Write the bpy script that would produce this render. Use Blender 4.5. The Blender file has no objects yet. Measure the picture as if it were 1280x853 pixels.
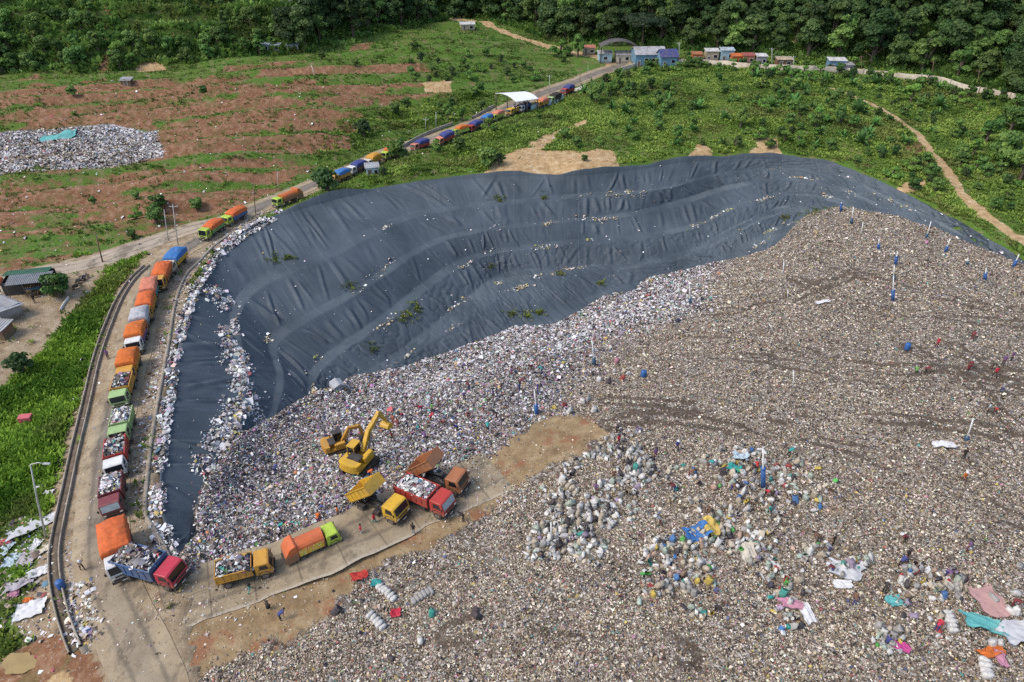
import bpy, bmesh, math, random
import numpy as np
from mathutils import Vector, Matrix
from mathutils.bvhtree import BVHTree

random.seed(7)
rng = np.random.default_rng(11)
SC = bpy.context.scene
COL = SC.collection
R = math.radians

# ------------------------------------------------------------------ camera
PITCH = R(35.2)
CAM_H = 55.0
FPX = 853.33
cp, sp = math.cos(PITCH), math.sin(PITCH)
CAM = np.array([0.0, 0.0, CAM_H])


def ray(px, py):
    a = (px - 640.0) / FPX
    b = (426.5 - py) / FPX
    return np.array([a, cp + b * sp, -sp + b * cp])


def U(px, py, z=0.0):
    """world point seen at photo pixel (px, py) at height z"""
    d = ray(px, py)
    t = (z - CAM_H) / d[2]
    return CAM + t * d


def UV2(pts, z=0.0):
    return np.array([U(p[0], p[1], p[2] if len(p) > 2 else z)[:2] for p in pts])


def to_px(P):
    P = np.atleast_2d(P) - CAM
    f = P[:, 1] * cp - P[:, 2] * sp
    u = P[:, 1] * sp + P[:, 2] * cp
    return np.stack([640 + FPX * P[:, 0] / f, 426.5 - FPX * u / f], 1)


cam = bpy.data.cameras.new("camera")
camo = bpy.data.objects.new("camera", cam)
COL.objects.link(camo)
camo.location = (0, 0, CAM_H)
camo.rotation_euler = (math.pi / 2 - PITCH, 0, 0)
cam.lens = 24.0
cam.sensor_width = 36.0
cam.clip_start = 0.5
cam.clip_end = 3000
SC.camera = camo

# ------------------------------------------------------------------ light
SUN_AZ = R(-62)      # sun stands to the left and a little behind the camera's right hand of north
SUN_EL = R(52)
world = bpy.data.worlds.new("World")
SC.world = world
world.use_nodes = True
nt = world.node_tree
bg = nt.nodes["Background"]
sky = nt.nodes.new("ShaderNodeTexSky")
sky.sky_type = 'NISHITA'
sky.sun_disc = False
sky.sun_elevation = SUN_EL
sky.sun_rotation = R(250)
sky.dust_density = 2.5
nt.links.new(sky.outputs[0], bg.inputs[0])
bg.inputs[1].default_value = 0.15
sl = bpy.data.lights.new("sun", 'SUN')
sl.energy = 1.25
sl.angle = R(18)
sl.color = (1.0, 0.95, 0.87)
so = bpy.data.objects.new("sun", sl)
COL.objects.link(so)
# sun_rotation 250 deg clockwise from +Y -> direction towards the sun
_az = R(250)
sd_ = Vector((math.sin(_az) * math.cos(SUN_EL), math.cos(_az) * math.cos(SUN_EL), math.sin(SUN_EL)))
so.rotation_euler = sd_.to_track_quat('Z', 'Y').to_euler()
SC.view_settings.view_transform = 'Standard'
SC.view_settings.look = 'None'
SC.view_settings.exposure = 0.74
SC.view_settings.gamma = 1.0
SC.cycles.max_bounces = 5
SC.cycles.diffuse_bounces = 3
SC.cycles.glossy_bounces = 2
SC.cycles.transmission_bounces = 2
SC.cycles.transparent_max_bounces = 4
SC.cycles.use_denoising = False
SC.cycles.denoiser = 'OPENIMAGEDENOISE'
SC.cycles.sample_clamp_indirect = 4


# ------------------------------------------------------------------ noise / geometry helpers
def _hash(ix, iy, seed):
    h = (ix.astype(np.int64) * 374761393 + iy.astype(np.int64) * 668265263 + seed * 1442695041) & 0x7fffffff
    h = ((h ^ (h >> 13)) * 1274126177) & 0x7fffffff
    h = h ^ (h >> 16)
    return (h & 0xffff) / 65535.0


def vnoise(x, y, seed=0):
    x = np.asarray(x, float); y = np.asarray(y, float)
    ix = np.floor(x); iy = np.floor(y)
    fx = x - ix; fy = y - iy
    fx = fx * fx * (3 - 2 * fx); fy = fy * fy * (3 - 2 * fy)
    a = _hash(ix, iy, seed); b = _hash(ix + 1, iy, seed)
    c = _hash(ix, iy + 1, seed); d = _hash(ix + 1, iy + 1, seed)
    return (a * (1 - fx) + b * fx) * (1 - fy) + (c * (1 - fx) + d * fx) * fy


def fbm(x, y, seed=0, octv=4, gain=0.5):
    s = 0; a = 1; t = 0
    for k in range(octv):
        s = s + a * vnoise(x * 2 ** k + 17.3 * k, y * 2 ** k - 9.1 * k, seed + k)
        t += a; a *= gain
    return s / t


def sstep(e0, e1, v):
    t = np.clip((v - e0) / (e1 - e0), 0, 1)
    return t * t * (3 - 2 * t)


def poly_sd(x, y, poly):
    """signed distance to a closed polygon, positive inside"""
    x = np.asarray(x, float).ravel(); y = np.asarray(y, float).ravel()
    out = np.full(x.shape, 1e9); inside = np.zeros(x.shape, bool)
    n = len(poly)
    for i in range(n):
        ax, ay = poly[i]; bx, by = poly[(i + 1) % n]
        ex, ey = bx - ax, by - ay
        L = ex * ex + ey * ey + 1e-12
        t = np.clip(((x - ax) * ex + (y - ay) * ey) / L, 0, 1)
        d = (x - ax - t * ex) ** 2 + (y - ay - t * ey) ** 2
        out = np.minimum(out, d)
        c = ((ay > y) != (by > y))
        with np.errstate(divide='ignore', invalid='ignore'):
            xi = ax + (y - ay) * ex / (ey if abs(ey) > 1e-12 else 1e-12)
        inside ^= c & (x < xi)
    out = np.sqrt(out)
    return np.where(inside, out, -out)


def line_dist(x, y, pl):
    """distance to an open polyline"""
    x = np.asarray(x, float).ravel(); y = np.asarray(y, float).ravel()
    out = np.full(x.shape, 1e18)
    for i in range(len(pl) - 1):
        ax, ay = pl[i][:2]; bx, by = pl[i + 1][:2]
        ex, ey = bx - ax, by - ay
        L = ex * ex + ey * ey + 1e-12
        t = np.clip(((x - ax) * ex + (y - ay) * ey) / L, 0, 1)
        out = np.minimum(out, (x - ax - t * ex) ** 2 + (y - ay - t * ey) ** 2)
    return np.sqrt(out)


def catmull(P, n):
    """Catmull-Rom through control points P (k, d) -> n samples evenly in parameter"""
    P = np.asarray(P, float)
    k = len(P)
    t = np.linspace(0, k - 1, n)
    i = np.clip(np.floor(t).astype(int), 0, k - 2)
    f = (t - i)[:, None]
    p0 = P[np.clip(i - 1, 0, k - 1)]; p1 = P[i]; p2 = P[i + 1]; p3 = P[np.clip(i + 2, 0, k - 1)]
    return 0.5 * ((2 * p1) + (-p0 + p2) * f + (2 * p0 - 5 * p1 + 4 * p2 - p3) * f ** 2 + (-p0 + 3 * p1 - 3 * p2 + p3) * f ** 3)


def resample(P, step):
    P = np.asarray(P, float)
    Q = catmull(P, len(P) * 24)
    s = np.concatenate([[0], np.cumsum(np.linalg.norm(np.diff(Q[:, :2], axis=0), axis=1))])
    n = max(2, int(s[-1] / step) + 1)
    t = np.linspace(0, s[-1], n)
    return np.stack([np.interp(t, s, Q[:, j]) for j in range(P.shape[1])], 1)


def tps_fit(P, z, lam=0.02):
    n = len(P)
    d = np.linalg.norm(P[:, None] - P[None], axis=2)
    K = np.where(d > 0, d, 0)          # linear kernel: no overshoot
    A = np.zeros((n + 1, n + 1))
    A[:n, :n] = -K + np.eye(n) * lam
    A[:n, n] = 1; A[n, :n] = 1
    b = np.concatenate([z, [0]])
    w = np.linalg.solve(A, b)
    return P, w


def tps_eval(m, x, y):
    P, w = m
    x = np.asarray(x, float); sh = x.shape
    x = x.ravel(); y = np.asarray(y, float).ravel()
    out = np.full(x.shape, w[-1])
    for i in range(len(P)):
        out -= w[i] * np.sqrt((x - P[i, 0]) ** 2 + (y - P[i, 1]) ** 2 + 1.0)
    return out.reshape(sh)


# ------------------------------------------------------------------ mesh helpers
def mesh_np(name, V, F, mat=None, smooth=False, cols=None, cname="Col", domain='POINT'):
    """V (n,3), F (m,3|4) int arrays"""
    me = bpy.data.meshes.new(name)
    V = np.ascontiguousarray(V, np.float32); F = np.ascontiguousarray(F, np.int32)
    m, k = F.shape
    me.vertices.add(len(V)); me.vertices.foreach_set("co", V.ravel())
    me.loops.add(m * k); me.loops.foreach_set("vertex_index", F.ravel())
    me.polygons.add(m)
    me.polygons.foreach_set("loop_start", np.arange(0, m * k, k, dtype=np.int32))
    me.polygons.foreach_set("loop_total", np.full(m, k, np.int32))
    if smooth:
        me.polygons.foreach_set("use_smooth", np.ones(m, bool))
    me.update(calc_edges=True)
    if cols is not None:
        c = np.ones((len(cols), 4), np.float32); c[:, :cols.shape[1]] = cols
        at = me.attributes.new(cname, 'FLOAT_COLOR', domain)
        at.data.foreach_set("color", c.ravel())
    if mat: me.materials.append(mat)
    return me


def link(name, me, parent=None, loc=None, **props):
    o = bpy.data.objects.new(name, me)
    COL.objects.link(o)
    if loc is not None: o.location = loc
    if parent is not None: o.parent = parent
    for k, v in props.items():
        if v: o[k] = v
    return o


def grid_faces(nu, nv):
    """faces of a (nu, nv) vertex grid, index = i*nv + j"""
    i, j = np.meshgrid(np.arange(nu - 1), np.arange(nv - 1), indexing='ij')
    a = (i * nv + j).ravel()
    return np.stack([a, a + nv, a + nv + 1, a + 1], 1)


# ------------------------------------------------------------------ materials
def nodes(name):
    m = bpy.data.materials.new(name)
    m.use_nodes = True
    n = m.node_tree.nodes
    b = n["Principled BSDF"]
    return m, m.node_tree, n, b


def nd(t, typ, **inp):
    n = t.nodes.new(typ)
    for k, v in inp.items():
        if k.startswith('_'):
            setattr(n, k[1:], v)
        else:
            n.inputs[k].default_value = v
    return n


def mixc(t, fac, a, b, mode='MIX'):
    n = t.nodes.new("ShaderNodeMix"); n.data_type = 'RGBA'; n.blend_type = mode
    for s, v in ((0, fac), (6, a), (7, b)):
        if hasattr(v, 'links') or isinstance(v, bpy.types.NodeSocket):
            t.links.new(v, n.inputs[s])
        else:
            n.inputs[s].default_value = v if s == 0 else (*v, 1)
    return n.outputs[2]


def mathn(t, op, a, b=None, clamp=False):
    n = t.nodes.new("ShaderNodeMath"); n.operation = op; n.use_clamp = clamp
    for s, v in ((0, a), (1, b)):
        if v is None: continue
        if isinstance(v, bpy.types.NodeSocket): t.links.new(v, n.inputs[s])
        else: n.inputs[s].default_value = v
    return n.outputs[0]


def maprange(t, v, a, b, c=0., d=1., smooth=True):
    n = t.nodes.new("ShaderNodeMapRange")
    if smooth: n.interpolation_type = 'SMOOTHSTEP'
    t.links.new(v, n.inputs[0])
    for k, x in zip((1, 2, 3, 4), (a, b, c, d)): n.inputs[k].default_value = x
    return n.outputs[0]


def coords(t):
    return t.nodes.new("ShaderNodeTexCoord").outputs['Object']


def noise(t, vec, scale, detail=4, rough=0.55):
    n = nd(t, "ShaderNodeTexNoise", Scale=scale, Detail=detail, Roughness=rough)
    t.links.new(vec, n.inputs['Vector'])
    return n.outputs[0]


def ramp(t, v, stops, const=False):
    n = t.nodes.new("ShaderNodeValToRGB")
    cr = n.color_ramp
    if const: cr.interpolation = 'CONSTANT'
    while len(cr.elements) < len(stops): cr.elements.new(0.5)
    for e, (p, c) in zip(cr.elements, stops):
        e.position = p; e.color = (*c, 1)
    t.links.new(v, n.inputs[0])
    return n.outputs[0]


def bump(t, b, h, strength=0.5, dist=0.1):
    n = nd(t, "ShaderNodeBump", Strength=strength, Distance=dist)
    t.links.new(h, n.inputs['Height'])
    t.links.new(n.outputs[0], b.inputs['Normal'])


_simple = {}


def paint(name, col, rough=0.55, var=0.25, scale=3.0, metal=0.0, dirt=0.0, spec=0.4):
    """painted / dusty surface with uneven tone and some road dust"""
    key = name
    if key in _simple: return _simple[key]
    m, t, n, b = nodes(name)
    v = coords(t)
    nz = noise(t, v, scale, 5, 0.6)
    lo = tuple(c * (1 - var) for c in col); hi = tuple(min(1, c * (1 + var)) for c in col)
    c = ramp(t, nz, [(0.3, lo), (0.7, hi)])
    if dirt > 0:
        d = noise(t, v, max(scale * 0.45, .5), 6, 0.7)
        f = maprange(t, d, 0.36, 0.68, dirt * .2, dirt)
        c = mixc(t, f, c, (0.16, 0.12, 0.08))
    t.links.new(c, b.inputs['Base Color'])
    b.inputs['Roughness'].default_value = rough
    b.inputs['Metallic'].default_value = metal
    b.inputs['Specular IOR Level'].default_value = spec
    _simple[key] = m
    return m


def attr_mat(name, rough=0.8, spec=0.2, translucent=0.0, randv=0.0, mul=(1, 1, 1)):
    """surface whose own colour is kept per face in the mesh"""
    m, t, n, b = nodes(name)
    a = t.nodes.new("ShaderNodeVertexColor"); a.layer_name = "Col"
    c = a.outputs[0]
    if randv:
        oi = t.nodes.new("ShaderNodeObjectInfo")
        hs = t.nodes.new("ShaderNodeHueSaturation")
        t.links.new(c, hs.inputs['Color'])
        t.links.new(maprange(t, oi.outputs['Random'], 0, 1, 1 - randv, 1 + randv, False), hs.inputs['Value'])
        r2 = mathn(t, 'FRACT', mathn(t, 'MULTIPLY', oi.outputs['Random'], 17.31))
        t.links.new(maprange(t, r2, 0, 1, 0.5 - 0.012 * (randv > .15), 0.5 + 0.02, False), hs.inputs['Hue'])
        c = hs.outputs[0]
    t.links.new(c, b.inputs['Base Color'])
    b.inputs['Roughness'].default_value = rough
    b.inputs['Specular IOR Level'].default_value = spec
    if translucent:
        tr = t.nodes.new("ShaderNodeBsdfTranslucent")
        t.links.new(c, tr.inputs[0])
        mx = t.nodes.new("ShaderNodeMixShader"); mx.inputs[0].default_value = translucent
        t.links.new(b.outputs[0], mx.inputs[1]); t.links.new(tr.outputs[0], mx.inputs[2])
        t.links.new(mx.outputs[0], n["Material Output"].inputs[0])
    return m


# ------------------------------------------------------------------ plan of the place (traced outlines, metres)
ROAD_PX = [(205, 900), (190, 853), (160, 790), (137, 740), (127, 690), (126, 640), (133, 560), (147, 500), (162, 450), (176, 390), (190, 350), (215, 320), (255, 297), (285, 277),
           (320, 260), (358, 244), (395, 229), (440, 210), (480, 191), (530, 174), (570, 163), (600, 149), (635, 135), (680, 118), (720, 103), (745, 94), (775, 83), (790, 76)]
SIDE_PX = [(-60, 395), (0, 358), (45, 342), (100, 330), (150, 315), (200, 298), (245, 284), (285, 277)]
CAMP_PX = [(95, 335), (70, 360), (50, 395), (20, 430), (-30, 470), (-90, 520)]
SLAB_PX = [(205, 760), (245, 742), (300, 724), (370, 701), (440, 671), (500, 641), (560, 616), (622, 588)]
TRAIL_PX = [(1040, 118), (1070, 130), (1105, 145), (1140, 165), (1170, 195), (1200, 240), (1235, 275), (1300, 315), (1400, 370)]
BACK_PX = [(560, 38), (600, 40), (640, 52), (680, 62), (715, 68), (745, 72), (770, 80)]
ROAD = UV2(ROAD_PX); SIDE = UV2(SIDE_PX, -0.3); CAMPR = UV2(CAMP_PX, -0.6); SLAB = UV2(SLAB_PX); TRAIL = UV2(TRAIL_PX, 0.5); BACK = UV2(BACK_PX, 1.0)
ROADS = resample(ROAD, 1.0); SIDES = resample(SIDE, 1.0); CAMPS = resample(CAMPR, 1.0); SLABS = resample(SLAB, 1.0); TRAILS = resample(TRAIL, 1.0); BACKS = resample(BACK, 1.5)

FOOT_PX = [(-300, 140), (-60, 124), (0, 114), (70, 110), (140, 109), (220, 99), (300, 90), (420, 82), (470, 64), (520, 50), (590, 36), (640, 44), (690, 58), (740, 62), (800, 62), (860, 70), (960, 78),
           (1040, 83), (1150, 95), (1220, 110), (1300, 128), (1420, 155), (1600, 200)]
FOOT = UV2(FOOT_PX, 1.0)
HILLP = np.vstack([FOOT, [[600, 150], [700, 600], [-700, 600], [-600, 200]]])

GC = [(px, py, 0) for px, py in ROAD_PX[::2]] + [(px, py, -0.3) for px, py in SIDE_PX[::2]] + [(px, py, -0.6) for px, py in CAMP_PX] + [
    (0, 480, -1.6), (60, 460, -1.6), (110, 380, -1.3), (20, 560, -1.8), (60, 600, -1.5), (20, 700, -1.5), (20, 800, -1.0), (-120, 600, -2), (-120, 900, -1.5), (150, 330, -1.0), (200, 310, -.6),
    (100, 300, -1.2), (250, 265, -.8), (20, 300, -.8), (50, 250, 0.2), (200, 240, 0.2), (330, 235, -1.0), (380, 215, -1.2), (430, 190, -1.6), (500, 160, -1.8), (560, 140, -1.6), (300, 200, 1.2), (60, 215, 1.0),
    (400, 165, 1.2), (200, 160, 2.2), (30, 150, 2.4), (400, 128, 2.6), (550, 125, 0.4), (620, 105, 0.8), (200, 115, 3.2), (30, 125, 3.2), (420, 95, 3.4), (600, 80, 2.0), (680, 85, 1.2), (540, 60, 4.2), (-200, 200, 1.5),
    (-200, 300, 0), (450, 220, 0), (560, 200, .3), (640, 195, 1.4), (640, 165, .8), (700, 160, 1.6), (720, 200, 2.4), (760, 170, 2.0), (760, 120, 1.2), (800, 190, 1.6), (850, 150, 2.8), (880, 185, 1.8), (900, 120, 3.4),
    (900, 95, 3.0), (800, 95, 2.0), (980, 150, 3.2), (1000, 110, 3.0), (960, 185, 1.6), (1060, 175, 2.0), (1040, 120, 2.6), (1090, 145, 2.0), (1150, 170, 1.2), (1120, 205, 1.0), (1190, 235, 0.8), (1260, 270, 0.4),
    (1130, 120, 1.0), (1220, 160, -1.5), (1260, 220, -1.5), (1280, 140, 0), (1340, 250, -1), (1340, 330, 0), (1500, 300, 0), (800, 70, 2.0), (950, 82, 2.6), (1150, 100, 1.2), (1290, 132, 0.6), (700, 66, 1.5),
    (300, 330, 0), (250, 420, 0), (220, 520, 0), (212, 640, 0), (225, 700, 0), (350, 265, 0), (450, 238, 0), (600, 220, .1), (700, 217, .3), (800, 207, 0.2), (900, 197, 0.2), (1000, 197, .2), (1080, 215, .1), (1170, 258, 0), (1240, 300, 0)]
_gp = np.array([U(a, b, c) for a, b, c in GC])
GT = tps_fit(_gp[:, :2], _gp[:, 2])


def berms(x, y, amp):
    # old terraces of the reclaimed field, running slightly oblique to x
    t = (y - 0.30 * x + 5 * fbm(x / 40, y / 40, 5, 2)) / 9.0
    f = t - np.floor(t)
    return amp * (sstep(0, .35, f) - sstep(.55, 1.0, f))


def zg(x, y):
    """height of the natural ground"""
    x = np.asarray(x, float); y = np.asarray(y, float); sh = x.shape
    x = x.ravel(); y = y.ravel()
    z = tps_eval(GT, x, y)
    dr = np.minimum(np.minimum(line_dist(x, y, ROAD), line_dist(x, y, SIDE)), line_dist(x, y, CAMPR))
    free = sstep(3.5, 10, dr)
    z = z + free * (1.6 * (fbm(x / 14, y / 14, 1, 3) - .5) + 0.5 * (fbm(x / 4, y / 4, 2, 3) - .5))
    left = sstep(10, -25, x) * sstep(95, 125, y)
    z = z + free * left * berms(x, y, 1.5)
    sd = poly_sd(x, y, HILLP)
    d = np.clip(sd, 0, None)
    hill = (0.30 + 0.14 * sstep(-40, -90, x)) * d * sstep(-2, 14, d) + sstep(4, 30, d) * (7 * (fbm(x / 38, y / 38, 21, 3) - .5))
    hill = np.minimum(hill, 62 + 6 * fbm(x / 60, y / 60, 3, 2))
    z = z + hill
    return z.reshape(sh)


# ------------------------------------------------------------------ pit liner stations: (rim, toe1, toe2, toe3, toe4, toe5) in photo pixels + heights
ST = [
    [(224, 696, 0), (232, 694, -.7), (240, 692, -1.2), (248, 691, -1.8), (256, 690, -2.4), (264, 690, -3)],
    [(205, 625, 0), (246, 632, -2), (262, 640, -3), (280, 645, -4), (295, 650, -5), (310, 655, -5.6)],
    [(210, 550, 0), (280, 565, -3), (300, 580, -5), (320, 590, -7), (340, 600, -8.5), (355, 610, -9.5)],
    [(216, 490, 0), (296, 500, -3.5), (335, 520, -6.5), (365, 535, -9), (390, 550, -11), (405, 565, -12.5)],
    [(230, 420, 0), (290, 440, -3.5), (345, 470, -7), (385, 500, -10), (415, 520, -12), (440, 540, -13.5)],
    [(258, 345, 0), (290, 385, -3.3), (335, 425, -7), (385, 470, -10), (420, 500, -12.5), (450, 520, -14)],
    [(300, 295, 0), (325, 345, -3), (365, 402, -6.5), (410, 440, -10), (450, 470, -12.5), (490, 490, -14)],
    [(370, 262, 0), (405, 314, -3), (440, 362, -6.3), (470, 400, -9.5), (510, 430, -12.3), (545, 455, -14)],
    [(470, 236, 0), (500, 270, -3), (530, 305, -6), (555, 335, -9), (580, 375, -12), (620, 425, -14)],
    [(560, 224, 0), (575, 256, -3), (595, 287, -6), (605, 315, -9), (620, 345, -12), (660, 400, -14)],
    [(640, 220, 0.1), (640, 250, -3), (640, 281, -6), (645, 309, -9), (655, 338, -12), (700, 385, -14)],
    [(720, 219, 0.2), (720, 243, -3), (720, 273, -6), (720, 300, -9), (720, 333, -12), (750, 365, -13.5)],
    [(790, 212, 0.2), (790, 239, -3), (790, 265, -6), (795, 294, -8.8), (800, 327, -11.5), (830, 345, -13)],
    [(850, 203, 0.2), (840, 232, -2.8), (850, 250, -5.5), (860, 282, -8), (870, 308, -10.5), (890, 325, -11.5)],
    [(910, 199, 0.1), (900, 216, -2), (910, 232, -4), (920, 255, -6), (920, 282, -8), (930, 305, -9.5)],
    [(980, 199, 0.1), (980, 210, -1.5), (985, 222, -2.5), (985, 240, -4.5), (980, 258, -6), (970, 285, -7.5)],
    [(1045, 206, 0.1), (1050, 220, -1.5), (1045, 232, -2.5), (1035, 245, -4), (1025, 262, -5), (1015, 278, -6.5)],
    [(1110, 233, 0), (1110, 247, -1.5), (1105, 258, -2.5), (1095, 268, -3.5), (1085, 282, -4.5), (1075, 295, -6)],
    [(1180, 268, 0), (1180, 280, -1.5), (1175, 290, -2.2), (1170, 300, -3), (1160, 312, -4), (1150, 325, -5)],
    [(1240, 304, 0), (1240, 315, -1.2), (1235, 322, -2), (1230, 330, -2.7), (1220, 340, -3.5), (1210, 352, -4.5)],
    [(1310, 346, 0), (1308, 357, -1), (1302, 364, -1.5), (1296, 370, -2), (1288, 378, -3), (1278, 388, -4)],
    [(1400, 395, 0), (1398, 405, -1), (1393, 412, -1.5), (1387, 418, -2), (1380, 426, -3), (1370, 436, -4)],
]
_k = [1, 1, 1, 1, 1, 1.02, 1.05] + [1.08] * 9 + [1.04, 1, 1, 1, 1, 1]
S = np.array([[U(p[0], p[1], p[2] * _k[i]) for p in st] for i, st in enumerate(ST)])            # (22, 6, 3)
NU, _n = 1500, len(ST)
rows = []                                                   # profile rows, each (ns, 3)
out = S[:, 0] - S[:, 1]; out[:, 2] = 0
out /= np.linalg.norm(out, axis=1)[:, None]
apron = S[:, 0] + out * 0.5
apron[:, 2] = 0.0
rim_o = S[:, 0] + out * 0.2
rows = [apron, rim_o]
fr = [0.27, 0.27, 0.3, 0.42, 0.62]
for k in range(5):
    toe = S[:, k + 1]
    rows.append(toe)
    if k < 4:
        nx = S[:, k + 2]
        e = toe + (nx - toe) * fr[k]
        e[:, 2] = toe[:, 2] - 0.22
        rows.append(e)
last = S[:, 5] + (S[:, 5] - S[:, 4]) * 1.6
last[:, 2] = S[:, 5][:, 2] - 0.6
rows.append(last)
rows = np.stack(rows, 1)                                    # (ns, nr, 3)
LN = np.stack([catmull(rows[:, k], NU) for k in range(rows.shape[1])], 1)   # (NU, nr, 3)
# arclength based number of rows per span
seg = [4, 30, 9, 30, 9, 28, 9, 26, 12, 22, 6]
prof = []
span_id = []
for k in range(LN.shape[1] - 1):
    for q in range(seg[k]):
        f = q / seg[k]
        prof.append(LN[:, k] * (1 - f) + LN[:, k + 1] * f); span_id.append((k, f))
prof.append(LN[:, -1]); span_id.append((LN.shape[1] - 2, 1.0))
LP = np.stack(prof, 1)                                       # (NU, NV, 3)
NV = LP.shape[1]
for _ in range(1):                                           # round the edges
    q = LP.copy()
    q[:, 1:-1] = 0.25 * LP[:, :-2] + 0.5 * LP[:, 1:-1] + 0.25 * LP[:, 2:]
    LP = q
# fold lines: drawn by length along the rim
mid = LP[:, NV // 3]
su = np.concatenate([[0], np.cumsum(np.linalg.norm(np.diff(mid[:, :2], axis=0), axis=1))])
sv = np.concatenate([[0], np.cumsum(np.linalg.norm(np.diff(LP[NU // 2], axis=0), axis=1))])
UU, VV = np.meshgrid(su, sv, indexing='ij')
disp = np.zeros((NU, NV))
vid = np.arange(NV)
bounds = np.cumsum([0] + seg)
for k in range(len(seg)):
    slope = k in (1, 3, 5, 7, 9)
    sel = (vid >= bounds[k]) & (vid <= bounds[k + 1])
    f = np.clip((vid - bounds[k]) / seg[k], 0, 1)
    fade = sel * (np.sin(np.pi * f) ** 0.5)
    if slope:
        u = 2.0
        while u < su[-1]:
            lean = rng.normal(0.4, 0.8); amp = rng.uniform(0.12, 0.40) * rng.choice([.35, .7, 1, 1.2]); w = rng.uniform(0.25, 0.6)
            curve = rng.normal(0, 0.8)
            top = rng.uniform(0, .35); bot = rng.uniform(.7, 1.05)
            c = u + lean * (f - .5) * 2.0 + curve * f * f
            en = fade * sstep(top - .15, top + .15, f) * (1 - sstep(bot - .1, bot + .1, f))
            lo = np.searchsorted(su, u - 6); hi = np.searchsorted(su, u + 6)
            d = (UU[lo:hi] - c[None]) / w
            prof_f = np.exp(-d * d) - 0.55 * np.exp(-((d - 1.5) ** 2)) - .15 * np.exp(-((d + 1.6) ** 2))
            disp[lo:hi] += amp * prof_f * en[None]
            u += rng.choice([rng.uniform(0.7, 1.8), rng.uniform(2.2, 6.5)])
    wr = fbm(UU * 1.6, VV * .35, 40 + k, 3) - .5
    disp += sel[None] * wr * (0.13 if slope else 0.07)
disp += 0.35 * (fbm(UU / 5, VV / 5, 61, 3) - .5) * sstep(0, .1, np.minimum(vid, 40) / 40.)[None]
# crumpled, flatter floor pieces at the far right end
rgt = sstep(su[-1] * .58, su[-1] * .72, UU)
disp += rgt * .35 * (fbm(UU / 1.3 + VV / 2.2, VV / .9, 71, 3) - .5)
disp[:, :4] *= 0.2
ridg = np.abs(fbm(UU / 2.4 + .3 * VV, VV / 2.0 - .2 * UU, 91, 3) - .5)
disp -= (vid > bounds[7])[None] * 0.5 * np.clip(.09 - ridg, 0, 1) / .09 * .35
dv = np.gradient(LP, axis=1); du = np.gradient(LP, axis=0)
nrm = np.cross(du, dv); nrm /= np.linalg.norm(nrm, axis=2)[..., None] + 1e-9
nrm *= np.sign(nrm[..., 2:3] + 1e-9)
LPd = LP + nrm * disp[..., None]
LPd[:, :3, 2] = zg(LPd[:, :3, 0], LPd[:, :3, 1]) + np.array([-0.25, 0.03, 0.05])[None]
LPd[:, 3, 2] = np.maximum(LPd[:, 3, 2], zg(LPd[:, 3, 0], LPd[:, 3, 1]) + .05)
LPd[:, 4, 2] = np.maximum(LPd[:, 4, 2], zg(LPd[:, 4, 0], LPd[:, 4, 1]) + .03)
LV = LPd.reshape(-1, 3); LF = grid_faces(NU, NV)

# liner material ------------------------------------------------------------
m, t, n, b = nodes("liner_sheet")
v = coords(t)
n1 = noise(t, v, 0.12, 4); n2 = noise(t, v, 1.6, 5, .65)
c = ramp(t, n1, [(0.35, (0.043, 0.058, 0.072)), (0.65, (0.072, 0.093, 0.111))])
dust = t.nodes.new("ShaderNodeVertexColor"); dust.layer_name = "Col"
sepl = t.nodes.new("ShaderNodeSeparateColor"); t.links.new(dust.outputs[0], sepl.inputs[0])
c = mixc(t, mathn(t, 'MULTIPLY', sepl.outputs[1], .45), c, (.10, .12, .14))
df = maprange(t, mathn(t, 'ADD', mathn(t, 'MULTIPLY', sepl.outputs[0], 0.9), mathn(t, 'MULTIPLY', n2, 0.45)), 0.30, 1.05, 0, 0.7)
c = mixc(t, df, c, (0.15, 0.175, 0.185))
t.links.new(c, b.inputs['Base Color'])
t.links.new(maprange(t, n2, 0.3, 0.7, 0.6, 0.78), b.inputs['Roughness'])
b.inputs['Specular IOR Level'].default_value = 0.35
bump(t, b, noise(t, v, 2.0, 5, .6), 0.22, 0.10)
M_LINER = m
dustv = np.zeros((NU, NV))
for k in (2, 4, 6, 8, 10):
    d = np.maximum(0, np.maximum(bounds[k] - vid, vid - bounds[k + 1]))
    dustv += np.exp(-(d / 1.2) ** 2)[None] * .38 * sstep(.3, .75, fbm(UU / 5, VV / 2, 55 + k, 3))
dustv += rgt * .20
seam = np.zeros((NU, NV)); seam[np.searchsorted(su, np.arange(3, su[-1] - 2, 7.0))] = 1
lme = mesh_np("pit_liner", LV, LF, M_LINER, True, np.stack([dustv.ravel(), seam.ravel(), dustv.ravel()], 1))
liner = link("pit_liner", lme, label="black plastic liner sheet draped in terraces over the pit slopes", category="liner sheet")
LB = BVHTree.FromPolygons(LV.tolist(), LF.tolist())


def cast(bvh, px, py):
    d = Vector(ray(px, py)).normalized()
    h = bvh.ray_cast(Vector(CAM), d)
    return h[0]


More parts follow.
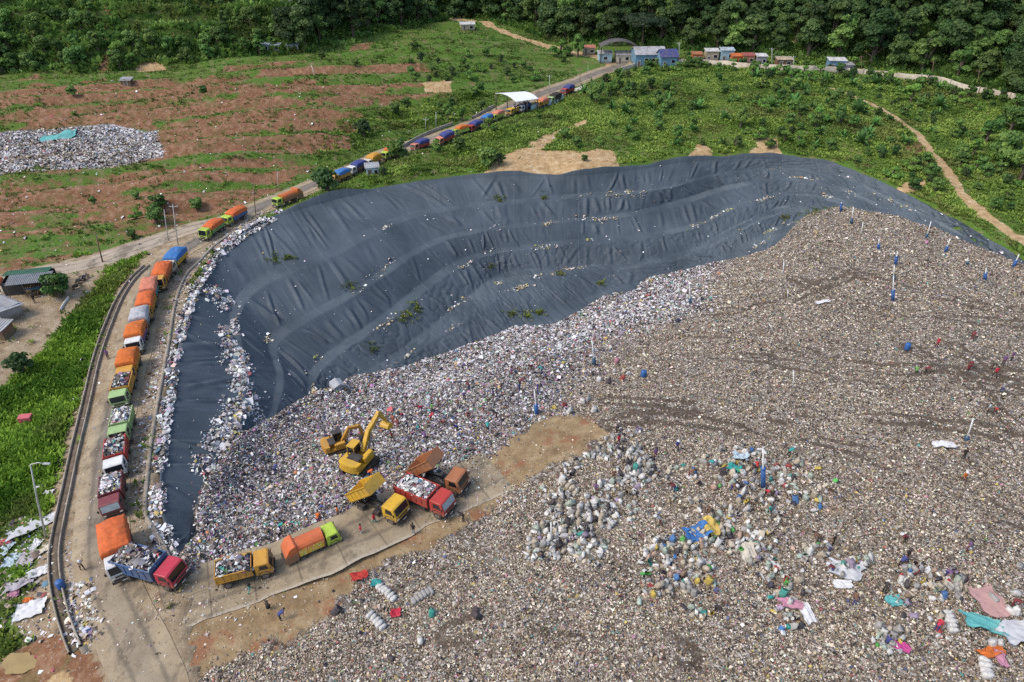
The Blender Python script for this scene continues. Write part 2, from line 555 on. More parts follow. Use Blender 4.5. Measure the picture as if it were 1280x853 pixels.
# ------------------------------------------------------------------ waste body
WB_PX = [(226, 694), (246, 672), (240, 642), (252, 610), (264, 592), (276, 566), (296, 548), (320, 536), (345, 522), (372, 505), (398, 494), (422, 486), (440, 474), (470, 471), (500, 466), (530, 454), (560, 446),
         (590, 434), (615, 424), (640, 414), (668, 412), (692, 410), (716, 397), (738, 384), (756, 372), (775, 374), (792, 366), (806, 352), (830, 348), (862, 340), (900, 331), (930, 326), (955, 318),
         (975, 302), (990, 286), (1008, 272), (1030, 264), (1052, 261), (1075, 266), (1100, 270), (1125, 276), (1150, 284), (1180, 294), (1212, 308), (1244, 322), (1290, 342), (1360, 376)]
wb = []
for p in WB_PX:
    h = cast(LB, *p)
    wb.append(np.array(h) if h else U(p[0], p[1], -2))
wb = np.array(wb)
REST_PX = [(1500, 470), (1700, 900), (1500, 1300), (300, 1300), (190, 1000), (196, 880), (196, 850), (186, 800), (180, 770), (190, 745), (205, 722), (216, 704)]
WPOLY = np.vstack([wb[:, :2], UV2(REST_PX)])
WC = [(330, 655, -.8), (285, 650, -2.0), (262, 670, -1.2), (250, 700, -.3), (300, 600, -4.5), (340, 580, -6.0), (400, 545, -6.5), (360, 620, -3), (430, 600, -1.6), (440, 570, -3.0), (500, 560, -2.2), (520, 510, -5), (480, 520, -5.6),
      (600, 460, -7.2), (560, 480, -6.6), (560, 540, -2), (610, 520, -2.2), (640, 480, -3.6), (670, 512, -.6), (690, 445, -5), (740, 430, -4.2), (760, 465, -1.4), (780, 395, -6.2), (850, 400, -3.2), (830, 450, -1.2), (930, 360, -4.2), (880, 350, -7),
      (1000, 310, -4), (1060, 285, -4.6), (1100, 320, -2.8), (1200, 350, -1.2), (1200, 400, -.2), (1280, 400, 0), (960, 420, -1), (1050, 370, -2), (900, 600, 1.0), (1100, 600, 1.5), (1250, 520, 1.2), (1000, 480, .6), (1100, 450, .8), (760, 600, .8),
      (700, 700, .6), (900, 800, .6), (1200, 800, 1.0), (520, 800, 0.1), (1280, 700, 1.5), (640, 640, .3), (700, 560, 0.5), (850, 530, .5), (650, 800, .5), (350, 850, -.1), (1400, 600, 1), (1400, 900, 1), (700, 950, .4), (400, 1000, 0)]
WC += [(px, py, 0.0) for px, py in SLAB_PX] + [(420, 650, -.3), (480, 620, -.3), (540, 590, -.3), (590, 575, -.2), (300, 695, -.2), (400, 730, 0), (500, 680, .05), (580, 640, .05), (330, 770, 0), (250, 780, 0), (210, 780, 0), (200, 840, 0), (640, 560, .2), (690, 530, .2)]
_wp = [U(*p) for p in WC] + [w + np.array([0, 0, .5]) for w in wb]
_wp = np.array(_wp)
WT = tps_fit(_wp[:, :2], _wp[:, 2])
DIRT1 = UV2([(200, 745), (260, 730), (330, 712), (420, 676), (500, 640), (560, 606), (600, 580), (640, 548), (690, 514), (735, 518), (758, 548), (720, 575), (672, 596), (640, 618), (600, 650), (545, 680), (480, 706), (440, 722), (420, 760), (380, 790), (330, 806), (270, 832), (235, 870), (190, 860), (186, 800)])
TRACKD = sstep


def zw(x, y):
    x = np.asarray(x, float); y = np.asarray(y, float); sh = x.shape
    x = x.ravel(); y = y.ravel()
    z = tps_eval(WT, x, y)
    sd = poly_sd(x, y, WPOLY)
    dirt = sstep(-1.5, 2.0, poly_sd(x, y, DIRT1))
    rough = 1 - .93 * dirt
    edge = sstep(0, 3, sd)
    ds = line_dist(x, y, SLAB)
    rough = rough * sstep(3.0, 5.0, ds)
    z = z + rough * edge * (1.5 * (fbm(x / 9, y / 9, 31, 3) - .5) + .8 * (fbm(x / 2.6, y / 2.6, 33, 3) - .5) + .32 * (fbm(x / .7, y / .7, 35, 2) - .5))
    # dozer benches on the old waste
    right = sstep(20, 40, x) * sstep(60, 75, y)
    tt = (y + .35 * x) / 7.0 + 1.2 * fbm(x / 22, y / 22, 37, 2)
    z = z + right * edge * .35 * (np.abs((tt - np.floor(tt)) * 2 - 1) - .5)
    lip = .55 * sstep(-.2, .9, sd) * (1 - sstep(1.0, 3.5, sd)) * (.4 + fbm(x / 2, y / 2, 39, 2)) * (1 - dirt) * (y > 40)
    z = z + lip
    z = z - np.where(sd < 0.3, 0.5 + 1.1 * np.clip(.3 - sd, 0, 3), 0.0) * (1 - 0 * dirt)
    return z.reshape(sh)


def tensor(xs, ys):
    X, Y = np.meshgrid(xs, ys, indexing='ij')
    return X, Y


xs = np.arange(-52, 112, .5); ys = np.concatenate([np.arange(14, 75, .42), np.arange(75, 150, .6)])
X, Y = tensor(xs, ys)
Zw = zw(X, Y)
WV = np.stack([X.ravel(), Y.ravel(), Zw.ravel()], 1)
WF = grid_faces(len(xs), len(ys))
sdw = poly_sd(X, Y, WPOLY)
keep = (sdw[WF] > -1.4).any(1)
WF = WF[keep]
dirtw = poly_sd(X, Y, DIRT1)
FRESH = np.vstack([wb[:31, :2] + np.array([-1.0, 3.0]), UV2([(862, 378, -3), (770, 420, -3), (705, 480, -1), (690, 512, 0), (640, 530, 0), (590, 580, 0), (440, 650, 0), (330, 700, 0), (260, 730, 0)])])
WHITE = np.vstack([wb[14:31, :2] + np.array([-1.0, 3.0]), UV2([(885, 376, -4), (840, 388, -4), (770, 408, -4.5), (700, 445, -4.5), (640, 462, -5), (560, 478, -6), (500, 486, -6)])])


def fresh_at(x, y):
    return sstep(-5, 5, poly_sd(x, y, FRESH) + 6 * (fbm(np.ravel(x) / 8, np.ravel(y) / 8, 81, 2) - .5))


TRK_PX = [[(640, 470), (760, 440), (880, 432), (1000, 455), (1120, 482), (1300, 500)], [(850, 400), (960, 420), (1060, 452), (1160, 470), (1300, 478)], [(960, 536), (1040, 560), (1130, 592), (1200, 622), (1320, 680)],
          [(900, 520), (1000, 548), (1090, 585), (1180, 640), (1300, 700)], [(1000, 330), (1080, 370), (1180, 392), (1300, 405)], [(760, 500), (880, 515), (1000, 520), (1150, 540), (1300, 560)], [(860, 372), (930, 366), (1010, 350), (1070, 330)],
          [(1140, 440), (1200, 480), (1250, 530), (1320, 570)], [(700, 545), (790, 530), (880, 535), (960, 560)], [(1020, 300), (1110, 340), (1210, 372), (1300, 385)], [(560, 800), (640, 780), (760, 790), (860, 830)], [(1190, 430), (1230, 470), (1290, 500)]]
TRK = [resample(UV2(p_, .4), 1.5) for p_ in TRK_PX]


def track_at(x, y):
    x = np.ravel(x); y = np.ravel(y); k_ = np.zeros(x.shape)
    jx = 1.6 * (fbm(x / 7, y / 7, 91, 3) - .5)
    for i_, tr in enumerate(TRK):
        d_ = np.abs(line_dist(x, y + jx * 2, tr) - .9)
        brk = sstep(.30, .50, fbm(x / 9 + 5 * i_, y / 9, 93, 2))
        k_ = np.maximum(k_, (1 - sstep(.10, .70, d_ + .3 * jx)) * brk)
    return k_


wa = np.stack([sstep(-3, 3, dirtw), fresh_at(X, Y), track_at(X, Y)], 1)

m, t, n, b = nodes("landfill_waste")
v = coords(t)
at = t.nodes.new("ShaderNodeVertexColor"); at.layer_name = "Col"
sep = t.nodes.new("ShaderNodeSeparateColor"); t.links.new(at.outputs[0], sep.inputs[0])
OLD = [(0.0, (.035, .025, .017)), (.16, (.088, .068, .050)), (.36, (.16, .13, .10)), (.56, (.25, .212, .17)), (.72, (.36, .32, .27)), (.83, (.46, .42, .36)), (.88, (.55, .52, .47)), (.93, (.10, .11, .16)), (.95, (.28, .10, .08)), (.965, (.12, .22, .20)), (.98, (.35, .28, .10))]
NEW = [(0.0, (.015, .014, .018)), (.20, (.07, .058, .06)), (.36, (.17, .145, .135)), (.5, (.28, .25, .25)), (.62, (.42, .40, .41)), (.74, (.62, .62, .64)), (.84, (.05, .07, .14)), (.875, (.30, .12, .14)), (.90, (.10, .25, .22)), (.925, (.35, .20, .35)), (.95, (.45, .33, .08)), (.97, (.75, .75, .75))]
cols = []
hts = []
for sc_, dt in ((3.2, 0), (6.5, 1)):
    vo = nd(t, "ShaderNodeTexVoronoi", Scale=sc_); vo.feature = 'F1'
    # warp a little so that the cells are rags rather than pebbles
    wn = nd(t, "ShaderNodeTexNoise", Scale=2.3, Detail=3); t.links.new(v, wn.inputs['Vector'])
    vm = t.nodes.new("ShaderNodeVectorMath"); vm.operation = 'MULTIPLY_ADD'
    t.links.new(wn.outputs['Color'], vm.inputs[0]); vm.inputs[1].default_value = (.7, .7, .7); t.links.new(v, vm.inputs[2])
    t.links.new(vm.outputs[0], vo.inputs['Vector'])
    s2 = t.nodes.new("ShaderNodeSeparateColor"); t.links.new(vo.outputs['Color'], s2.inputs[0])
    co = ramp(t, s2.outputs[0], OLD, True); cn = ramp(t, s2.outputs[1], NEW, True)
    cols.append(mixc(t, sep.outputs[1], co, cn)); hts.append(vo.outputs['Distance']); rnd = s2.outputs[2]
c = mixc(t, maprange(t, noise(t, v, 1.7, 3), .45, .55), cols[0], cols[1])
big = noise(t, v, .11, 5, .6)
c = mixc(t, maprange(t, big, .35, .65, 0, .5), c, mixc(t, .5, c, (.16, .12, .085)))
trk = maprange(t, mathn(t, 'ADD', sep.outputs[2], mathn(t, 'MULTIPLY', mathn(t, 'SUBTRACT', noise(t, v, 1.3, 5, .7), .5), .9)), .4, .75, 0, .8)
c = mixc(t, trk, c, (.085, .060, .040))
soil = ramp(t, noise(t, v, .5, 6, .65), [(.3, (.15, .095, .045)), (.5, (.25, .17, .085)), (.68, (.36, .265, .15))])
redp = maprange(t, noise(t, v, .20, 5, .65), .52, .62, 0, .75)
soil = mixc(t, redp, soil, (.24, .095, .045))
grit = maprange(t, noise(t, v, 4.5, 4, .75), .56, .63)
soil = mixc(t, mathn(t, 'MULTIPLY', grit, .6), soil, cols[1])
df = maprange(t, mathn(t, 'ADD', sep.outputs[0], mathn(t, 'MULTIPLY', mathn(t, 'SUBTRACT', noise(t, v, .45, 5, .65), .5), 1.3)), .42, .58)
c = mixc(t, df, c, soil)
t.links.new(c, b.inputs['Base Color'])
b.inputs['Roughness'].default_value = .8
b.inputs['Specular IOR Level'].default_value = .25
hh = mathn(t, 'ADD', hts[0], mathn(t, 'MULTIPLY', noise(t, v, 4, 4), .8))
hh = mathn(t, 'MULTIPLY', hh, maprange(t, df, 0, 1, 1, .12))
bump(t, b, hh, .7, .22)
M_WASTE = m
waste = link("landfill_ground", mesh_np("landfill_ground", WV, WF, M_WASTE, True, wa), kind="structure")

# ------------------------------------------------------------------ natural ground sheet
gx = np.concatenate([np.arange(-420, -150, 4.), np.arange(-150, 150, 1.), np.arange(150, 421, 4.)])
gy = np.concatenate([np.arange(-30, 12, 3.), np.arange(12, 150, .9), np.arange(150, 300, 1.4), np.arange(300, 521, 4.)])
GX, GY = tensor(gx, gy)
GZ = zg(GX, GY)
RIMW = np.stack([LP[:, 3, 0], LP[:, 3, 1]], 1)[::12]
HOLE = np.vstack([RIMW, UV2([(1700, 600), (1700, 900), (1500, 1500), (330, 1500), (290, 1000), (270, 880), (255, 830), (246, 780), (246, 758), (248, 740), (246, 722), (236, 712)])])
sdh = poly_sd(GX, GY, HOLE)
GF = grid_faces(len(gx), len(gy))
GF = GF[~(sdh[GF] > 1.3).all(1)]
GZf = GZ.ravel() - np.clip(sdh + .35, 0, 4) * 2.6
GV = np.stack([GX.ravel(), GY.ravel(), GZf], 1)


def soft(poly, x, y, w=3.0, amp=5.0, sc=7.0, seed=3, z=0.0):
    sdv = poly_sd(x, y, UV2(poly, z)) + amp * (fbm(np.ravel(x) / sc, np.ravel(y) / sc, seed, 3) - .5)
    return sstep(-w, w, sdv)


RED_POLYS = [
    [(-250, 124), (0, 124), (240, 127), (345, 101), (525, 90), (500, 99), (420, 106), (365, 124), (250, 136), (0, 143), (-250, 145)],
    [(-200, 146), (0, 146), (200, 141), (330, 128), (412, 134), (330, 150), (180, 160), (0, 164), (-200, 165)],
    [(190, 168), (400, 142), (446, 150), (420, 186), (360, 212), (200, 232), (60, 252), (0, 246), (60, 226), (200, 205)],
    [(400, 120), (470, 108), (480, 118), (430, 128)],
    [(440, 70), (470, 66), (468, 80), (440, 78)], [(585, 98), (600, 96), (602, 108), (588, 110)],
    [(10, 126), (16, 104), (45, 92), (80, 104), (80, 122)], [(92, 114), (98, 98), (122, 90), (126, 110)],
    [(100, 54), (122, 44), (142, 26), (136, 46), (116, 62)],
    [(1130, 188), (1150, 182), (1158, 196), (1135, 200)],
    [(-40, 870), (0, 810), (50, 790), (95, 796), (120, 806), (152, 850), (160, 920), (-60, 920)],
]
SAND_POLYS = [
    [(605, 217), (625, 203), (650, 190), (700, 192), (765, 193), (778, 214), (740, 223), (690, 222)], [(655, 185), (700, 165), (740, 150), (760, 142), (700, 172), (680, 192)],
    [(168, 108), (182, 99), (204, 97), (214, 103), (195, 109)], [(525, 112), (545, 104), (568, 106), (560, 116), (530, 118)],
    [(860, 204), (870, 186), (890, 190), (892, 202)], [(935, 200), (945, 178), (968, 178), (975, 196)], [(1120, 232), (1145, 218), (1165, 220), (1150, 238)],
    [(35, 870), (45, 835), (70, 830), (75, 850), (60, 880)],
]
gxr, gyr = GX.ravel(), GY.ravel()
grass = np.ones(gxr.shape); red = np.zeros(gxr.shape); sand = red.copy()
BARE = [[(-200, 420), (-40, 350), (0, 336), (60, 345), (130, 322), (142, 334), (120, 352), (92, 385), (44, 440), (0, 468), (-200, 560)],
        [(95, 860), (75, 800), (60, 740), (62, 690), (50, 705), (34, 745), (24, 800), (-20, 812), (-60, 860), (-60, 950), (200, 950)]]
for i, p in enumerate(BARE): grass = np.minimum(grass, 1 - soft(p, gxr, gyr, 1.5, 3.0, 4, 100 + i, -.8))
hillm = sstep(-3, 4, poly_sd(gxr, gyr, HILLP) + 8 * (fbm(gxr / 9, gyr / 9, 8, 2) - .5))
grass = np.maximum(grass, hillm)
for i, p in enumerate(RED_POLYS): red = np.maximum(red, soft(p, gxr, gyr, 2.5, 5.0, 5, 120 + i, 2.0 if i < 6 else (5.0 if i < 8 else (13.0 if i == 8 else 0))))
# mottled bands on the lower field
mott = soft([(-200, 250), (0, 236), (200, 222), (350, 208), (400, 190), (380, 215), (300, 262), (200, 292), (120, 318), (30, 328), (-200, 330)], gxr, gyr, 5, 4, 8, 140)
stripe = fbm(gxr / 24, (gyr - .3 * gxr) / 3.2, 141, 4)
red = np.maximum(red, mott * sstep(.47, .60, stripe) * .85)
mott2 = soft([(-250, 126), (0, 122), (220, 112), (360, 96), (520, 92), (600, 100), (560, 122), (450, 150), (420, 188), (340, 236), (260, 268), (120, 322), (20, 332), (-250, 360)], gxr, gyr, 4, 4, 8, 146, 1.0)
st2 = fbm(gxr / 28, (gyr - .3 * gxr) / 3.6, 147, 4)
red = np.maximum(red, mott2 * (.40 + .5 * sstep(.46, .58, st2)))
red = red * (1 - .7 * sstep(.52, .62, fbm(gxr / 26, (gyr - .3 * gxr) / 3.4, 143, 4)) * (gxr < 0) * (gyr > 60))
for i, p in enumerate(SAND_POLYS): sand = np.maximum(sand, soft(p, gxr, gyr, 1.0, 3.0, 4, 160 + i, 1.0))
litter = soft([(-200, 172), (0, 174), (100, 166), (200, 167), (204, 196), (150, 205), (80, 210), (0, 214), (-200, 220)], gxr, gyr, 1.5, 3, 5, 180, 1.5)
litter = np.maximum(litter, .55 * soft([(60, 660), (90, 640), (110, 700), (120, 760), (110, 800), (80, 790), (70, 720)], gxr, gyr, 2, 3, 3, 181))
strip = soft([(330, 290), (295, 290), (255, 330), (222, 400), (205, 490), (196, 580), (190, 660), (230, 700), (215, 740), (170, 700), (158, 640), (160, 560), (175, 490), (192, 420), (215, 345), (260, 300), (310, 276)], gxr, gyr, .8, 1.0, 3, 182)
litter = np.maximum(litter, .45 * strip)
for a_, wdt in ((TRAIL, 1.05), (BACK, 1.8)):
    dd = line_dist(gxr, gyr, a_)
    k = 1 - sstep(wdt * .7, wdt * 1.4, dd + 1.0 * (fbm(gxr / 3, gyr / 3, 190, 2) - .5))
    sand = np.maximum(sand, k)
for a_, wdt in ((ROAD[:13], 5.4), (ROAD[11:], 3.4), (SIDE, 2.9), (CAMPR, 4.2)):
    k = 1 - sstep(wdt * .85, wdt * 1.25, line_dist(gxr, gyr, a_))
    grass *= 1 - k; red *= 1 - k
grass *= 1 - strip * .75
red = np.maximum(red, .95 * soft([(-60, 900), (-30, 830), (20, 806), (60, 786), (100, 790), (124, 800), (150, 838), (176, 900), (150, 960), (-60, 960)], gxr, gyr, 1.0, 2.0, 3, 199) * sstep(2.2, 3.4, line_dist(gxr, gyr, ROAD)))
garb = np.stack([red, grass, litter, sand], 1).astype(np.float32)
m, t, n, b = nodes("natural_ground")
v = coords(t)
at = t.nodes.new("ShaderNodeVertexColor"); at.layer_name = "Col"
sep = t.nodes.new("ShaderNodeSeparateColor"); t.links.new(at.outputs[0], sep.inputs[0])
nf = noise(t, v, .8, 6, .65)
nA = noise(t, v, .07, 4, .6)
nB = noise(t, v, 3.5, 4, .65)


def mask(s, k=1.1, lo=.42, hi=.58):
    return maprange(t, mathn(t, 'ADD', s, mathn(t, 'MULTIPLY', mathn(t, 'SUBTRACT', nf, .5), k)), lo, hi)


tan = ramp(t, nf, [(.3, (.19, .135, .08)), (.5, (.29, .22, .14)), (.68, (.38, .31, .22))])
gr = ramp(t, nB, [(.30, (.030, .066, .012)), (.5, (.07, .14, .02)), (.68, (.13, .21, .035))])
gr = mixc(t, maprange(t, nA, .42, .62, 0, .55), gr, (.085, .12, .022))
gr = mixc(t, maprange(t, noise(t, v, .28, 4, .6), .56, .70, 0, .45), gr, (.10, .085, .035))
rd = ramp(t, nf, [(.3, (.13, .060, .030)), (.5, (.205, .100, .052)), (.68, (.29, .175, .105))])
rd = mixc(t, maprange(t, nB, .58, .64, 0, .6), rd, (.36, .29, .23))
rd = mixc(t, maprange(t, noise(t, v, .35, 5, .65), .5, .62, 0, .55), rd, (.10, .095, .03))
sn = ramp(t, nf, [(.3, (.26, .16, .075)), (.55, (.42, .29, .15)), (.7, (.52, .42, .28))])
vo = nd(t, "ShaderNodeTexVoronoi", Scale=3.0); t.links.new(v, vo.inputs['Vector'])
s2 = t.nodes.new("ShaderNodeSeparateColor"); t.links.new(vo.outputs['Color'], s2.inputs[0])
lt = ramp(t, s2.outputs[0], [(0, (.05, .045, .04)), (.25, (.2, .17, .15)), (.5, (.36, .33, .32)), (.75, (.6, .58, .58)), (.92, (.2, .25, .3))], True)
olive = ramp(t, nf, [(.3, (.10, .085, .035)), (.5, (.17, .14, .065)), (.68, (.25, .20, .12))])
gr = mixc(t, maprange(t, noise(t, v, .42, 6, .7), .50, .62, 0, .7), gr, olive)
c = mixc(t, mask(sep.outputs[1], 1.5, .38, .62), tan, gr)
rr = mathn(t, 'ADD', sep.outputs[0], mathn(t, 'MULTIPLY', mathn(t, 'SUBTRACT', noise(t, v, .22, 6, .72), .5), 1.5))
c = mixc(t, maprange(t, rr, .36, .66), c, rd)
c = mixc(t, mask(at.outputs[1], .9), c, sn)
c = mixc(t, maprange(t, mathn(t, 'ADD', sep.outputs[2], mathn(t, 'MULTIPLY', mathn(t, 'SUBTRACT', nB, .5), 1.4)), .48, .56), c, lt)
t.links.new(c, b.inputs['Base Color'])
b.inputs['Roughness'].default_value = .9
b.inputs['Specular IOR Level'].default_value = .15
bump(t, b, mathn(t, 'ADD', nf, mathn(t, 'MULTIPLY', nB, .5)), .6, .3)
M_GROUND = m
ground = link("ground", mesh_np("ground", GV, GF, M_GROUND, True, garb), kind="structure")


# ------------------------------------------------------------------ roads
def road_strip(name, pl, width, mat, dz=0.05, nacross=7, wob=0.25, fz=None, seed=0):
    d = np.gradient(pl, axis=0); d /= np.linalg.norm(d, axis=1)[:, None]
    nrm_ = np.stack([-d[:, 1], d[:, 0]], 1)
    tt = np.linspace(-1, 1, nacross)
    s = np.arange(len(pl))
    w = width / 2 + wob * (fbm(s / 5., s * 0, seed, 3) - .5)
    P = pl[:, None] + nrm_[:, None] * (tt[None, :, None] * np.asarray(w)[:, None, None])
    z = (fz or zg)(P[..., 0], P[..., 1]) + dz
    V = np.concatenate([P, z[..., None]], 2).reshape(-1, 3)
    c = np.zeros((len(V), 3)); c[:, 0] = np.tile(np.abs(tt), len(pl)); c[:, 1] = np.repeat(s / len(s), nacross); c[:, 2] = np.tile(tt * .5 + .5, len(pl))
    return mesh_np(name, V, grid_faces(len(pl), nacross), mat, True, c)


def road_mat(name, c0, c1, cm, worn=.6, joints=False):
    m, t, n, b = nodes(name)
    v = coords(t)
    at = t.nodes.new("ShaderNodeVertexColor"); at.layer_name = "Col"
    sep = t.nodes.new("ShaderNodeSeparateColor"); t.links.new(at.outputs[0], sep.inputs[0])
    nf = noise(t, v, .55, 6, .65); ng = noise(t, v, 4.5, 5, .7)
    base = ramp(t, nf, [(.3, c0), (.68, c1)])
    mid = maprange(t, mathn(t, 'ADD', sep.outputs[0], mathn(t, 'MULTIPLY', mathn(t, 'SUBTRACT', nf, .5), .7)), .25, .85, worn, 0)
    mid = mathn(t, 'MULTIPLY', mid, maprange(t, sep.outputs[1], .05, .14, .35 if not joints else 1, 1))
    c = mixc(t, mid, base, cm)
    if joints:
        fr1 = mathn(t, 'ABSOLUTE', mathn(t, 'SUBTRACT', mathn(t, 'FRACT', mathn(t, 'MULTIPLY', sep.outputs[1], joints)), .5))
        ln = maprange(t, mathn(t, 'ADD', fr1, mathn(t, 'MULTIPLY', mathn(t, 'SUBTRACT', ng, .5), .03)), .47, .49)
        ln2 = maprange(t, mathn(t, 'ABSOLUTE', mathn(t, 'SUBTRACT', sep.outputs[2], .5)), .0, .012, 1, 0)
        c = mixc(t, mathn(t, 'MULTIPLY', mathn(t, 'MAXIMUM', ln, ln2), .55), c, (.07, .055, .04))
        c = mixc(t, maprange(t, noise(t, v, .9, 5, .7), .52, .64, 0, .5), c, (.27, .20, .12))
        c = mixc(t, maprange(t, mathn(t, 'ADD', sep.outputs[2], mathn(t, 'MULTIPLY', mathn(t, 'SUBTRACT', ng, .5), .08)), .01, .07, .55, 0), c, (.46, .41, .33))
    c = mixc(t, maprange(t, ng, .56, .66, 0, .6), c, (.11, .085, .06))
    st = nd(t, "ShaderNodeTexNoise", Scale=1.0, Detail=6, Roughness=.7); mp = t.nodes.new("ShaderNodeMapping"); mp.inputs['Scale'].default_value = (.35, .22, .3)
    t.links.new(v, mp.inputs[0]); t.links.new(mp.outputs[0], st.inputs['Vector'])
    c = mixc(t, maprange(t, st.outputs[0], .50, .64, 0, .65), c, (.10, .08, .058))
    c = mixc(t, maprange(t, st.outputs[0], .30, .44, .5, 0), c, (.36, .27, .16))
    wl = mathn(t, 'ABSOLUTE', mathn(t, 'SUBTRACT', sep.outputs[0], .42))
    c = mixc(t, maprange(t, mathn(t, 'ADD', wl, mathn(t, 'MULTIPLY', mathn(t, 'SUBTRACT', nf, .5), .25)), .0, .13, .5, 0), c, (.085, .072, .056))
    c = mixc(t, maprange(t, ng, .28, .36, .35, 0), c, (.45, .40, .33))
    t.links.new(c, b.inputs['Base Color'])
    b.inputs['Roughness'].default_value = .85
    b.inputs['Specular IOR Level'].default_value = .2
    bump(t, b, ng, .35, .05)
    return m


M_ROAD = road_mat("haul_road", (.26, .195, .12), (.37, .30, .20), (.155, .14, .125), .85)
M_SIDE = road_mat("dirt_road", (.30, .24, .17), (.43, .36, .28), (.36, .30, .23), .4)
M_SLAB = road_mat("concrete_slab", (.25, .195, .125), (.35, .285, .19), (.215, .172, .115), .6, 9.0)
wid = 5.2
link("road", road_strip("road", ROADS, wid, M_ROAD, .05, 9, .5, seed=5), kind="structure")
link("dirt_road", road_strip("dirt_road", SIDES[:-3], 4.6, M_SIDE, .04, 7, .8, seed=9), kind="structure")


def zslab(x, y): return np.maximum(zw(x, y), zg(x, y)) + 0


def slab_z(x, y):
    return np.full(np.shape(x), 0.1)


link("tipping_pad", road_strip("tipping_pad", SLABS, 6.4, M_SLAB, .05, 13, 1.5, lambda x, y: np.maximum(tps_eval(WT, x, y), zg(x, y) - .1), seed=12), kind="structure")

# ------------------------------------------------------------------ surface lookup for placing things
allV = np.vstack([GV, LV, WV]); allF = np.vstack([GF, LF + len(GV), WF + len(GV) + len(LV)])
SB = BVHTree.FromPolygons(allV.tolist(), allF.tolist())


def at(px, py):
    """the point of the modelled ground seen at photo pixel (px, py)"""
    h = cast(SB, px, py)
    return h if h else Vector(U(px, py, 0))


def drop(x, y, z0=90):
    h = SB.ray_cast(Vector((x, y, z0)), Vector((0, 0, -1)))
    return h[0] if h[0] else Vector((x, y, 0))


# ================================================================== rubbish
PAL_OLD = np.array([(.090, .066, .047), (.155, .118, .083), (.225, .178, .125), (.30, .25, .19), (.39, .34, .275), (.48, .44, .38), (.54, .51, .45), (.64, .62, .58), (.04, .033, .028), (.02, .02, .024), (.09, .11, .2), (.32, .10, .09), (.10, .24, .21), (.40, .31, .09), (.36, .18, .25), (.12, .2, .07)])
PAL_OLD[:8] *= np.array([1.08, 1.0, .90])
WT_OLD = np.array([.10, .12, .12, .13, .12, .11, .10, .075, .06, .03, .011, .012, .013, .015, .012, .009])
PAL_NEW = np.array([(.055, .045, .04), (.14, .113, .092), (.235, .20, .17), (.38, .35, .34), (.52, .51, .52), (.58, .57, .57), (.70, .69, .69), (.018, .018, .024), (.03, .03, .05), (.06, .10, .24), (.40, .10, .10), (.08, .26, .22), (.50, .38, .08), (.42, .20, .36), (.16, .08, .17), (.12, .25, .08), (.45, .19, .08)])
WT_NEW = np.array([.17, .16, .13, .10, .085, .08, .06, .13, .06, .02, .016, .018, .016, .02, .02, .012, .011])
PAL_WHITE = np.array([(.70, .69, .68), (.58, .57, .56), (.45, .43, .42), (.33, .30, .28), (.18, .15, .13), (.04, .04, .05), (.35, .24, .33), (.12, .2, .28), (.45, .12, .12), (.5, .4, .12), (.12, .09, .07)])
WT_WHITE = np.array([.23, .20, .16, .12, .09, .07, .03, .025, .015, .015, .045])


def bits(name, P, size, pal, wt, flat=.6, sink=.1):
    """small crumpled scraps: each a sheet folded along its middle"""
    n = len(P)
    a = size * rng.uniform(.6, 1.4, n); bq = a * rng.uniform(.35, 1.0, n); h = a * rng.uniform(-.25, .5, n)
    L = np.zeros((n, 6, 3))
    L[:, 0] = np.stack([-a / 2, -bq / 2, 0 * a], 1); L[:, 1] = np.stack([0 * a, -bq / 2 * rng.uniform(.7, 1.3, n), h], 1); L[:, 2] = np.stack([a / 2, -bq / 2, rng.uniform(-.2, .2, n) * a], 1)
    L[:, 3] = np.stack([-a / 2 * rng.uniform(.6, 1.2, n), bq / 2, rng.uniform(-.2, .2, n) * a], 1); L[:, 4] = np.stack([a * rng.uniform(-.2, .2, n), bq / 2, h * rng.uniform(.4, 1.3, n)], 1); L[:, 5] = np.stack([a / 2, bq / 2, 0 * a], 1)
    yaw = rng.uniform(0, 2 * np.pi, n); tx = rng.normal(0, flat, n)
    cx, sx = np.cos(tx), np.sin(tx); cz, sz = np.cos(yaw), np.sin(yaw)
    x, y, z = L[..., 0], L[..., 1], L[..., 2]
    y, z = y * cx[:, None] - z * sx[:, None], y * sx[:, None] + z * cx[:, None]
    x, y = x * cz[:, None] - y * sz[:, None], x * sz[:, None] + y * cz[:, None]
    V = np.stack([x, y, z], 2) + P[:, None]
    V[..., 2] += (np.abs(np.sin(tx)) * bq * .5 + .25 * np.abs(h) - sink * size + .03)[:, None]
    F = np.array([[0, 1, 4, 3], [1, 2, 5, 4]])[None] + (np.arange(n) * 6)[:, None, None]
    if isinstance(pal, list):
        ci = None
        c = np.zeros((n, 3))
        for (pl_, w_), s_ in zip(pal, wt):
            if s_.any():
                c[s_] = pl_[rng.choice(len(pl_), s_.sum(), p=w_ / w_.sum())]
    else:
        c = pal[rng.choice(len(pal), n, p=wt / wt.sum())]
    c = np.clip(c * rng.normal(1, .16, (n, 1)) * rng.normal(1, .05, (n, 3)), .008, .85)
    cf = np.repeat(c, 2, 0)
    return mesh_np(name, V.reshape(-1, 3), F.reshape(-1, 4), M_BITS, False, cf, domain='FACE')


M_BITS = attr_mat("plastic_scraps", .6, .35)


def in_poly_pts(poly, n):
    lo = poly.min(0); hi = poly.max(0)
    P = rng.uniform(lo, hi, (n, 2))
    return P[poly_sd(P[:, 0], P[:, 1], poly) > 0]


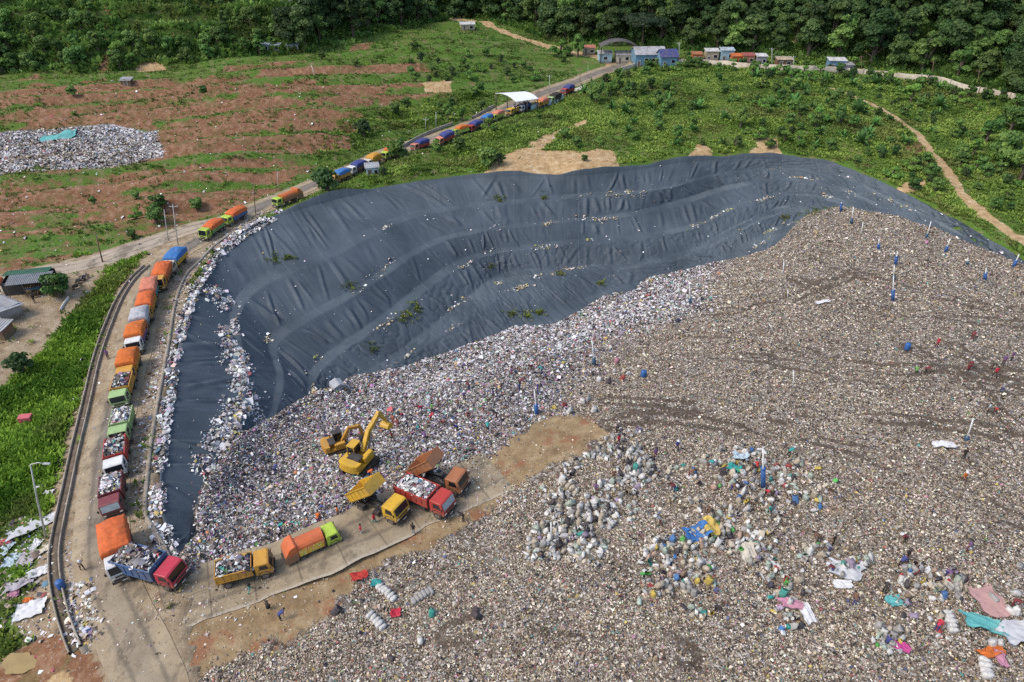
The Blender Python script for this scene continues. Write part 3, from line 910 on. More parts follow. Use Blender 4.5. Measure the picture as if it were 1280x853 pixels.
# old and fresh waste
q = rng.uniform([-50, 18], [110, 148], (2900000, 2))
px_ = to_px(np.c_[q, np.zeros(len(q))])
dist = np.hypot(q[:, 0], q[:, 1])
dens = np.clip((62 / np.hypot(dist, 55)) ** 1.6, .12, 1)
k = (px_[:, 0] > -80) & (px_[:, 0] < 1380) & (px_[:, 1] < 930) & (rng.random(len(q)) < dens)
q = q[k]
k = poly_sd(q[:, 0], q[:, 1], WPOLY) > .15
q = q[k]
dd = poly_sd(q[:, 0], q[:, 1], DIRT1) + 5 * (fbm(q[:, 0] / 4, q[:, 1] / 4, 210, 3) - .5)
ds = line_dist(q[:, 0], q[:, 1], SLAB)
k = (rng.random(len(q)) < np.where(dd > 0, .05, 1) * np.where(ds < 3.3, .22, 1))
q = q[k]
fr_ = fresh_at(q[:, 0], q[:, 1])
whi = sstep(-2, 3, poly_sd(q[:, 0], q[:, 1], WHITE))
track = fbm((q[:, 0] * .94 + q[:, 1] * .3) / 20, (q[:, 1] * .94 - q[:, 0] * .3) / 2.2, 220, 4)
ra = rng.random(len(q))
isw = ra < whi * .42 * (1 - .6 * sstep(.45, .6, fbm(q[:, 0] / 5, q[:, 1] / 5, 222, 3)))
isf = (~isw) & (rng.random(len(q)) < fr_ * (.55 + .35 * sstep(.4, .6, fbm(q[:, 0] / 3.5, q[:, 1] / 3.5, 221, 3))))
iso = ~(isw | isf)
k = ~(iso & ((track > .56) & (rng.random(len(q)) < .5) | (rng.random(len(q)) < .85 * track_at(q[:, 0], q[:, 1]))))      # wheel tracks press the scraps into the soil
q, isw, isf, iso = q[k], isw[k], isf[k], iso[k]
P = np.c_[q, zw(q[:, 0], q[:, 1])]
size = np.where(iso, rng.lognormal(-2.3, .38, len(q)), rng.lognormal(-1.9, .42, len(q))) * (1 + .35 * sstep(60, 110, q[:, 1]))
link("loose_rubbish", bits("loose_rubbish", P, np.clip(size, .05, .8), [(PAL_OLD, WT_OLD), (PAL_NEW, WT_NEW), (PAL_WHITE, WT_WHITE)], [iso, isf, isw], .42), kind="stuff")
print("bits", len(P))


def drop_many(q, ok=lambda h: True):
    out = []
    for x, y in q:
        h = SB.ray_cast(Vector((x, y, 90)), Vector((0, 0, -1)))[0]
        if h: out.append(h[:])
    return np.array(out)


# rubbish along the rim, between kerb and liner
RIMT = UV2([(352, 262), (300, 283), (268, 316), (240, 358), (222, 405), (208, 460), (200, 520), (192, 590), (186, 650), (194, 690), (214, 712), (226, 694), (208, 650), (206, 600), (212, 540), (220, 480), (231, 420), (246, 370), (273, 322), (308, 294), (352, 270)])
q = in_poly_pts(RIMT, 90000)
k = fbm(q[:, 0] / 2.2, q[:, 1] / 2.2, 230, 3) > .40
P = drop_many(q[k][:15000])
link("rim_rubbish", bits("rim_rubbish", P, np.clip(rng.lognormal(-1.4, .45, len(P)), .1, .8), PAL_WHITE, WT_WHITE, .5), kind="stuff")
# rubbish slid onto the first bench of the liner
BP = np.array([np.array(cast(LB, *p)) for p in [(262, 372), (276, 365), (284, 385), (286, 410), (292, 440), (300, 475), (304, 505), (290, 530), (278, 556), (262, 590)]])
BPs = resample(BP, .25)
i = rng.integers(0, len(BPs), 22000)
f = i / len(BPs)
q = BPs[i, :2] + rng.normal(0, 1, (len(i), 2)) * (.22 + .65 * fbm(f * 14, f * 0, 240, 3) + .30 * f)[:, None]
k = fbm(q[:, 0] / 2.0, q[:, 1] / 2.0, 241, 3) > .46 - .1 * f
q = q[k][:8000]
P = np.array([h for h in ((LB.ray_cast(Vector((x, y, 60)), Vector((0, 0, -1)))[0]) for x, y in q) if h])
link("slope_rubbish", bits("slope_rubbish", P, np.clip(rng.lognormal(-1.45, .45, len(P)), .1, .8), PAL_WHITE, WT_WHITE, .5), kind="stuff")
# silt, leaves and scraps caught on the benches
PAL_SILT = np.array([(.42, .33, .2), (.5, .45, .36), (.35, .3, .12), (.22, .24, .06), (.7, .7, .68), (.28, .2, .12), (.3, .3, .3)])
pp = []
for k_ in (2, 4, 6, 8, 10):
    for _ in range(16):
        iu = int(rng.uniform(.12, .98) * NU); jv = int(rng.uniform(bounds[k_] - 1, min(bounds[k_ + 1] + 2, NV - 1)))
        c0 = LPd[iu, jv]; du_ = LPd[min(iu + 6, NU - 1), jv] - LPd[max(iu - 6, 0), jv]; du_ /= np.linalg.norm(du_) + 1e-6
        n_ = int(rng.choice([5, 9, 16, 34, 60]))
        L_ = rng.uniform(.4, 2.6)
        for _k in range(n_):
            e = c0 + du_ * rng.normal(0, L_) + rng.normal(0, .25, 3)
            pp.append(e[:2])
q = np.array(pp)
P = np.array([h for h in ((LB.ray_cast(Vector((x, y, 60)), Vector((0, 0, -1)))[0]) for x, y in q) if h])
link("bench_rubbish", bits("bench_rubbish", P, np.clip(rng.lognormal(-1.25, .4, len(P)), .1, .8), PAL_SILT, np.array([.22, .2, .12, .1, .16, .1, .1]), .2), kind="stuff")
# odd scraps blown over the dry liner
q = np.stack([LPd[rng.integers(0, NU, 900), rng.integers(6, NV - 6, 900)]])[0][:, :2]
P = np.array([h for h in ((LB.ray_cast(Vector((x, y, 60)), Vector((0, 0, -1)))[0]) for x, y in q) if h])
link("blown_scraps", bits("blown_scraps", P, np.clip(rng.lognormal(-1.6, .4, len(P)), .08, .5), PAL_WHITE, WT_WHITE, .2), kind="stuff")
# old heap on the left field, litter at the drain, scraps over the fields
OLDP = UV2([(-120, 178), (0, 176), (60, 168), (130, 168), (200, 168), (203, 192), (150, 204), (80, 208), (0, 213), (-120, 216)], 2)
q = in_poly_pts(OLDP, 26000)[:15000]
P = drop_many(q)
PAL_GREY = PAL_WHITE * .8
brn = fbm(P[:, 0] / 14, (P[:, 1] - .15 * P[:, 0]) / 2.5, 250, 3) > .52
link("old_heap_rubbish", bits("old_heap_rubbish", P, np.clip(rng.lognormal(-1.35, .4, len(P)), .12, .8), [PAL_GREY, PAL_OLD], [WT_WHITE, WT_OLD], .5) if False else bits("old_heap_rubbish", P, np.clip(rng.lognormal(-1.35, .4, len(P)), .12, .8), [(PAL_GREY, WT_WHITE), (PAL_OLD * .8, WT_OLD)], [~brn, brn], .5), kind="stuff")
LITP = [UV2([(86, 735), (104, 730), (116, 775), (108, 805), (92, 800), (84, 770)]), UV2([(330, 262), (345, 270), (300, 296), (262, 340), (232, 410), (214, 500), (204, 590), (170, 640), (163, 600), (178, 500), (196, 420), (226, 350), (270, 300)])]
q = np.vstack([in_poly_pts(LITP[0], 5000)[:900], in_poly_pts(LITP[1], 9000)[:2600]])
q[:900] += rng.normal(0, .7, (900, 2))
q2 = np.vstack([SLABS[rng.integers(0, len(SLABS), 1500), :2] + rng.normal(0, 2.0, (1500, 2)), ROADS[rng.integers(0, 95, 700), :2] + rng.normal(0, 2.3, (700, 2))])
q3 = in_poly_pts(UV2([(-10, 650), (40, 636), (66, 642), (70, 700), (64, 745), (66, 805), (-10, 805)], -1), 3000)[:700]
q = np.vstack([q, q3, q2])
P = drop_many(q); P[-2200:, 2] += .05
link("roadside_rubbish", bits("roadside_rubbish", P, np.clip(np.where(np.arange(len(P)) < len(P) - 2200, rng.lognormal(-1.65, .5, len(P)), rng.lognormal(-2.35, .4, len(P))), .05, .55), [(PAL_WHITE, WT_WHITE), (PAL_OLD, WT_OLD)], [np.arange(len(P)) % 2 == 0, np.arange(len(P)) % 2 == 1], .35), kind="stuff")
q = rng.uniform([-160, 30], [10, 200], (5200, 2))
q = q[line_dist(q[:, 0], q[:, 1], ROAD) > 3.2]
q = q[poly_sd(q[:, 0], q[:, 1], HOLE) < -1]
P = drop_many(q)
link("field_litter", bits("field_litter", P, np.clip(rng.lognormal(-1.55, .5, len(P)), .08, .6), np.vstack([PAL_WHITE, PAL_SILT]), np.concatenate([WT_WHITE, np.full(7, .05)]), .3), kind="stuff")


from bisect import bisect
_gi = {}


def gridval(arr, x, y):
    A = arr.reshape(len(gx), len(gy))
    ix = np.clip(np.searchsorted(gx, x) - 1, 0, len(gx) - 2); iy = np.clip(np.searchsorted(gy, y) - 1, 0, len(gy) - 2)
    fx = np.clip((x - gx[ix]) / (gx[ix + 1] - gx[ix]), 0, 1); fy = np.clip((y - gy[iy]) / (gy[iy + 1] - gy[iy]), 0, 1)
    return A[ix, iy] * (1 - fx) * (1 - fy) + A[ix + 1, iy] * fx * (1 - fy) + A[ix, iy + 1] * (1 - fx) * fy + A[ix + 1, iy + 1] * fx * fy



# ================================================================== plants
M_LEAF = attr_mat("leaves", .6, .25, .28, .34)
M_GRASS = attr_mat("grass_blades", .7, .2, .25)
M_BARK = paint("bark", (.11, .085, .06), .9, .35, 2.0)


def leaf_quads(C, N, s, asp=1.0):
    """quads at centres C facing N with half sizes s"""
    n = len(C)
    N = N / (np.linalg.norm(N, axis=1)[:, None] + 1e-9)
    T = np.cross(N, rng.normal(0, 1, (n, 3))); T /= np.linalg.norm(T, axis=1)[:, None] + 1e-9
    B = np.cross(N, T)
    s = s[:, None]
    V = np.stack([C - T * s - B * s * asp * .5, C + T * s * .2 - B * s * asp, C + T * s, C + T * s * .1 + B * s * asp], 1)
    F = np.arange(n * 4).reshape(n, 4)
    return V.reshape(-1, 3), F


def crown_mesh(name, lobes, per, size, c_lo, c_hi, up=.5):
    Cs, Ns, cs = [], [], []
    for (cx, cy, cz, r, rz) in lobes:
        n = int(per * r * r)
        d = rng.normal(0, 1, (n, 3)); d[:, 2] = np.where(d[:, 2] < -.35, -d[:, 2], d[:, 2])
        d /= np.linalg.norm(d, axis=1)[:, None]
        rr = rng.uniform(.55, 1.08, n) ** .6
        Cs.append(np.array([cx, cy, cz]) + d * np.stack([r * rr, r * rr, rz * rr], 1))
        Ns.append(d + rng.normal(0, .55, (n, 3)) + np.array([0, 0, up]))
        tone = rng.uniform(0, 1)
        tt = np.clip(tone * .6 + rng.normal(.2, .25, n), 0, 1)[:, None]
        cs.append(np.array(c_lo) * (1 - tt) + np.array(c_hi) * tt)
    C = np.vstack(Cs); N = np.vstack(Ns); c = np.vstack(cs)
    V, F = leaf_quads(C, N, size * rng.uniform(.6, 1.35, len(C)))
    return V, F, c


def broad_lobes(h, rad, base, n, flat=1.0):
    L = []
    for i in range(n):
        a = rng.uniform(0, 2 * np.pi); u = rng.uniform(0, 1)
        zz = base + (h - base) * (.15 + .75 * u)
        rr = rad * (1 - .55 * u ** 1.6) * rng.uniform(.25, .95)
        r = rad * rng.uniform(.28, .48)
        L.append((rr * math.cos(a), rr * math.sin(a), zz, r, r * flat * rng.uniform(.6, .85)))
    return L


def tube_np(path, radii, k=6):
    path = np.asarray(path, float); n = len(path)
    d = np.gradient(path, axis=0); d /= np.linalg.norm(d, axis=1)[:, None] + 1e-9
    ref = np.where(np.abs(d[:, 2:3]) > .9, np.array([[1., 0, 0]]), np.array([[0., 0, 1]]))
    a = np.cross(d, ref); a /= np.linalg.norm(a, axis=1)[:, None] + 1e-9
    b_ = np.cross(d, a)
    th = np.linspace(0, 2 * np.pi, k, endpoint=False)
    V = path[:, None] + (a[:, None] * np.cos(th)[None, :, None] + b_[:, None] * np.sin(th)[None, :, None]) * np.asarray(radii)[:, None, None]
    F = []
    for i in range(n - 1):
        for j in range(k):
            F.append((i * k + j, i * k + (j + 1) % k, (i + 1) * k + (j + 1) % k, (i + 1) * k + j))
    return V.reshape(-1, 3), np.array(F)


def join_np(parts):
    Vs, Fs, o = [], [], 0
    for V, F in parts:
        Vs.append(V); Fs.append(F + o); o += len(V)
    return np.vstack(Vs), np.vstack(Fs)


def trunk_mesh(name, h, base, r, lobes):
    parts = [tube_np([(0, 0, -.6), (.05, 0, h * .25), (rng.normal(0, .2), rng.normal(0, .2), h * .55), (0, 0, h * .85)], [r * 1.25, r, r * .7, r * .2])]
    for (cx, cy, cz, lr, _) in lobes[:7]:
        parts.append(tube_np([(0, 0, min(base, cz - .5)), (cx * .5, cy * .5, (base + cz) * .5), (cx, cy, cz)], [r * .5, r * .33, r * .12], 5))
    V, F = join_np(parts)
    return mesh_np(name, V, F, M_BARK, True)


G_DARK = ((.026, .064, .020), (.10, .155, .040))
G_MID = ((.048, .112, .025), (.18, .28, .062))
G_BRIGHT = ((.055, .135, .024), (.21, .33, .06))
G_OLIVE = ((.028, .062, .018), (.105, .155, .042))
TREES = {}


def make_variant(kind, i, h, rad, base, nl, per, size, cols, flat=1.0):
    lobes = broad_lobes(h, rad, base, nl, flat)
    V, F, c = crown_mesh("crown", lobes, per, size, *cols)
    cm = mesh_np("crown", V, F, M_LEAF, False, c, domain='FACE')
    tm = trunk_mesh("trunk", h, base, .16 + .02 * h, lobes)
    TREES.setdefault(kind, []).append((cm, tm, V, F, c))


for i in range(4): make_variant("forest", i, rng.uniform(10.5, 13.5), rng.uniform(3.8, 4.8), 1.6, 22, 95, .36, G_DARK)
for i in range(3): make_variant("forest", i, rng.uniform(9, 11), rng.uniform(3.4, 4.4), 1.4, 20, 95, .36, G_OLIVE)
for i in range(2): make_variant("forest", i, rng.uniform(9, 12.5), rng.uniform(3.0, 4.4), 1.4, 20, 95, .36, G_MID)
for i in range(3): make_variant("hill", i, rng.uniform(5.5, 8), rng.uniform(2.4, 3.2), 1.4, 13, 130, .30, G_MID)
for i in range(2): make_variant("hill", i, rng.uniform(5, 7), rng.uniform(2.2, 2.8), 1.2, 12, 130, .30, G_BRIGHT)
for i in range(4): make_variant("shrub", i, rng.uniform(1.6, 2.6), rng.uniform(1.0, 1.5), .15, 10, 420, .15, [G_MID, G_BRIGHT, G_DARK, G_MID][i])
make_variant("umbrella", 0, 9.5, 8.5, 7.2, 26, 40, .34, ((.012, .030, .012), (.035, .055, .022)), .35)
# rosette plants: arching blades from a short stem
for i in range(3):
    Vs, Fs, cs = [], [], []
    nb = 17; h = 2.2 + .5 * i
    for kq in range(nb):
        a = kq * 2.4 + rng.normal(0, .2); el = rng.uniform(.25, 1.25); L = h * rng.uniform(.7, 1.05); w = .2 + .06 * i
        tq = np.linspace(0, 1, 6)
        r_ = L * tq * math.cos(el); z_ = .35 + L * (tq * math.sin(el) - .55 * tq ** 2.2 * math.cos(el))
        ww = w * np.array([.3, .9, 1.0, .85, .5, .06])
        ctr = np.stack([r_ * math.cos(a), r_ * math.sin(a), z_], 1); sd2 = np.array([-math.sin(a), math.cos(a), 0.0])
        Vb = np.stack([ctr - sd2 * ww[:, None], ctr + sd2 * ww[:, None]], 1).reshape(-1, 3)
        Fb = np.array([[2 * u_, 2 * u_ + 1, 2 * u_ + 3, 2 * u_ + 2] for u_ in range(5)])
        Fs.append(Fb + len(Vs) * 12); Vs.append(Vb)
        tt = rng.uniform(0, 1); lo, hi = ((.04, .10, .03), (.15, .30, .06))
        cs.append(np.tile(np.array(lo) * (1 - tt) + np.array(hi) * tt, (5, 1)))
    V, F, c = np.vstack(Vs), np.vstack(Fs), np.vstack(cs)
    cm = mesh_np("fronds", V, F, M_LEAF, False, c, domain='FACE')
    st_ = tube_np([(0, 0, -.3), (0, 0, .25), (.02, 0, .5)], [.12, .10, .06])
    TREES.setdefault("rosette", []).append((cm, mesh_np("stem", *st_, M_BARK, True), V, F, c))


def plant(kind, x, y, s, name, label, cat, group=None, var=None, z=None, parts=("crown", "trunk"), sz=None):
    vs = TREES[kind]
    cm, tm = vs[var if var is not None else int(rng.integers(len(vs)))][:2]
    p = drop(x, y) if z is None else Vector((x, y, z))
    e = bpy.data.objects.new(name, None); COL.objects.link(e)
    e.location = p; e.rotation_euler = (0, 0, rng.uniform(0, 6.28)); e.scale = (s, s, s if sz is None else sz)
    e.empty_display_size = .5
    e["label"] = label; e["category"] = cat
    if group: e["group"] = group
    link(parts[0], cm, e); link(parts[1], tm, e)
    return e


def thin(P, r):
    """greedy spacing"""
    out, grid = [], {}
    for p in P:
        g = (int(p[0] // r), int(p[1] // r)); ok = True
        for a in (-1, 0, 1):
            for b_ in (-1, 0, 1):
                for o in grid.get((g[0] + a, g[1] + b_), ()):
                    if (o[0] - p[0]) ** 2 + (o[1] - p[1]) ** 2 < r * r: ok = False
        if ok:
            grid.setdefault(g, []).append(p); out.append(p)
    return np.array(out)


# ---- forest: individual trees where they show largest, the far crowns as one mass
q = rng.uniform([-420, 170], [420, 372], (26000, 2))
sdq = poly_sd(q[:, 0], q[:, 1], HILLP)
lefty = q[:, 0] < -72 + 10 * (fbm(q[:, 1] / 15, q[:, 1] * 0, 300, 2) - .5)
pxq = to_px(np.c_[q, zg(q[:, 0], q[:, 1])])
clear = fbm(q[:, 0] / 17, q[:, 1] / 12, 301, 3)
k = (sdq > np.where(lefty, 1.5, 2.5)) & (sdq < 95) & (pxq[:, 0] > -260) & (pxq[:, 0] < 1540)
k &= ~(lefty & (clear > .47) & (sdq > 12))
k &= line_dist(q[:, 0], q[:, 1], BACK) > 4
k &= (gridval(red, q[:, 0], q[:, 1]) < .3) & (gridval(sand, q[:, 0], q[:, 1]) < .3)
q, lefty, sdq, pxq = q[k], lefty[k], sdq[k], pxq[k]
qa = thin(q[~lefty], 4.9); qb = thin(q[lefty], 3.4)
allq = [(p, 0) for p in qa] + [(p, 1) for p in qb]
inview = []
rest = []
for p, l in allq:
    z = float(zg(np.array([p[0]]), np.array([p[1]]))[0])
    pt = to_px(np.array([[p[0], p[1], z + (9 if not l else 5)]]))[0]
    pb = to_px(np.array([[p[0], p[1], z]]))[0]
    (inview if (-10 < pt[0] < 1290 and pb[1] > 2) else rest).append((p, l, z, pt))
# nearest first: they show largest
inview.sort(key=lambda r_: np.hypot(r_[0][0], r_[0][1]) - 25 * (not r_[1]))
for (typ, cap) in ((0, 200), (1, 95)):
    sel = [r_ for r_ in inview if r_[1] == typ]
    rest += sel[cap:]
    for (p, l, z, pt) in sel[:cap]:
        if not l:
            v_ = int(rng.integers(9)); s = rng.uniform(.7, 1.3)
            if pt[0] < 560: lb, g = "tall broadleaf tree in the dark wood behind the left terraces", "trees of the wood behind the terraces"
            elif pt[0] < 860: lb, g = "tall dark broadleaf tree in the forest behind the blue gate building", "forest trees behind the gate building"
            else: lb, g = "tall dark broadleaf tree in the forest behind the cream boundary wall", "forest trees behind the boundary wall"
            plant("forest", p[0], p[1], s, "forest_tree", lb, "tree", g, v_, z - .3)
        else:
            plant("hill", p[0], p[1], rng.uniform(.5, .95), "hill_tree", "low bushy green tree on the scrubby hillside at upper left", "tree", "trees on the upper left hillside", None, z - .3)
Vs, Fs, cs, o = [], [], [], 0
for (p, l, z, pt) in rest:
    if np.hypot(*p) > 390: continue
    vs = TREES["hill" if l else "forest"]
    _, _, V, F, c = vs[int(rng.integers(len(vs)))]
    k = rng.random(len(F)) < .5
    a = rng.uniform(0, 6.28); s = rng.uniform(.8, 1.2)
    Fk = F[k]
    W = V[Fk.ravel()].reshape(-1, 4, 3)
    W = W.mean(1, keepdims=True) + (W - W.mean(1, keepdims=True)) * 1.35
    W = W.reshape(-1, 3) * s
    W = np.stack([W[:, 0] * math.cos(a) - W[:, 1] * math.sin(a), W[:, 0] * math.sin(a) + W[:, 1] * math.cos(a), W[:, 2]], 1) + np.array([p[0], p[1], z - .3])
    Vs.append(W); Fs.append(np.arange(len(W)).reshape(-1, 4) + o); o += len(W); cs.append(c[k] * rng.uniform(.8, 1.2))
print("forest rest", len(rest), "inview", len(inview))
link("far_forest", mesh_np("far_forest", np.vstack(Vs), np.vstack(Fs), M_LEAF, False, np.vstack(cs), domain='FACE'), kind="stuff")

# ---- single trees and shrubs one can point at
p = at(800, 66); plant("umbrella", p.x + 2, p.y + 9, 1.0, "umbrella_tree", "wide flat-topped dark tree spreading over the gate building roof", "tree")
for (px, py, kd, s, lb) in [
    (722, 72, "hill", .95, "round dark green tree beside the road just left of the gate"),
    (700, 70, "shrub", 2.2, "low round bush under the pale road left of the gate"),
    (745, 128, "hill", .78, "dark bushy tree at the bend beside the concrete apron"),
    (762, 122, "hill", .66, "smaller dark tree just right of the one at the road bend"),
    (610, 208, "shrub", 2.0, "dark round bush on the grass above the sandy bank"),
    (410, 240, "shrub", 2.4, "dark spreading bush at the road edge beside the orange compactor truck"),
    (497, 198, "shrub", 2.0, "dark bush beside the road close to the small blue hut"),
    (455, 170, "shrub", 1.9, "bush in the green ditch left of the lime truck"),
    (1138, 128, "hill", .8, "round dark tree on the green slope above the dirt trail"),
    (1122, 126, "hill", .62, "small dark tree left of the round tree above the trail"),
    (1250, 205, "hill", 1.15, "large dark tree on the right slope near the photo edge"),
    (1232, 178, "hill", .95, "dark tree behind the large one on the right slope"),
    (1275, 225, "hill", 1.2, "dark tree cut by the right edge of the photo"),
    (1215, 196, "hill", .7, "small tree in front of the dark group on the right slope"),
    (1262, 165, "hill", 1.0, "dark tree at the back of the right slope below the wall"),
    (578, 152, "hill", .6, "dark leafy tree at the roadside left of the white canopy"),
    (560, 150, "hill", .55, "dark leafy tree next to the bare roadside verge"),
    (602, 140, "hill", .5, "small dark tree at the left foot of the white canopy"),
    (845, 178, "hill", .5, "dark shrubby tree on the slope below the boundary wall"),
    (925, 160, "hill", .62, "dark leafy tree in the middle of the green slope"),
    (812, 112, "hill", .55, "dark tree on the slope right under the gate building"),
    (980, 178, "hill", .45, "low dark tree near the right end of the pit rim"),
    (75, 372, "shrub", 1.7, "tall green bush beside the motorcycles parked at the camp"),
    (30, 465, "shrub", 1.5, "leafy bush at the corner of the bare camp ground"),
]:
    p = at(px, py); plant(kd, p.x, p.y, s, "tree" if kd == "hill" else "bush", lb, "tree" if kd == "hill" else "bush", None)

for px, py in [(862, 83), (880, 85), (897, 86), (916, 88), (942, 90), (957, 91), (972, 92), (1003, 93), (1025, 95), (1062, 97), (1090, 99), (1112, 101), (1135, 104), (1160, 107), (1178, 110), (1200, 117), (1228, 123), (1252, 127), (1270, 132)]:
    p = at(px, py + 1); plant("shrub", p.x, p.y, rng.uniform(.7, 1.5), "shrub", "leafy shrub growing right at the foot of the cream boundary wall", "shrub", "shrubs at the foot of the boundary wall", None, None, ("foliage", "stem"))

# rosette plants on the slope right of the road
q = rng.uniform([20, 140], [130, 228], (900, 2))
px_ = to_px(np.c_[q, zg(q[:, 0], q[:, 1])])
k = (px_[:, 0] > 700) & (px_[:, 0] < 1180) & (px_[:, 1] > 92) & (px_[:, 1] < 190) & (poly_sd(q[:, 0], q[:, 1], HOLE) < -4) & (line_dist(q[:, 0], q[:, 1], ROAD) > 6) & (line_dist(q[:, 0], q[:, 1], TRAIL) > 3)
for p in thin(q[k], 4.5)[:70]:
    plant("rosette", p[0], p[1], rng.uniform(.7, 1.35), "rosette_plant", "broad-leaved rosette plant on the green slope between gate and pit", "plant", "rosette plants on the slope between gate and pit", None, None, ("fronds", "stem"))
# shrubs
q = rng.uniform([-160, 60], [190, 236], (9000, 2))
zq = zg(q[:, 0], q[:, 1]); px_ = to_px(np.c_[q, zq])
k = (px_[:, 0] > -20) & (px_[:, 0] < 1300) & (poly_sd(q[:, 0], q[:, 1], HOLE) < -3.0) & (line_dist(q[:, 0], q[:, 1], ROAD) > np.where(q[:, 1] > 110, 9, 5)) & (line_dist(q[:, 0], q[:, 1], SIDE) > 4) & (line_dist(q[:, 0], q[:, 1], TRAIL) > 2.5) & (poly_sd(q[:, 0], q[:, 1], HILLP) < -1)
k &= (line_dist(q[:, 0], q[:, 1], CAMPR) > 7) & (poly_sd(q[:, 0], q[:, 1], OLDP) < -2)
q = q[k]
gm = np.minimum(fbm(q[:, 0] / 13, q[:, 1] / 13, 310, 3), 1)
rq = rng.random(len(q))
side = np.where((q[:, 0] < -35) & (q[:, 1] > 125), .012, .55)       # few on the red field
side = np.where(q[:, 0] > 22, .95, side)
q = q[(gm > .45) & (rq < side)]
n = 0
for p in thin(q, 2.8)[:290]:
    pp_ = to_px(np.array([[p[0], p[1], 0]]))[0]
    if pp_[1] > 300 and pp_[0] < 200: continue
    if p[0] > 22: lb, g = "leafy green shrub on the slope between the wall and the pit", "shrubs on the slope between wall and pit"
    elif p[0] > -40 or p[1] < 125: lb, g = "green shrub in the grass beside the haul road", "shrubs beside the haul road"
    else: lb, g = "green shrub on the terraces of the left field", "shrubs on the left field"
    plant("shrub", p[0], p[1], rng.uniform(.55, 1.35), "shrub", lb, "shrub", g, None, None, ("foliage", "stem"))
    n += 1
print("shrubs", n)

# ---- grass and undergrowth
def tufts(name, Pq, hgt, c_lo, c_hi, nb=7, wid_=.10, seed=0, spread=.22):
    n = len(Pq)
    a = rng.uniform(0, 6.28, (n, nb)); lean = rng.uniform(.25, 1.0, (n, nb)); L = hgt[:, None] * rng.uniform(.5, 1.15, (n, nb))
    base = Pq[:, None] + np.stack([np.cos(a) * spread * rng.random((n, nb)) * 1.5, np.sin(a) * spread * rng.random((n, nb)) * 1.5, 0 * a - .05], 2) * (hgt[:, None, None] / .5)
    tip = base + np.stack([np.cos(a) * lean * L, np.sin(a) * lean * L, L * np.sqrt(np.clip(1.2 - lean ** 2 * .8, .1, 2))], 2)
    sd2 = np.stack([-np.sin(a), np.cos(a), 0 * a], 2) * (wid_ * hgt[:, None, None] / .5)
    mid_ = base * .45 + tip * .55 + np.array([0, 0, .06]) * hgt[:, None, None]
    V = np.stack([base - sd2 * .4, mid_ - sd2, tip, mid_ + sd2], 2)
    F = np.arange(n * nb * 4).reshape(-1, 4)
    tone = fbm(Pq[:, 0] / 6, Pq[:, 1] / 6, 320 + seed, 3)
    tt = np.clip(sstep(.3, .7, tone)[:, None] * .65 + rng.normal(.18, .2, (n, nb)), 0, 1)[..., None]
    c = np.array(c_lo) * (1 - tt) + np.array(c_hi) * tt
    dry = sstep(.58, .7, fbm(Pq[:, 0] / 9, Pq[:, 1] / 9, 330 + seed, 3))[:, None, None] * .55
    c = c * (1 - dry) + np.array([.14, .13, .045]) * dry
    return mesh_np(name, V.reshape(-1, 3), F, M_GRASS, False, c.reshape(-1, 3), domain='FACE')


green = grass * (1 - .62 * np.clip(red * 1.3, 0, 1)) * (1 - np.clip(sand * 1.2, 0, 1)) * (1 - np.clip(litter, 0, 1))


def grass_pts(lo, hi, n, thr=.45):
    q = rng.uniform(lo, hi, (n, 2))
    px_ = to_px(np.c_[q, np.zeros(n)])
    k = (px_[:, 0] > -60) & (px_[:, 0] < 1340) & (px_[:, 1] < 900)
    q = q[k]
    k = (gridval(green, q[:, 0], q[:, 1]) > thr + rng.normal(0, .18, len(q))) & (poly_sd(q[:, 0], q[:, 1], HOLE) < -1.2)
    q = q[k]
    k = np.ones(len(q), bool)
    for a_, w_ in ((ROAD, 3.3), (SIDE, 2.7), (TRAIL, 1.3)): k &= line_dist(q[:, 0], q[:, 1], a_) > w_
    return q[k]


q = grass_pts([-75, 25], [-18, 105], 60000)
SHEETP = UV2([(-20, 650), (40, 636), (66, 642), (70, 700), (64, 745), (64, 800), (-20, 800)], -1)
q = q[(poly_sd(q[:, 0], q[:, 1], SHEETP) < 0) | (rng.random(len(q)) < .16)]
P = np.c_[q, gridval(GZf, q[:, 0], q[:, 1])]
link("verge_grass", tufts("verge_grass", P, rng.uniform(.3, .75, len(P)) * (.6 + .9 * fbm(q[:, 0] / 4, q[:, 1] / 4, 341, 2)), (.055, .135, .012), (.25, .40, .045), 7, .11, 1), kind="stuff")
print("verge", len(P))
q = grass_pts([-190, 95], [20, 300], 110000)
q = q[fbm(q[:, 0] / 5, (q[:, 1] - .3 * q[:, 0]) / 1.6, 345, 4) > .47]
P = np.c_[q, gridval(GZf, q[:, 0], q[:, 1])]
link("field_grass", tufts("field_grass", P, rng.uniform(.2, .55, len(P)) * (.4 + fbm(q[:, 0] / 5, q[:, 1] / 5, 342, 2)), (.045, .10, .016), (.19, .28, .05), 6, .15, 2), kind="stuff")
print("field", len(P))
LUSH = UV2([(400, 192), (440, 152), (560, 126), (640, 119), (622, 133), (545, 160), (475, 186), (410, 214)])
RSIDE = np.vstack([ROADS[(ROADS[:, 1] > 70)], [[60, 240], [420, 240], [420, 60], [60, 60]]])
q = grass_pts([-75, 95], [200, 240], 150000)
q = q[(poly_sd(q[:, 0], q[:, 1], RSIDE) > 0) | (poly_sd(q[:, 0], q[:, 1], LUSH) > -1.5)]
P = np.c_[q, gridval(GZf, q[:, 0], q[:, 1])]
link("slope_grass", tufts("slope_grass", P, rng.uniform(.25, .75, len(P)) * (.3 + 1.3 * fbm(q[:, 0] / 6, q[:, 1] / 6, 343, 3)) * np.clip(line_dist(q[:, 0], q[:, 1], ROAD) / 11, .35, 1), (.070, .140, .022), (.29, .39, .075), 7, .13, 3), kind="stuff")
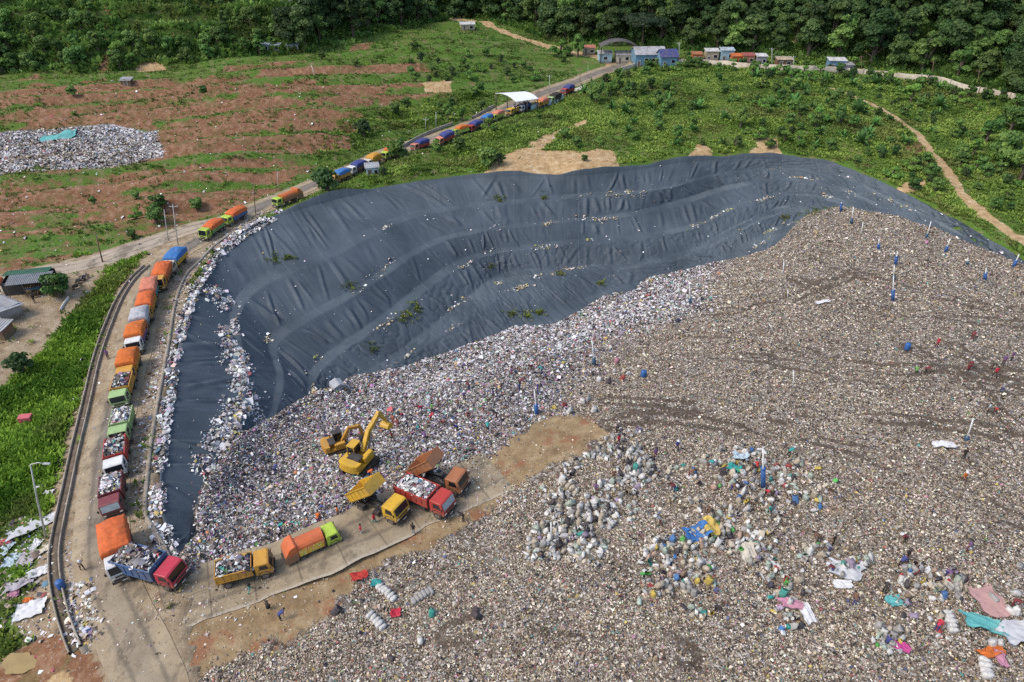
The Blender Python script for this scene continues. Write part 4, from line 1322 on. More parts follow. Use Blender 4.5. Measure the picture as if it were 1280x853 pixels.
print("slope", len(P))
# scrub over the left hillside, as one cover
q = rng.uniform([-330, 180], [330, 320], (60000, 2))
k = (poly_sd(q[:, 0], q[:, 1], HILLP) > 1)
q = q[k]
zq = zg(q[:, 0], q[:, 1]); px_ = to_px(np.c_[q, zq])
k = (px_[:, 0] > -60) & (px_[:, 0] < 1340) & (px_[:, 1] > -60)
q, zq = q[k], zq[k]
k = gridval(green, q[:, 0], q[:, 1]) > .4
P = np.c_[q, zq][k]
link("hill_scrub", tufts("hill_scrub", P, rng.uniform(.8, 2.0, len(P)), (.058, .135, .03), (.24, .37, .085), 9, .17, 4, .4), kind="stuff")
print("scrub", len(P))
# weeds rooted in silt on the liner and at the end of the waste
for (px, py, s) in [(345, 325, 1), (362, 323, 1), (437, 358, 1.2), (519, 385, 1.4), (503, 398, 1), (465, 436, 1), (513, 396, 1), (614, 334, .8), (640, 392, 1), (675, 390, 1), (699, 343, .8), (660, 396, 1.2), (1020, 266, 2.4), (982, 272, 1), (680, 248, .8), (625, 249, 1.2), (750, 355, .8)]:
    c0 = cast(LB, px, py)
    if not c0: continue
    q = np.array(c0[:2]) + rng.normal(0, .55 * s, (int(24 * s), 2))
    P = np.array([list(drop(*e)) for e in q])
    o = link("weed_clump", tufts("weed_clump", P, rng.uniform(.25, .6, len(P)), (.05, .09, .012), (.22, .26, .04), 6, .09, 5))
    o["label"] = {(1020, 266): "large green weed patch at the tip of the waste beside the liner"}.get((px, py), "small yellow-green weed clump rooted on the black liner")
    o["category"] = "weeds"; o["group"] = "weed clumps on the liner"


# ================================================================== built things: helpers
class MB:
    """collects shapes into one mesh with several material slots"""
    def __init__(s): s.V, s.F, s.M = [], [], []

    def add(s, V, F, mi=0, T=None):
        o = len(s.V)
        for v in V:
            v = Vector(v)
            s.V.append(T @ v if T is not None else v)
        for f in F:
            s.F.append([i + o for i in f]); s.M.append(mi)

    def box(s, c, d, mi=0, T=None, rz=0.0, ry=0.0, taper=1.0):
        x, y, z = (q / 2 for q in d)
        V = [(-x, -y, -z), (x, -y, -z), (x, y, -z), (-x, y, -z), (-x * taper, -y * taper, z), (x * taper, -y * taper, z), (x * taper, y * taper, z), (-x * taper, y * taper, z)]
        Mx = Matrix.Translation(c) @ Matrix.Rotation(rz, 4, 'Z') @ Matrix.Rotation(ry, 4, 'Y')
        if T is not None: Mx = T @ Mx
        s.add(V, [(0, 3, 2, 1), (4, 5, 6, 7), (0, 1, 5, 4), (1, 2, 6, 5), (2, 3, 7, 6), (3, 0, 4, 7)], mi, Mx)

    def prism(s, prof, y0, y1, mi=0, inset=0.0):
        """profile in xz extruded along y"""
        n = len(prof)
        cx = sum(p[0] for p in prof) / n; cz = sum(p[1] for p in prof) / n
        sh = [(cx + (p[0] - cx) * (1 - inset), cz + (p[1] - cz) * (1 - inset)) for p in prof]
        e = min(.06, abs(y1 - y0) * .1) if inset else 0
        rings = [(y0, sh), (y0 + e, prof), (y1 - e, prof), (y1, sh)] if inset else [(y0, prof), (y1, prof)]
        V = [(x, y, z) for y, pr in rings for x, z in pr]
        F = []
        for r_ in range(len(rings) - 1):
            for i in range(n):
                j = (i + 1) % n
                F.append((r_ * n + i, r_ * n + j, (r_ + 1) * n + j, (r_ + 1) * n + i))
        F.append(tuple(range(n - 1, -1, -1))); F.append(tuple((len(rings) - 1) * n + i for i in range(n)))
        s.add(V, F, mi)

    def tube(s, path, radii, k=8, mi=0, cap=True):
        V, F = tube_np(path, radii, k)
        F = [tuple(f) for f in F.tolist()]
        if cap:
            n = len(path); F.append(tuple(range(k - 1, -1, -1))); F.append(tuple((n - 1) * k + i for i in range(k)))
        s.add([tuple(v) for v in V], F, mi)

    def cyl(s, c, r, w, axis='y', k=14, mi=0, r2=None):
        V = []
        r2 = r if r2 is None else r2
        for e, rr in ((-w / 2, r), (w / 2, r2)):
            for i in range(k):
                a = 2 * math.pi * i / k; p, q_ = rr * math.cos(a), rr * math.sin(a)
                V.append({'y': (c[0] + p, c[1] + e, c[2] + q_), 'x': (c[0] + e, c[1] + p, c[2] + q_), 'z': (c[0] + p, c[1] + q_, c[2] + e)}[axis])
        F = [(i, (i + 1) % k, k + (i + 1) % k, k + i) for i in range(k)] + [tuple(range(k - 1, -1, -1)), tuple(range(k, 2 * k))]
        s.add(V, F, mi)

    def mesh(s, name, mats, smooth=False, bevel=0.0):
        me = bpy.data.meshes.new(name)
        me.from_pydata([tuple(v) for v in s.V], [], s.F)
        for m_ in (mats if isinstance(mats, (list, tuple)) else [mats]): me.materials.append(m_)
        me.polygons.foreach_set("material_index", s.M)
        bm = bmesh.new(); bm.from_mesh(me)
        bmesh.ops.recalc_face_normals(bm, faces=bm.faces)
        if bevel:
            bmesh.ops.bevel(bm, geom=[e for e in bm.edges if len(e.link_faces) == 2 and e.calc_face_angle(0) > .5], offset=bevel, segments=2, affect='EDGES', clamp_overlap=True)
        bm.to_mesh(me); bm.free()
        if smooth: me.polygons.foreach_set("use_smooth", [True] * len(me.polygons))
        me.update()
        return me


_mc = {}


def cached(key, fn):
    if key not in _mc: _mc[key] = fn()
    return _mc[key]


def empty(name, loc, rz=0.0, label=None, cat=None, group=None, scale=1.0):
    e = bpy.data.objects.new(name, None); COL.objects.link(e)
    e.location = loc; e.rotation_euler = (0, 0, rz); e.scale = (scale,) * 3; e.empty_display_size = .5
    if label: e["label"] = label
    if cat: e["category"] = cat
    if group: e["group"] = group
    return e


def align(x, y, rz, span=2.2, width=.9):
    """height and tilt of the ground under a vehicle"""
    c, s_ = math.cos(rz), math.sin(rz)
    zf = drop(x + c * span, y + s_ * span).z; zb = drop(x - c * span, y - s_ * span).z
    zl = drop(x - s_ * width, y + c * width).z; zr = drop(x + s_ * width, y - c * width).z
    return (zf + zb) / 2, -math.atan2(zf - zb, 2 * span), math.atan2(zl - zr, 2 * width)


HUES = {'red': (.42, .03, .025), 'maroon': (.16, .02, .03), 'orange': (.55, .13, .02), 'rust': (.36, .13, .05), 'yellow': (.62, .36, .02), 'amber': (.52, .26, .03), 'lime': (.38, .52, .05), 'green': (.12, .30, .08), 'palegreen': (.28, .42, .17), 'white': (.62, .62, .60),
        'blue': (.035, .11, .26), 'skyblue': (.03, .16, .42), 'navy': (.03, .05, .20), 'brown': (.16, .08, .05), 'black': (.02, .02, .022), 'grey': (.30, .30, .31), 'tan': (.45, .36, .25), 'pink': (.55, .12, .14), 'crimson': (.46, .02, .05), 'teal': (.02, .28, .26), 'cream': (.55, .5, .4), 'purple': (.16, .08, .22), 'silver': (.40, .41, .43),
        'redorange': (.58, .12, .03), 'salmon': (.55, .19, .12), 'lightblue': (.35, .52, .60), 'magenta': (.45, .05, .22)}


def body_paint(c):
    key = "paint_" + c
    if key in _simple: return _simple[key]
    m = paint(key, HUES[c], .5, .16, 1.5, 0, .42, .4)
    t = m.node_tree; b = t.nodes["Principled BSDF"]
    src = b.inputs['Base Color'].links[0].from_socket
    v = coords(t); sx = t.nodes.new("ShaderNodeSeparateXYZ"); t.links.new(v, sx.inputs[0])
    f = maprange(t, mathn(t, 'ADD', sx.outputs[2], mathn(t, 'MULTIPLY', noise(t, v, 3, 5, .7), -1.2)), -.35, .75, .8, 0)
    c2 = mixc(t, f, src, (.15, .115, .075))
    rs = maprange(t, noise(t, v, 6, 4, .7), .62, .68, 0, .6)
    c2 = mixc(t, rs, c2, (.10, .055, .03))
    t.links.new(c2, b.inputs['Base Color'])
    return m


def _unused_paint(c): return paint("paint_" + c, HUES[c], .5, .16, 1.5, 0, .62, .4)
def bed_paint(c): return paint("bed_" + c, HUES[c], .5, .2, 1.8, 0, .45, .4)


def cloth(c): return paint("cloth_" + c, HUES[c], .8, .18, 2.5, 0, .3, .2)


M_TYRE = paint("tyre_rubber", (.022, .021, .02), .85, .3, 6, 0, .5)
M_RIM = paint("wheel_rim", (.18, .17, .16), .5, .3, 5, .3, .4)
M_STEEL = paint("chassis_steel", (.035, .035, .038), .6, .3, 3, .2, .35)
M_GLASS = paint("dark_glass", (.012, .016, .02), .12, .2, 1, 0, 0, .6)
M_LAMP = paint("lamp_glass", (.7, .68, .6), .2, .1, 3)
M_WIND = paint("pale_windscreen", (.30, .36, .38), .15, .2, 1.5, 0, 0, .6)


def wheel(parent, x, y, r=.48, w=.30):
    mb = cached(("tyre", r, w), lambda: (lambda b_: (b_.cyl((0, 0, 0), r, w * .7, k=18), b_.cyl((0, 0, 0), r * .9, w, k=18), b_.mesh("wheel", M_TYRE))[2])(MB()))
    rm = cached(("rim", r, w), lambda: (lambda b_: (b_.cyl((0, 0, 0), r * .58, w * 1.06, k=14), b_.cyl((0, 0, 0), r * .22, w * 1.22, k=8), b_.mesh("rim", M_RIM))[2])(MB()))
    o = link("wheel", mb, parent, (x, y, r)); link("rim", rm, o)
    return o


def tarp_mesh(L, W, h, bulge, seed, mat):
    nx, ny = 34, 24
    X_, Y_ = np.meshgrid(np.linspace(-1, 1, nx), np.linspace(-1, 1, ny), indexing='ij')
    ex = np.clip(np.abs(X_) - .88, 0, 1) / .12; ey = np.clip(np.abs(Y_) - .82, 0, 1) / .18
    z = h + bulge * (1 - np.abs(X_) ** 3.0) * (1 - np.abs(Y_) ** 2.6) * (.7 + .6 * fbm(X_ * 1.6 + seed, Y_ * 1.3, 400, 3))
    z = z - .55 * np.maximum(ex, ey) ** 1.2 + .16 * (fbm(X_ * 8 + seed, Y_ * 5, 401, 3) - .5) - .10 * np.exp(-((np.mod(X_ * 3.2 + .8 * Y_ * Y_ + seed, 1.0) - .5) / .08) ** 2) + .05 * np.sin(Y_ * 14 + 4 * fbm(X_ * 5, Y_ * 3 + seed, 403, 2)) * np.maximum(ex, ey)
    sx = np.clip(np.abs(X_) / .88, 0, 1); sy = np.clip(np.abs(Y_) / .82, 0, 1)
    x = np.sign(X_) * sx * (L / 2 + .05) + .03 * ex * np.sign(X_); y = np.sign(Y_) * sy * (W / 2 + .05) + .03 * ey * np.sign(Y_)
    return mesh_np("tarp", np.stack([x, y, z], 2).reshape(-1, 3), grid_faces(nx, ny), mat, True)


def load_mesh(L, W, h, bulge, seed, extra=None):
    """heap of refuse: lumpy core plus scraps on its skin, one mesh"""
    nx, ny = 22, 14
    X_, Y_ = np.meshgrid(np.linspace(-1, 1, nx), np.linspace(-1, 1, ny), indexing='ij')
    z = h - .1 + bulge * (1 - X_ ** 4) * (1 - Y_ ** 4) * (.6 + .8 * fbm(X_ * 2 + seed, Y_ * 2, 410, 3)) + .3 * (fbm(X_ * 5 + seed, Y_ * 4, 411, 2) - .5)
    V = np.stack([X_ * (L / 2 - .05), Y_ * (W / 2 - .05), z], 2).reshape(-1, 3); F = grid_faces(nx, ny)
    c = PAL_NEW[rng.choice(len(PAL_NEW), len(F), p=WT_NEW / WT_NEW.sum())] * .8
    n = int(75 * L * W)
    qx = rng.uniform(-.97, .97, n); qy = rng.uniform(-.97, .97, n)
    zz = h - .05 + bulge * (1 - qx ** 4) * (1 - qy ** 4) * (.6 + .8 * fbm(qx * 2 + seed, qy * 2, 410, 3)) + .3 * (fbm(qx * 5 + seed, qy * 4, 411, 2) - .5)
    bm_ = bits("tmp", np.stack([qx * L / 2, qy * W / 2, zz], 1), np.clip(rng.lognormal(-1.45, .4, n), .1, .7), PAL_WHITE if seed % 2 else PAL_NEW, WT_WHITE if seed % 2 else WT_NEW, .5)
    nv = len(bm_.vertices); co = np.zeros(nv * 3, np.float32); bm_.vertices.foreach_get("co", co)
    fi = np.zeros(len(bm_.loops), np.int32); bm_.loops.foreach_get("vertex_index", fi)
    cc = np.zeros(len(bm_.polygons) * 4, np.float32); bm_.attributes["Col"].data.foreach_get("color", cc)
    bpy.data.meshes.remove(bm_)
    V2 = np.vstack([V, co.reshape(-1, 3)]); F2 = np.vstack([F, fi.reshape(-1, 4) + len(V)])
    return mesh_np("load", V2, F2, M_BITS, False, np.vstack([c, cc.reshape(-1, 4)[:, :3]]), domain='FACE')


def bed_mesh(L, W, h, mat, trim):
    b_ = MB(); t_ = .07
    b_.box((0, 0, .05), (L, W, .10))
    for s in (-1, 1):
        b_.box((0, s * (W / 2 - t_ / 2), .10 + h / 2), (L, t_, h))
        n = max(4, int(L / .7))
        for i in range(n + 1):
            b_.box((-L / 2 + .06 + i * (L - .12) / n, s * (W / 2 + .028), .10 + h / 2 - .03), (.10, .05, h - .08), 0)
        b_.box((0, s * (W / 2 + .03), .10 + h + .03), (L + .06, .13, .08), 1)
        b_.box((0, s * (W / 2 + .025), .16), (L, .055, .12), 1)
    b_.box((-L / 2 + t_ / 2, 0, .10 + h / 2), (t_, W - 2 * t_, h))
    b_.box((L / 2 - t_ / 2, 0, .10 + h / 2 + .12), (t_, W - 2 * t_, h + .24))
    for i in (-1, 0, 1): b_.box((-L / 2 - .02, i * W * .3, .10 + h / 2), (.05, .10, h - .1), 1)
    return b_.mesh("cargo_bed", [mat, trim], False, .012)


def cab_mesh(mat, big, k=1.0):
    b_ = MB()
    H = 2.55 if big else 2.25
    pr = [(-.85, .62), (.86, .62), (.95, .78), (.93, 1.30), (.66, H - .10), (.50, H), (-.72, H), (-.85, H - .12)]
    b_.prism(pr, -1.08, 1.08, 0, .045)
    for s in (-1, 1):                                           # wheel arch lip, door seams and steps
        b_.prism([(-.58 + .62 * math.cos(a) + .55, .58 + .62 * math.sin(a)) for a in np.linspace(0, math.pi, 9)] + [(-.58 - .50 + .55, .58)] + [(-.58 + .52 * math.cos(a) + .55, .58 + .52 * math.sin(a)) for a in np.linspace(math.pi, 0, 9)], s * 1.075 - .03, s * 1.075 + .03, 1)
        b_.box((.62, s * 1.085, 1.05), (.03, .02, .85), 1)
        b_.box((-.45, s * 1.085, 1.15), (.03, .02, 1.1), 1)
        b_.box((.2, s * 1.10, 1.28), (.14, .03, .04), 1)
    b_.box((.945, 0, 1.05), (.05, 1.3, .22), 1)               # grille
    return b_.mesh("cab", [mat, M_STEEL], False, .02)


def truck(px, py, zref, rz, cab, bed, load, label, group=None, bedL=4.3, big=False, tip=0.0, scale=1.0, ws='dark', cabload=None, side=None, loadh=None, xy=None):
    """px, py: where the middle of the load's top shows in the photo; zref its height"""
    W = 2.3
    c_, s_ = math.cos(rz), math.sin(rz)
    if xy is None:
        p = U(px, py, zref)
        x, y = p[0] + c_ * 1.25 * scale, p[1] + s_ * 1.25 * scale
    else: x, y = xy
    z, pit, rol = align(x, y, rz)
    e = empty("dump_truck" if load != 'compactor' else "garbage_truck", (x, y, z + .02), rz, label, "truck", group, scale)
    e.rotation_euler = (rol, pit, rz)
    bx = -1.25 if bedL < 4.8 else -1.5                        # bed centre
    cx_ = bx + bedL / 2 + 1.05                                  # cab centre
    fw = cx_ + .02; rw = bx - bedL * .22
    link("cab", cached(("cab", cab, big), lambda: cab_mesh(body_paint(cab), big)), e, (cx_, 0, .12))
    H = 2.55 if big else 2.25
    def ws_():
        b_ = MB(); ang = math.atan2(.27, H - .10 - 1.30)
        b_.box((0, 0, 0), (.03, 1.86, (H - 1.4) * 1.02 - .1), 0, None, 0, -ang); return b_.mesh("windscreen", M_GLASS if ws == 'dark' else M_WIND, False, .01)
    link("windscreen", cached(("ws", big, ws), ws_), e, (cx_ + .805, 0, .12 + (1.30 + H - .10) / 2))
    for s in (-1, 1):
        def sw():
            b_ = MB(); b_.prism([(-.36, 0), (.55, 0), (.38, .58 + (.2 if big else 0)), (-.36, .6 + (.2 if big else 0))], -.015, .015); return b_.mesh("side_window", M_GLASS)
        link("side_window", cached(("sw", big), sw), e, (cx_, s * 1.086, .12 + 1.42))
        link("headlight", cached("hl", lambda: (lambda b_: (b_.box((0, 0, 0), (.05, .30, .16)), b_.mesh("headlight", M_LAMP, False, .02))[1])(MB())), e, (cx_ + .955, s * .84, .12 + .90))
        link("mirror", cached("mir", lambda: (lambda b_: (b_.box((0, 0, 0), (.06, .18, .34)), b_.box((-.1, 0, .2), (.25, .03, .03)), b_.mesh("mirror", M_STEEL, False, .01))[2])(MB())), e, (cx_ + .80, s * 1.25, 1.75))
    link("bumper", cached(("bump", cab), lambda: (lambda b_: (b_.box((0, 0, 0), (.16, 2.16, .30)), b_.box((.09, 0, .02), (.02, .5, .12), 1), b_.mesh("bumper", [M_STEEL, M_LAMP], False, .03))[2])(MB())), e, (cx_ + .98, 0, .56))
    rear = bx - bedL / 2
    def ch():
        b_ = MB(); L_ = cx_ + .6 - rear
        for s in (-1, 1): b_.box((rear + L_ / 2, s * .42, .82), (L_, .10, .22))
        for q_ in np.linspace(.1, .9, 5): b_.box((rear + L_ * q_, 0, .80), (.12, .9, .14))
        b_.box((fw, 0, .50), (.14, 1.7, .14)); b_.box((rw, 0, .50), (.20, 1.5, .20))
        b_.cyl((bx + bedL * .32, .85, .72), .27, .75, 'x', 10); b_.box((bx + bedL * .30, -.85, .72), (.7, .45, .45))
        b_.box((rear + .05, 0, .62), (.08, 2.1, .18)); b_.box((cx_ - 1.02, 0, 1.6), (.10, 1.9, 1.0))
        for s in (-1, 1): b_.box((rw, s * .98, 1.02), (1.1, .5, .04))
        return b_.mesh("chassis", M_STEEL)
    link("chassis", cached(("ch", bedL), ch), e)
    for s in (-1, 1):
        wheel(e, fw, s * .95, .47, .27)
        wheel(e, rw, s * .84, .47, .52)
        if big: wheel(e, rw - 1.05, s * .84, .47, .52)
    bt = 1.08
    h = side if side else (1.25 if load.startswith('tarp') else 1.05)
    if load == 'compactor':
        def comp():
            b_ = MB(); hb = 1.75
            pr = [(-bedL / 2 + .5, 0), (bedL / 2, 0), (bedL / 2, hb - .3), (bedL / 2 - .25, hb), (-bedL / 2 + .5, hb)]
            # rounded roof body
            n = 9; prof = [(-1.1, 0), (1.1, 0)] + [(1.12 * math.cos(a) if abs(math.cos(a)) > .0 else 0, .55 + (hb - .55) * math.sin(a) ** .6) for a in np.linspace(.15, math.pi - .15, n)]
            V = [(xx, yy, zz) for xx in (-bedL / 2 + .4, bedL / 2) for yy, zz in prof]; m_ = len(prof)
            b_.add(V, [(i, (i + 1) % m_, m_ + (i + 1) % m_, m_ + i) for i in range(m_)] + [tuple(range(m_)), tuple(range(2 * m_ - 1, m_ - 1, -1))])
            for xx in np.linspace(-bedL / 2 + .6, bedL / 2 - .1, 5):
                for s in (-1, 1): b_.box((xx, s * 1.13, .55), (.09, .06, 1.0))
            return b_.mesh("body", body_paint(bed), False, .02)
        bo = link("refuse_body", cached(("comp", bed, bedL), comp), e, (bx, 0, bt))
        def hop():
            b_ = MB()
            pr = [(.45, -.35), (.45, 1.85), (.25, 1.98), (-.35, 1.80), (-1.05, .75), (-1.10, -.15), (-.85, -.45)]
            b_.prism(pr, -1.13, 1.13, 0, .02)
            for s in (-1, 1): b_.box((-.35, s * 1.16, .75), (.9, .05, .12), 0, None, 0, -.9)
            b_.box((-1.02, 0, .25), (.16, 1.8, .5), 1); b_.box((-1.1, 0, -.30), (.3, 2.1, .07), 1)
            return b_.mesh("hopper", [body_paint(bed), M_STEEL], False, .02)
        link("tail_hopper", cached(("hop", bed), hop), e, (bx - bedL / 2 + .15, 0, bt))
        if cabload == 'graphic':
            m_, t_, n_, bs = nodes("painted_side_graphic")
            v_ = coords(t_); mp = t_.nodes.new("ShaderNodeMapping"); mp.inputs['Rotation'].default_value = (0, .7, 0); mp.inputs['Scale'].default_value = (3.2, 1, .9)
            t_.links.new(v_, mp.inputs[0])
            nz = noise(t_, mp.outputs[0], 1.6, 3, .6)
            t_.links.new(ramp(t_, nz, [(0, (.06, .28, .04)), (.38, (.62, .50, .03)), (.47, (.55, .07, .02)), (.53, (.70, .62, .25)), (.60, (.10, .36, .06)), (.68, (.58, .30, .02))], True), bs.inputs['Base Color'])
            for s in (-1, 1):
                b_ = MB(); b_.box((0, 0, 0), (bedL - .9, .02, .95)); link("side_panel", b_.mesh("side_panel", m_, False, .004), e, (bx + .25, s * 1.172, bt + .62))
        return e
    if tip:
        hinge = Vector((rear + .25, 0, bt))
        be = link("cargo_bed", bed_mesh(bedL, W, h, bed_paint(bed), bed_paint(bed)), e)
        be.matrix_local = Matrix.Translation(hinge) @ Matrix.Rotation(-tip, 4, 'Y') @ Matrix.Translation((bedL / 2 - .25, 0, 0))
        b_ = MB(); top = be.matrix_local @ Vector((bedL * .22, 0, 0))
        b_.tube([(bx + .6, 0, .9), tuple((Vector((bx + .6, 0, .9)) + top) / 2), tuple(top)], [.11, .11, .07], 8); link("lift_ram", b_.mesh("lift_ram", M_RIM, True), e)
        return e
    bo = link("cargo_bed", cached(("bed", bed, bedL, h), lambda: bed_mesh(bedL, W, h, bed_paint(bed), bed_paint(bed))), e, (bx, 0, bt))
    sd0 = int(rng.integers(1000))
    if load.startswith('tarp:'):
        link("tarp", tarp_mesh(bedL + .06, W + .14, bt + h + .24, .62 if loadh is None else loadh, sd0, cloth(load[5:])), e, (bx, 0, 0))
    else:
        link("load", load_mesh(bedL - .16, W - .16, bt + h * .92, .55 if loadh is None else loadh, sd0), e, (bx, 0, 0))
    return e


ROADT = resample(ROAD, .5)


def road_heading(x, y):
    i = int(np.argmin((ROADT[:, 0] - x) ** 2 + (ROADT[:, 1] - y) ** 2)); i = min(max(i, 3), len(ROADT) - 4)
    d = ROADT[i - 3] - ROADT[i + 3]
    return math.atan2(d[1], d[0])


Q = "trucks queueing on the haul road"
QUEUE = [  # px, py of the load's top, height, cab, bed, load, label, options
    (140, 664, 3.0, 'white', 'red', 'tarp:redorange', "white-cabbed truck under a tight red-orange cover right behind the blue dump truck", {}),
    (136, 597, 2.7, 'maroon', 'maroon', 'load', "maroon truck with pale windscreen and an open load of mixed white and orange bags", dict(ws='pale')),
    (142, 551, 2.7, 'white', 'red', 'load', "white-cabbed truck with red bed heaped with grey rubbish", {}),
    (149, 514, 2.7, 'palegreen', 'palegreen', 'load', "pale green truck with grey and white bags on top, second of two green cabs", {}),
    (150, 468, 2.8, 'palegreen', 'amber', 'load', "light green cabbed truck with brown bed and dark blue and white bags piled up", {}),
    (157, 437, 3.2, 'amber', 'amber', 'tarp:orange', "truck under a bright orange crumpled tarp, nearest of the tarped trucks on the straight", {}),
    (166, 404, 3.2, 'white', 'purple', 'tarp:orange', "white and purple cabbed truck under a bulging orange tarp", {}),
    (173, 387, 2.6, 'orange', 'grey', 'tarp:silver', "truck covered with silvery grey plastic between two orange tarps", {}),
    (179, 364, 3.2, 'amber', 'amber', 'tarp:redorange', "orange truck with rounded orange tarp and yellow side behind the silvery load", {}),
    (185, 349, 2.8, 'green', 'teal', 'tarp:salmon', "green truck with flat faded red-orange tarp", {}),
    (200, 328, 3.3, 'amber', 'rust', 'tarp:redorange', "large orange truck with tall square orange tarp ahead of the blue-tarped one", dict(big=True)),
    (218, 314, 2.6, 'cream', 'yellow', 'tarp:skyblue', "cream and yellow truck with a flat blue tarp", {}),
    (264, 271, 3.3, 'lime', 'green', 'tarp:redorange', "lime-green truck with a tall orange tarp at the fork of the roads", dict(big=True)),
    (294, 258, 2.8, 'lime', 'blue', 'tarp:redorange', "lime-cabbed truck with blue bed and flat orange tarp", {}),
    (359, 238, 2.6, 'lime', 'orange', 'compactor', "orange rear-loading garbage truck with lime cab alone on the upper road", dict(bedL=5.0)),
    (427, 209, 2.9, 'amber', 'amber', 'tarp:skyblue', "amber truck with light blue tarp, first of the line above the blue hut", {}),
    (448, 198, 2.9, 'white', 'brown', 'tarp:navy', "white-cabbed truck with brown bed and dark blue tarp beside the blue hut", {}),
    (467, 190, 2.8, 'cream', 'amber', 'tarp:amber', "cream-cabbed truck with a tan-orange rounded tarp behind the blue hut", {}),
    (490, 180, 3.0, 'lime', 'lime', 'tarp:redorange', "long lime truck with high orange tarp on the upper road", dict(bedL=5.6)),
    (528, 173, 2.9, 'salmon', 'red', 'tarp:navy', "red truck with blue tarp leading a gap in the upper queue", {}),
    (560, 166, 2.9, 'salmon', 'red', 'tarp:navy', "red-orange truck with white-patched blue tarp in the middle of the upper queue", {}),
    (579, 157, 2.9, 'lime', 'lime', 'tarp:orange', "lime truck with yellow-orange tarp in the middle of the upper queue", {}),
    (596, 151, 2.9, 'red', 'brown', 'tarp:navy', "dark red truck with dark blue tarp on the upper road", {}),
    (610, 142, 2.9, 'black', 'amber', 'tarp:skyblue', "truck with amber side and bright blue tarp just before the canopy", {}),
    (624, 137, 2.9, 'lime', 'lime', 'tarp:salmon', "lime truck with pale orange tarp at the entrance of the white canopy", {}),
    (645, 133, 2.3, 'yellow', 'yellow', 'load', "yellow open truck standing under the white canopy", {}),
    (658, 130, 2.3, 'white', 'navy', 'load', "dark truck with white cab in the shade of the canopy", {}),
    (679, 123, 2.9, 'amber', 'amber', 'tarp:salmon', "amber truck with orange tarp just leaving the canopy side", {}),
    (695, 118, 2.7, 'palegreen', 'black', 'tarp:black', "black truck with pale green cab under the bend of the road", {}),
    (712, 107, 3.0, 'red', 'red', 'tarp:navy', "red truck with dark blue tarp, last of the queue near the concrete apron", {}),
]
for (px, py, zr, cb, bd, ld, lb, op) in QUEUE:
    p = U(px, py, zr)
    rz = road_heading(p[0], p[1])
    if 'bedL' not in op: op = dict(op, bedL=4.0 if py > 330 else 4.3)
    if 230 <= py < 300: op = dict(op, scale=.80)
    if 300 <= py < 380: op = dict(op, scale=.90)
    if py < 230: op = dict(op, scale=.80, bedL=min(op['bedL'], 4.6) - .7)
    if py > 380 and py < 640: op = dict(op, bedL=3.5, scale=.92)
    truck(px, py, zr, rz, cb, bd, ld, lb, Q, **op)
TP = "trucks on the tipping pad"
truck(172, 696, 2.6, R(-16), 'crimson', 'blue', 'load', "blue dump truck with crimson cab turning onto the tipping pad, open and full of bags", TP, bedL=4.5, side=1.35)
truck(290, 704, 2.3, R(18), 'amber', 'amber', 'load', "yellow-orange open truck with white and black bags and a teal bundle on top", TP, bedL=3.7, side=1.0, scale=.88)
truck(381, 670, 2.5, R(32), 'lime', 'redorange', 'compactor', "orange rear-loading garbage truck with lime cab and painted green-yellow side", TP, bedL=3.9, cabload='graphic', scale=.80)
p = U(497, 637, 1.5); truck(0, 0, 0, R(-30), 'yellow', 'yellow', 'none', "yellow dump truck tipping its raised yellow bed into the waste", TP, bedL=4.0, tip=R(38), side=.95, xy=(p[0] - 2.0 * math.cos(R(-30)), p[1] - 2.0 * math.sin(R(-30))))
truck(521, 606, 2.5, R(-30), 'red', 'red', 'load', "red open truck still loaded, backed up between the two tipping trucks", TP, bedL=4.2, ws='pale')
p = U(574, 602, 1.5); truck(0, 0, 0, R(-24), 'rust', 'rust', 'none', "rusty orange dump truck with raised brown bed at the end of the pad", TP, bedL=4.0, tip=R(40), side=.95, xy=(p[0] - 2.0 * math.cos(R(-24)), p[1] - 2.0 * math.sin(R(-24))))


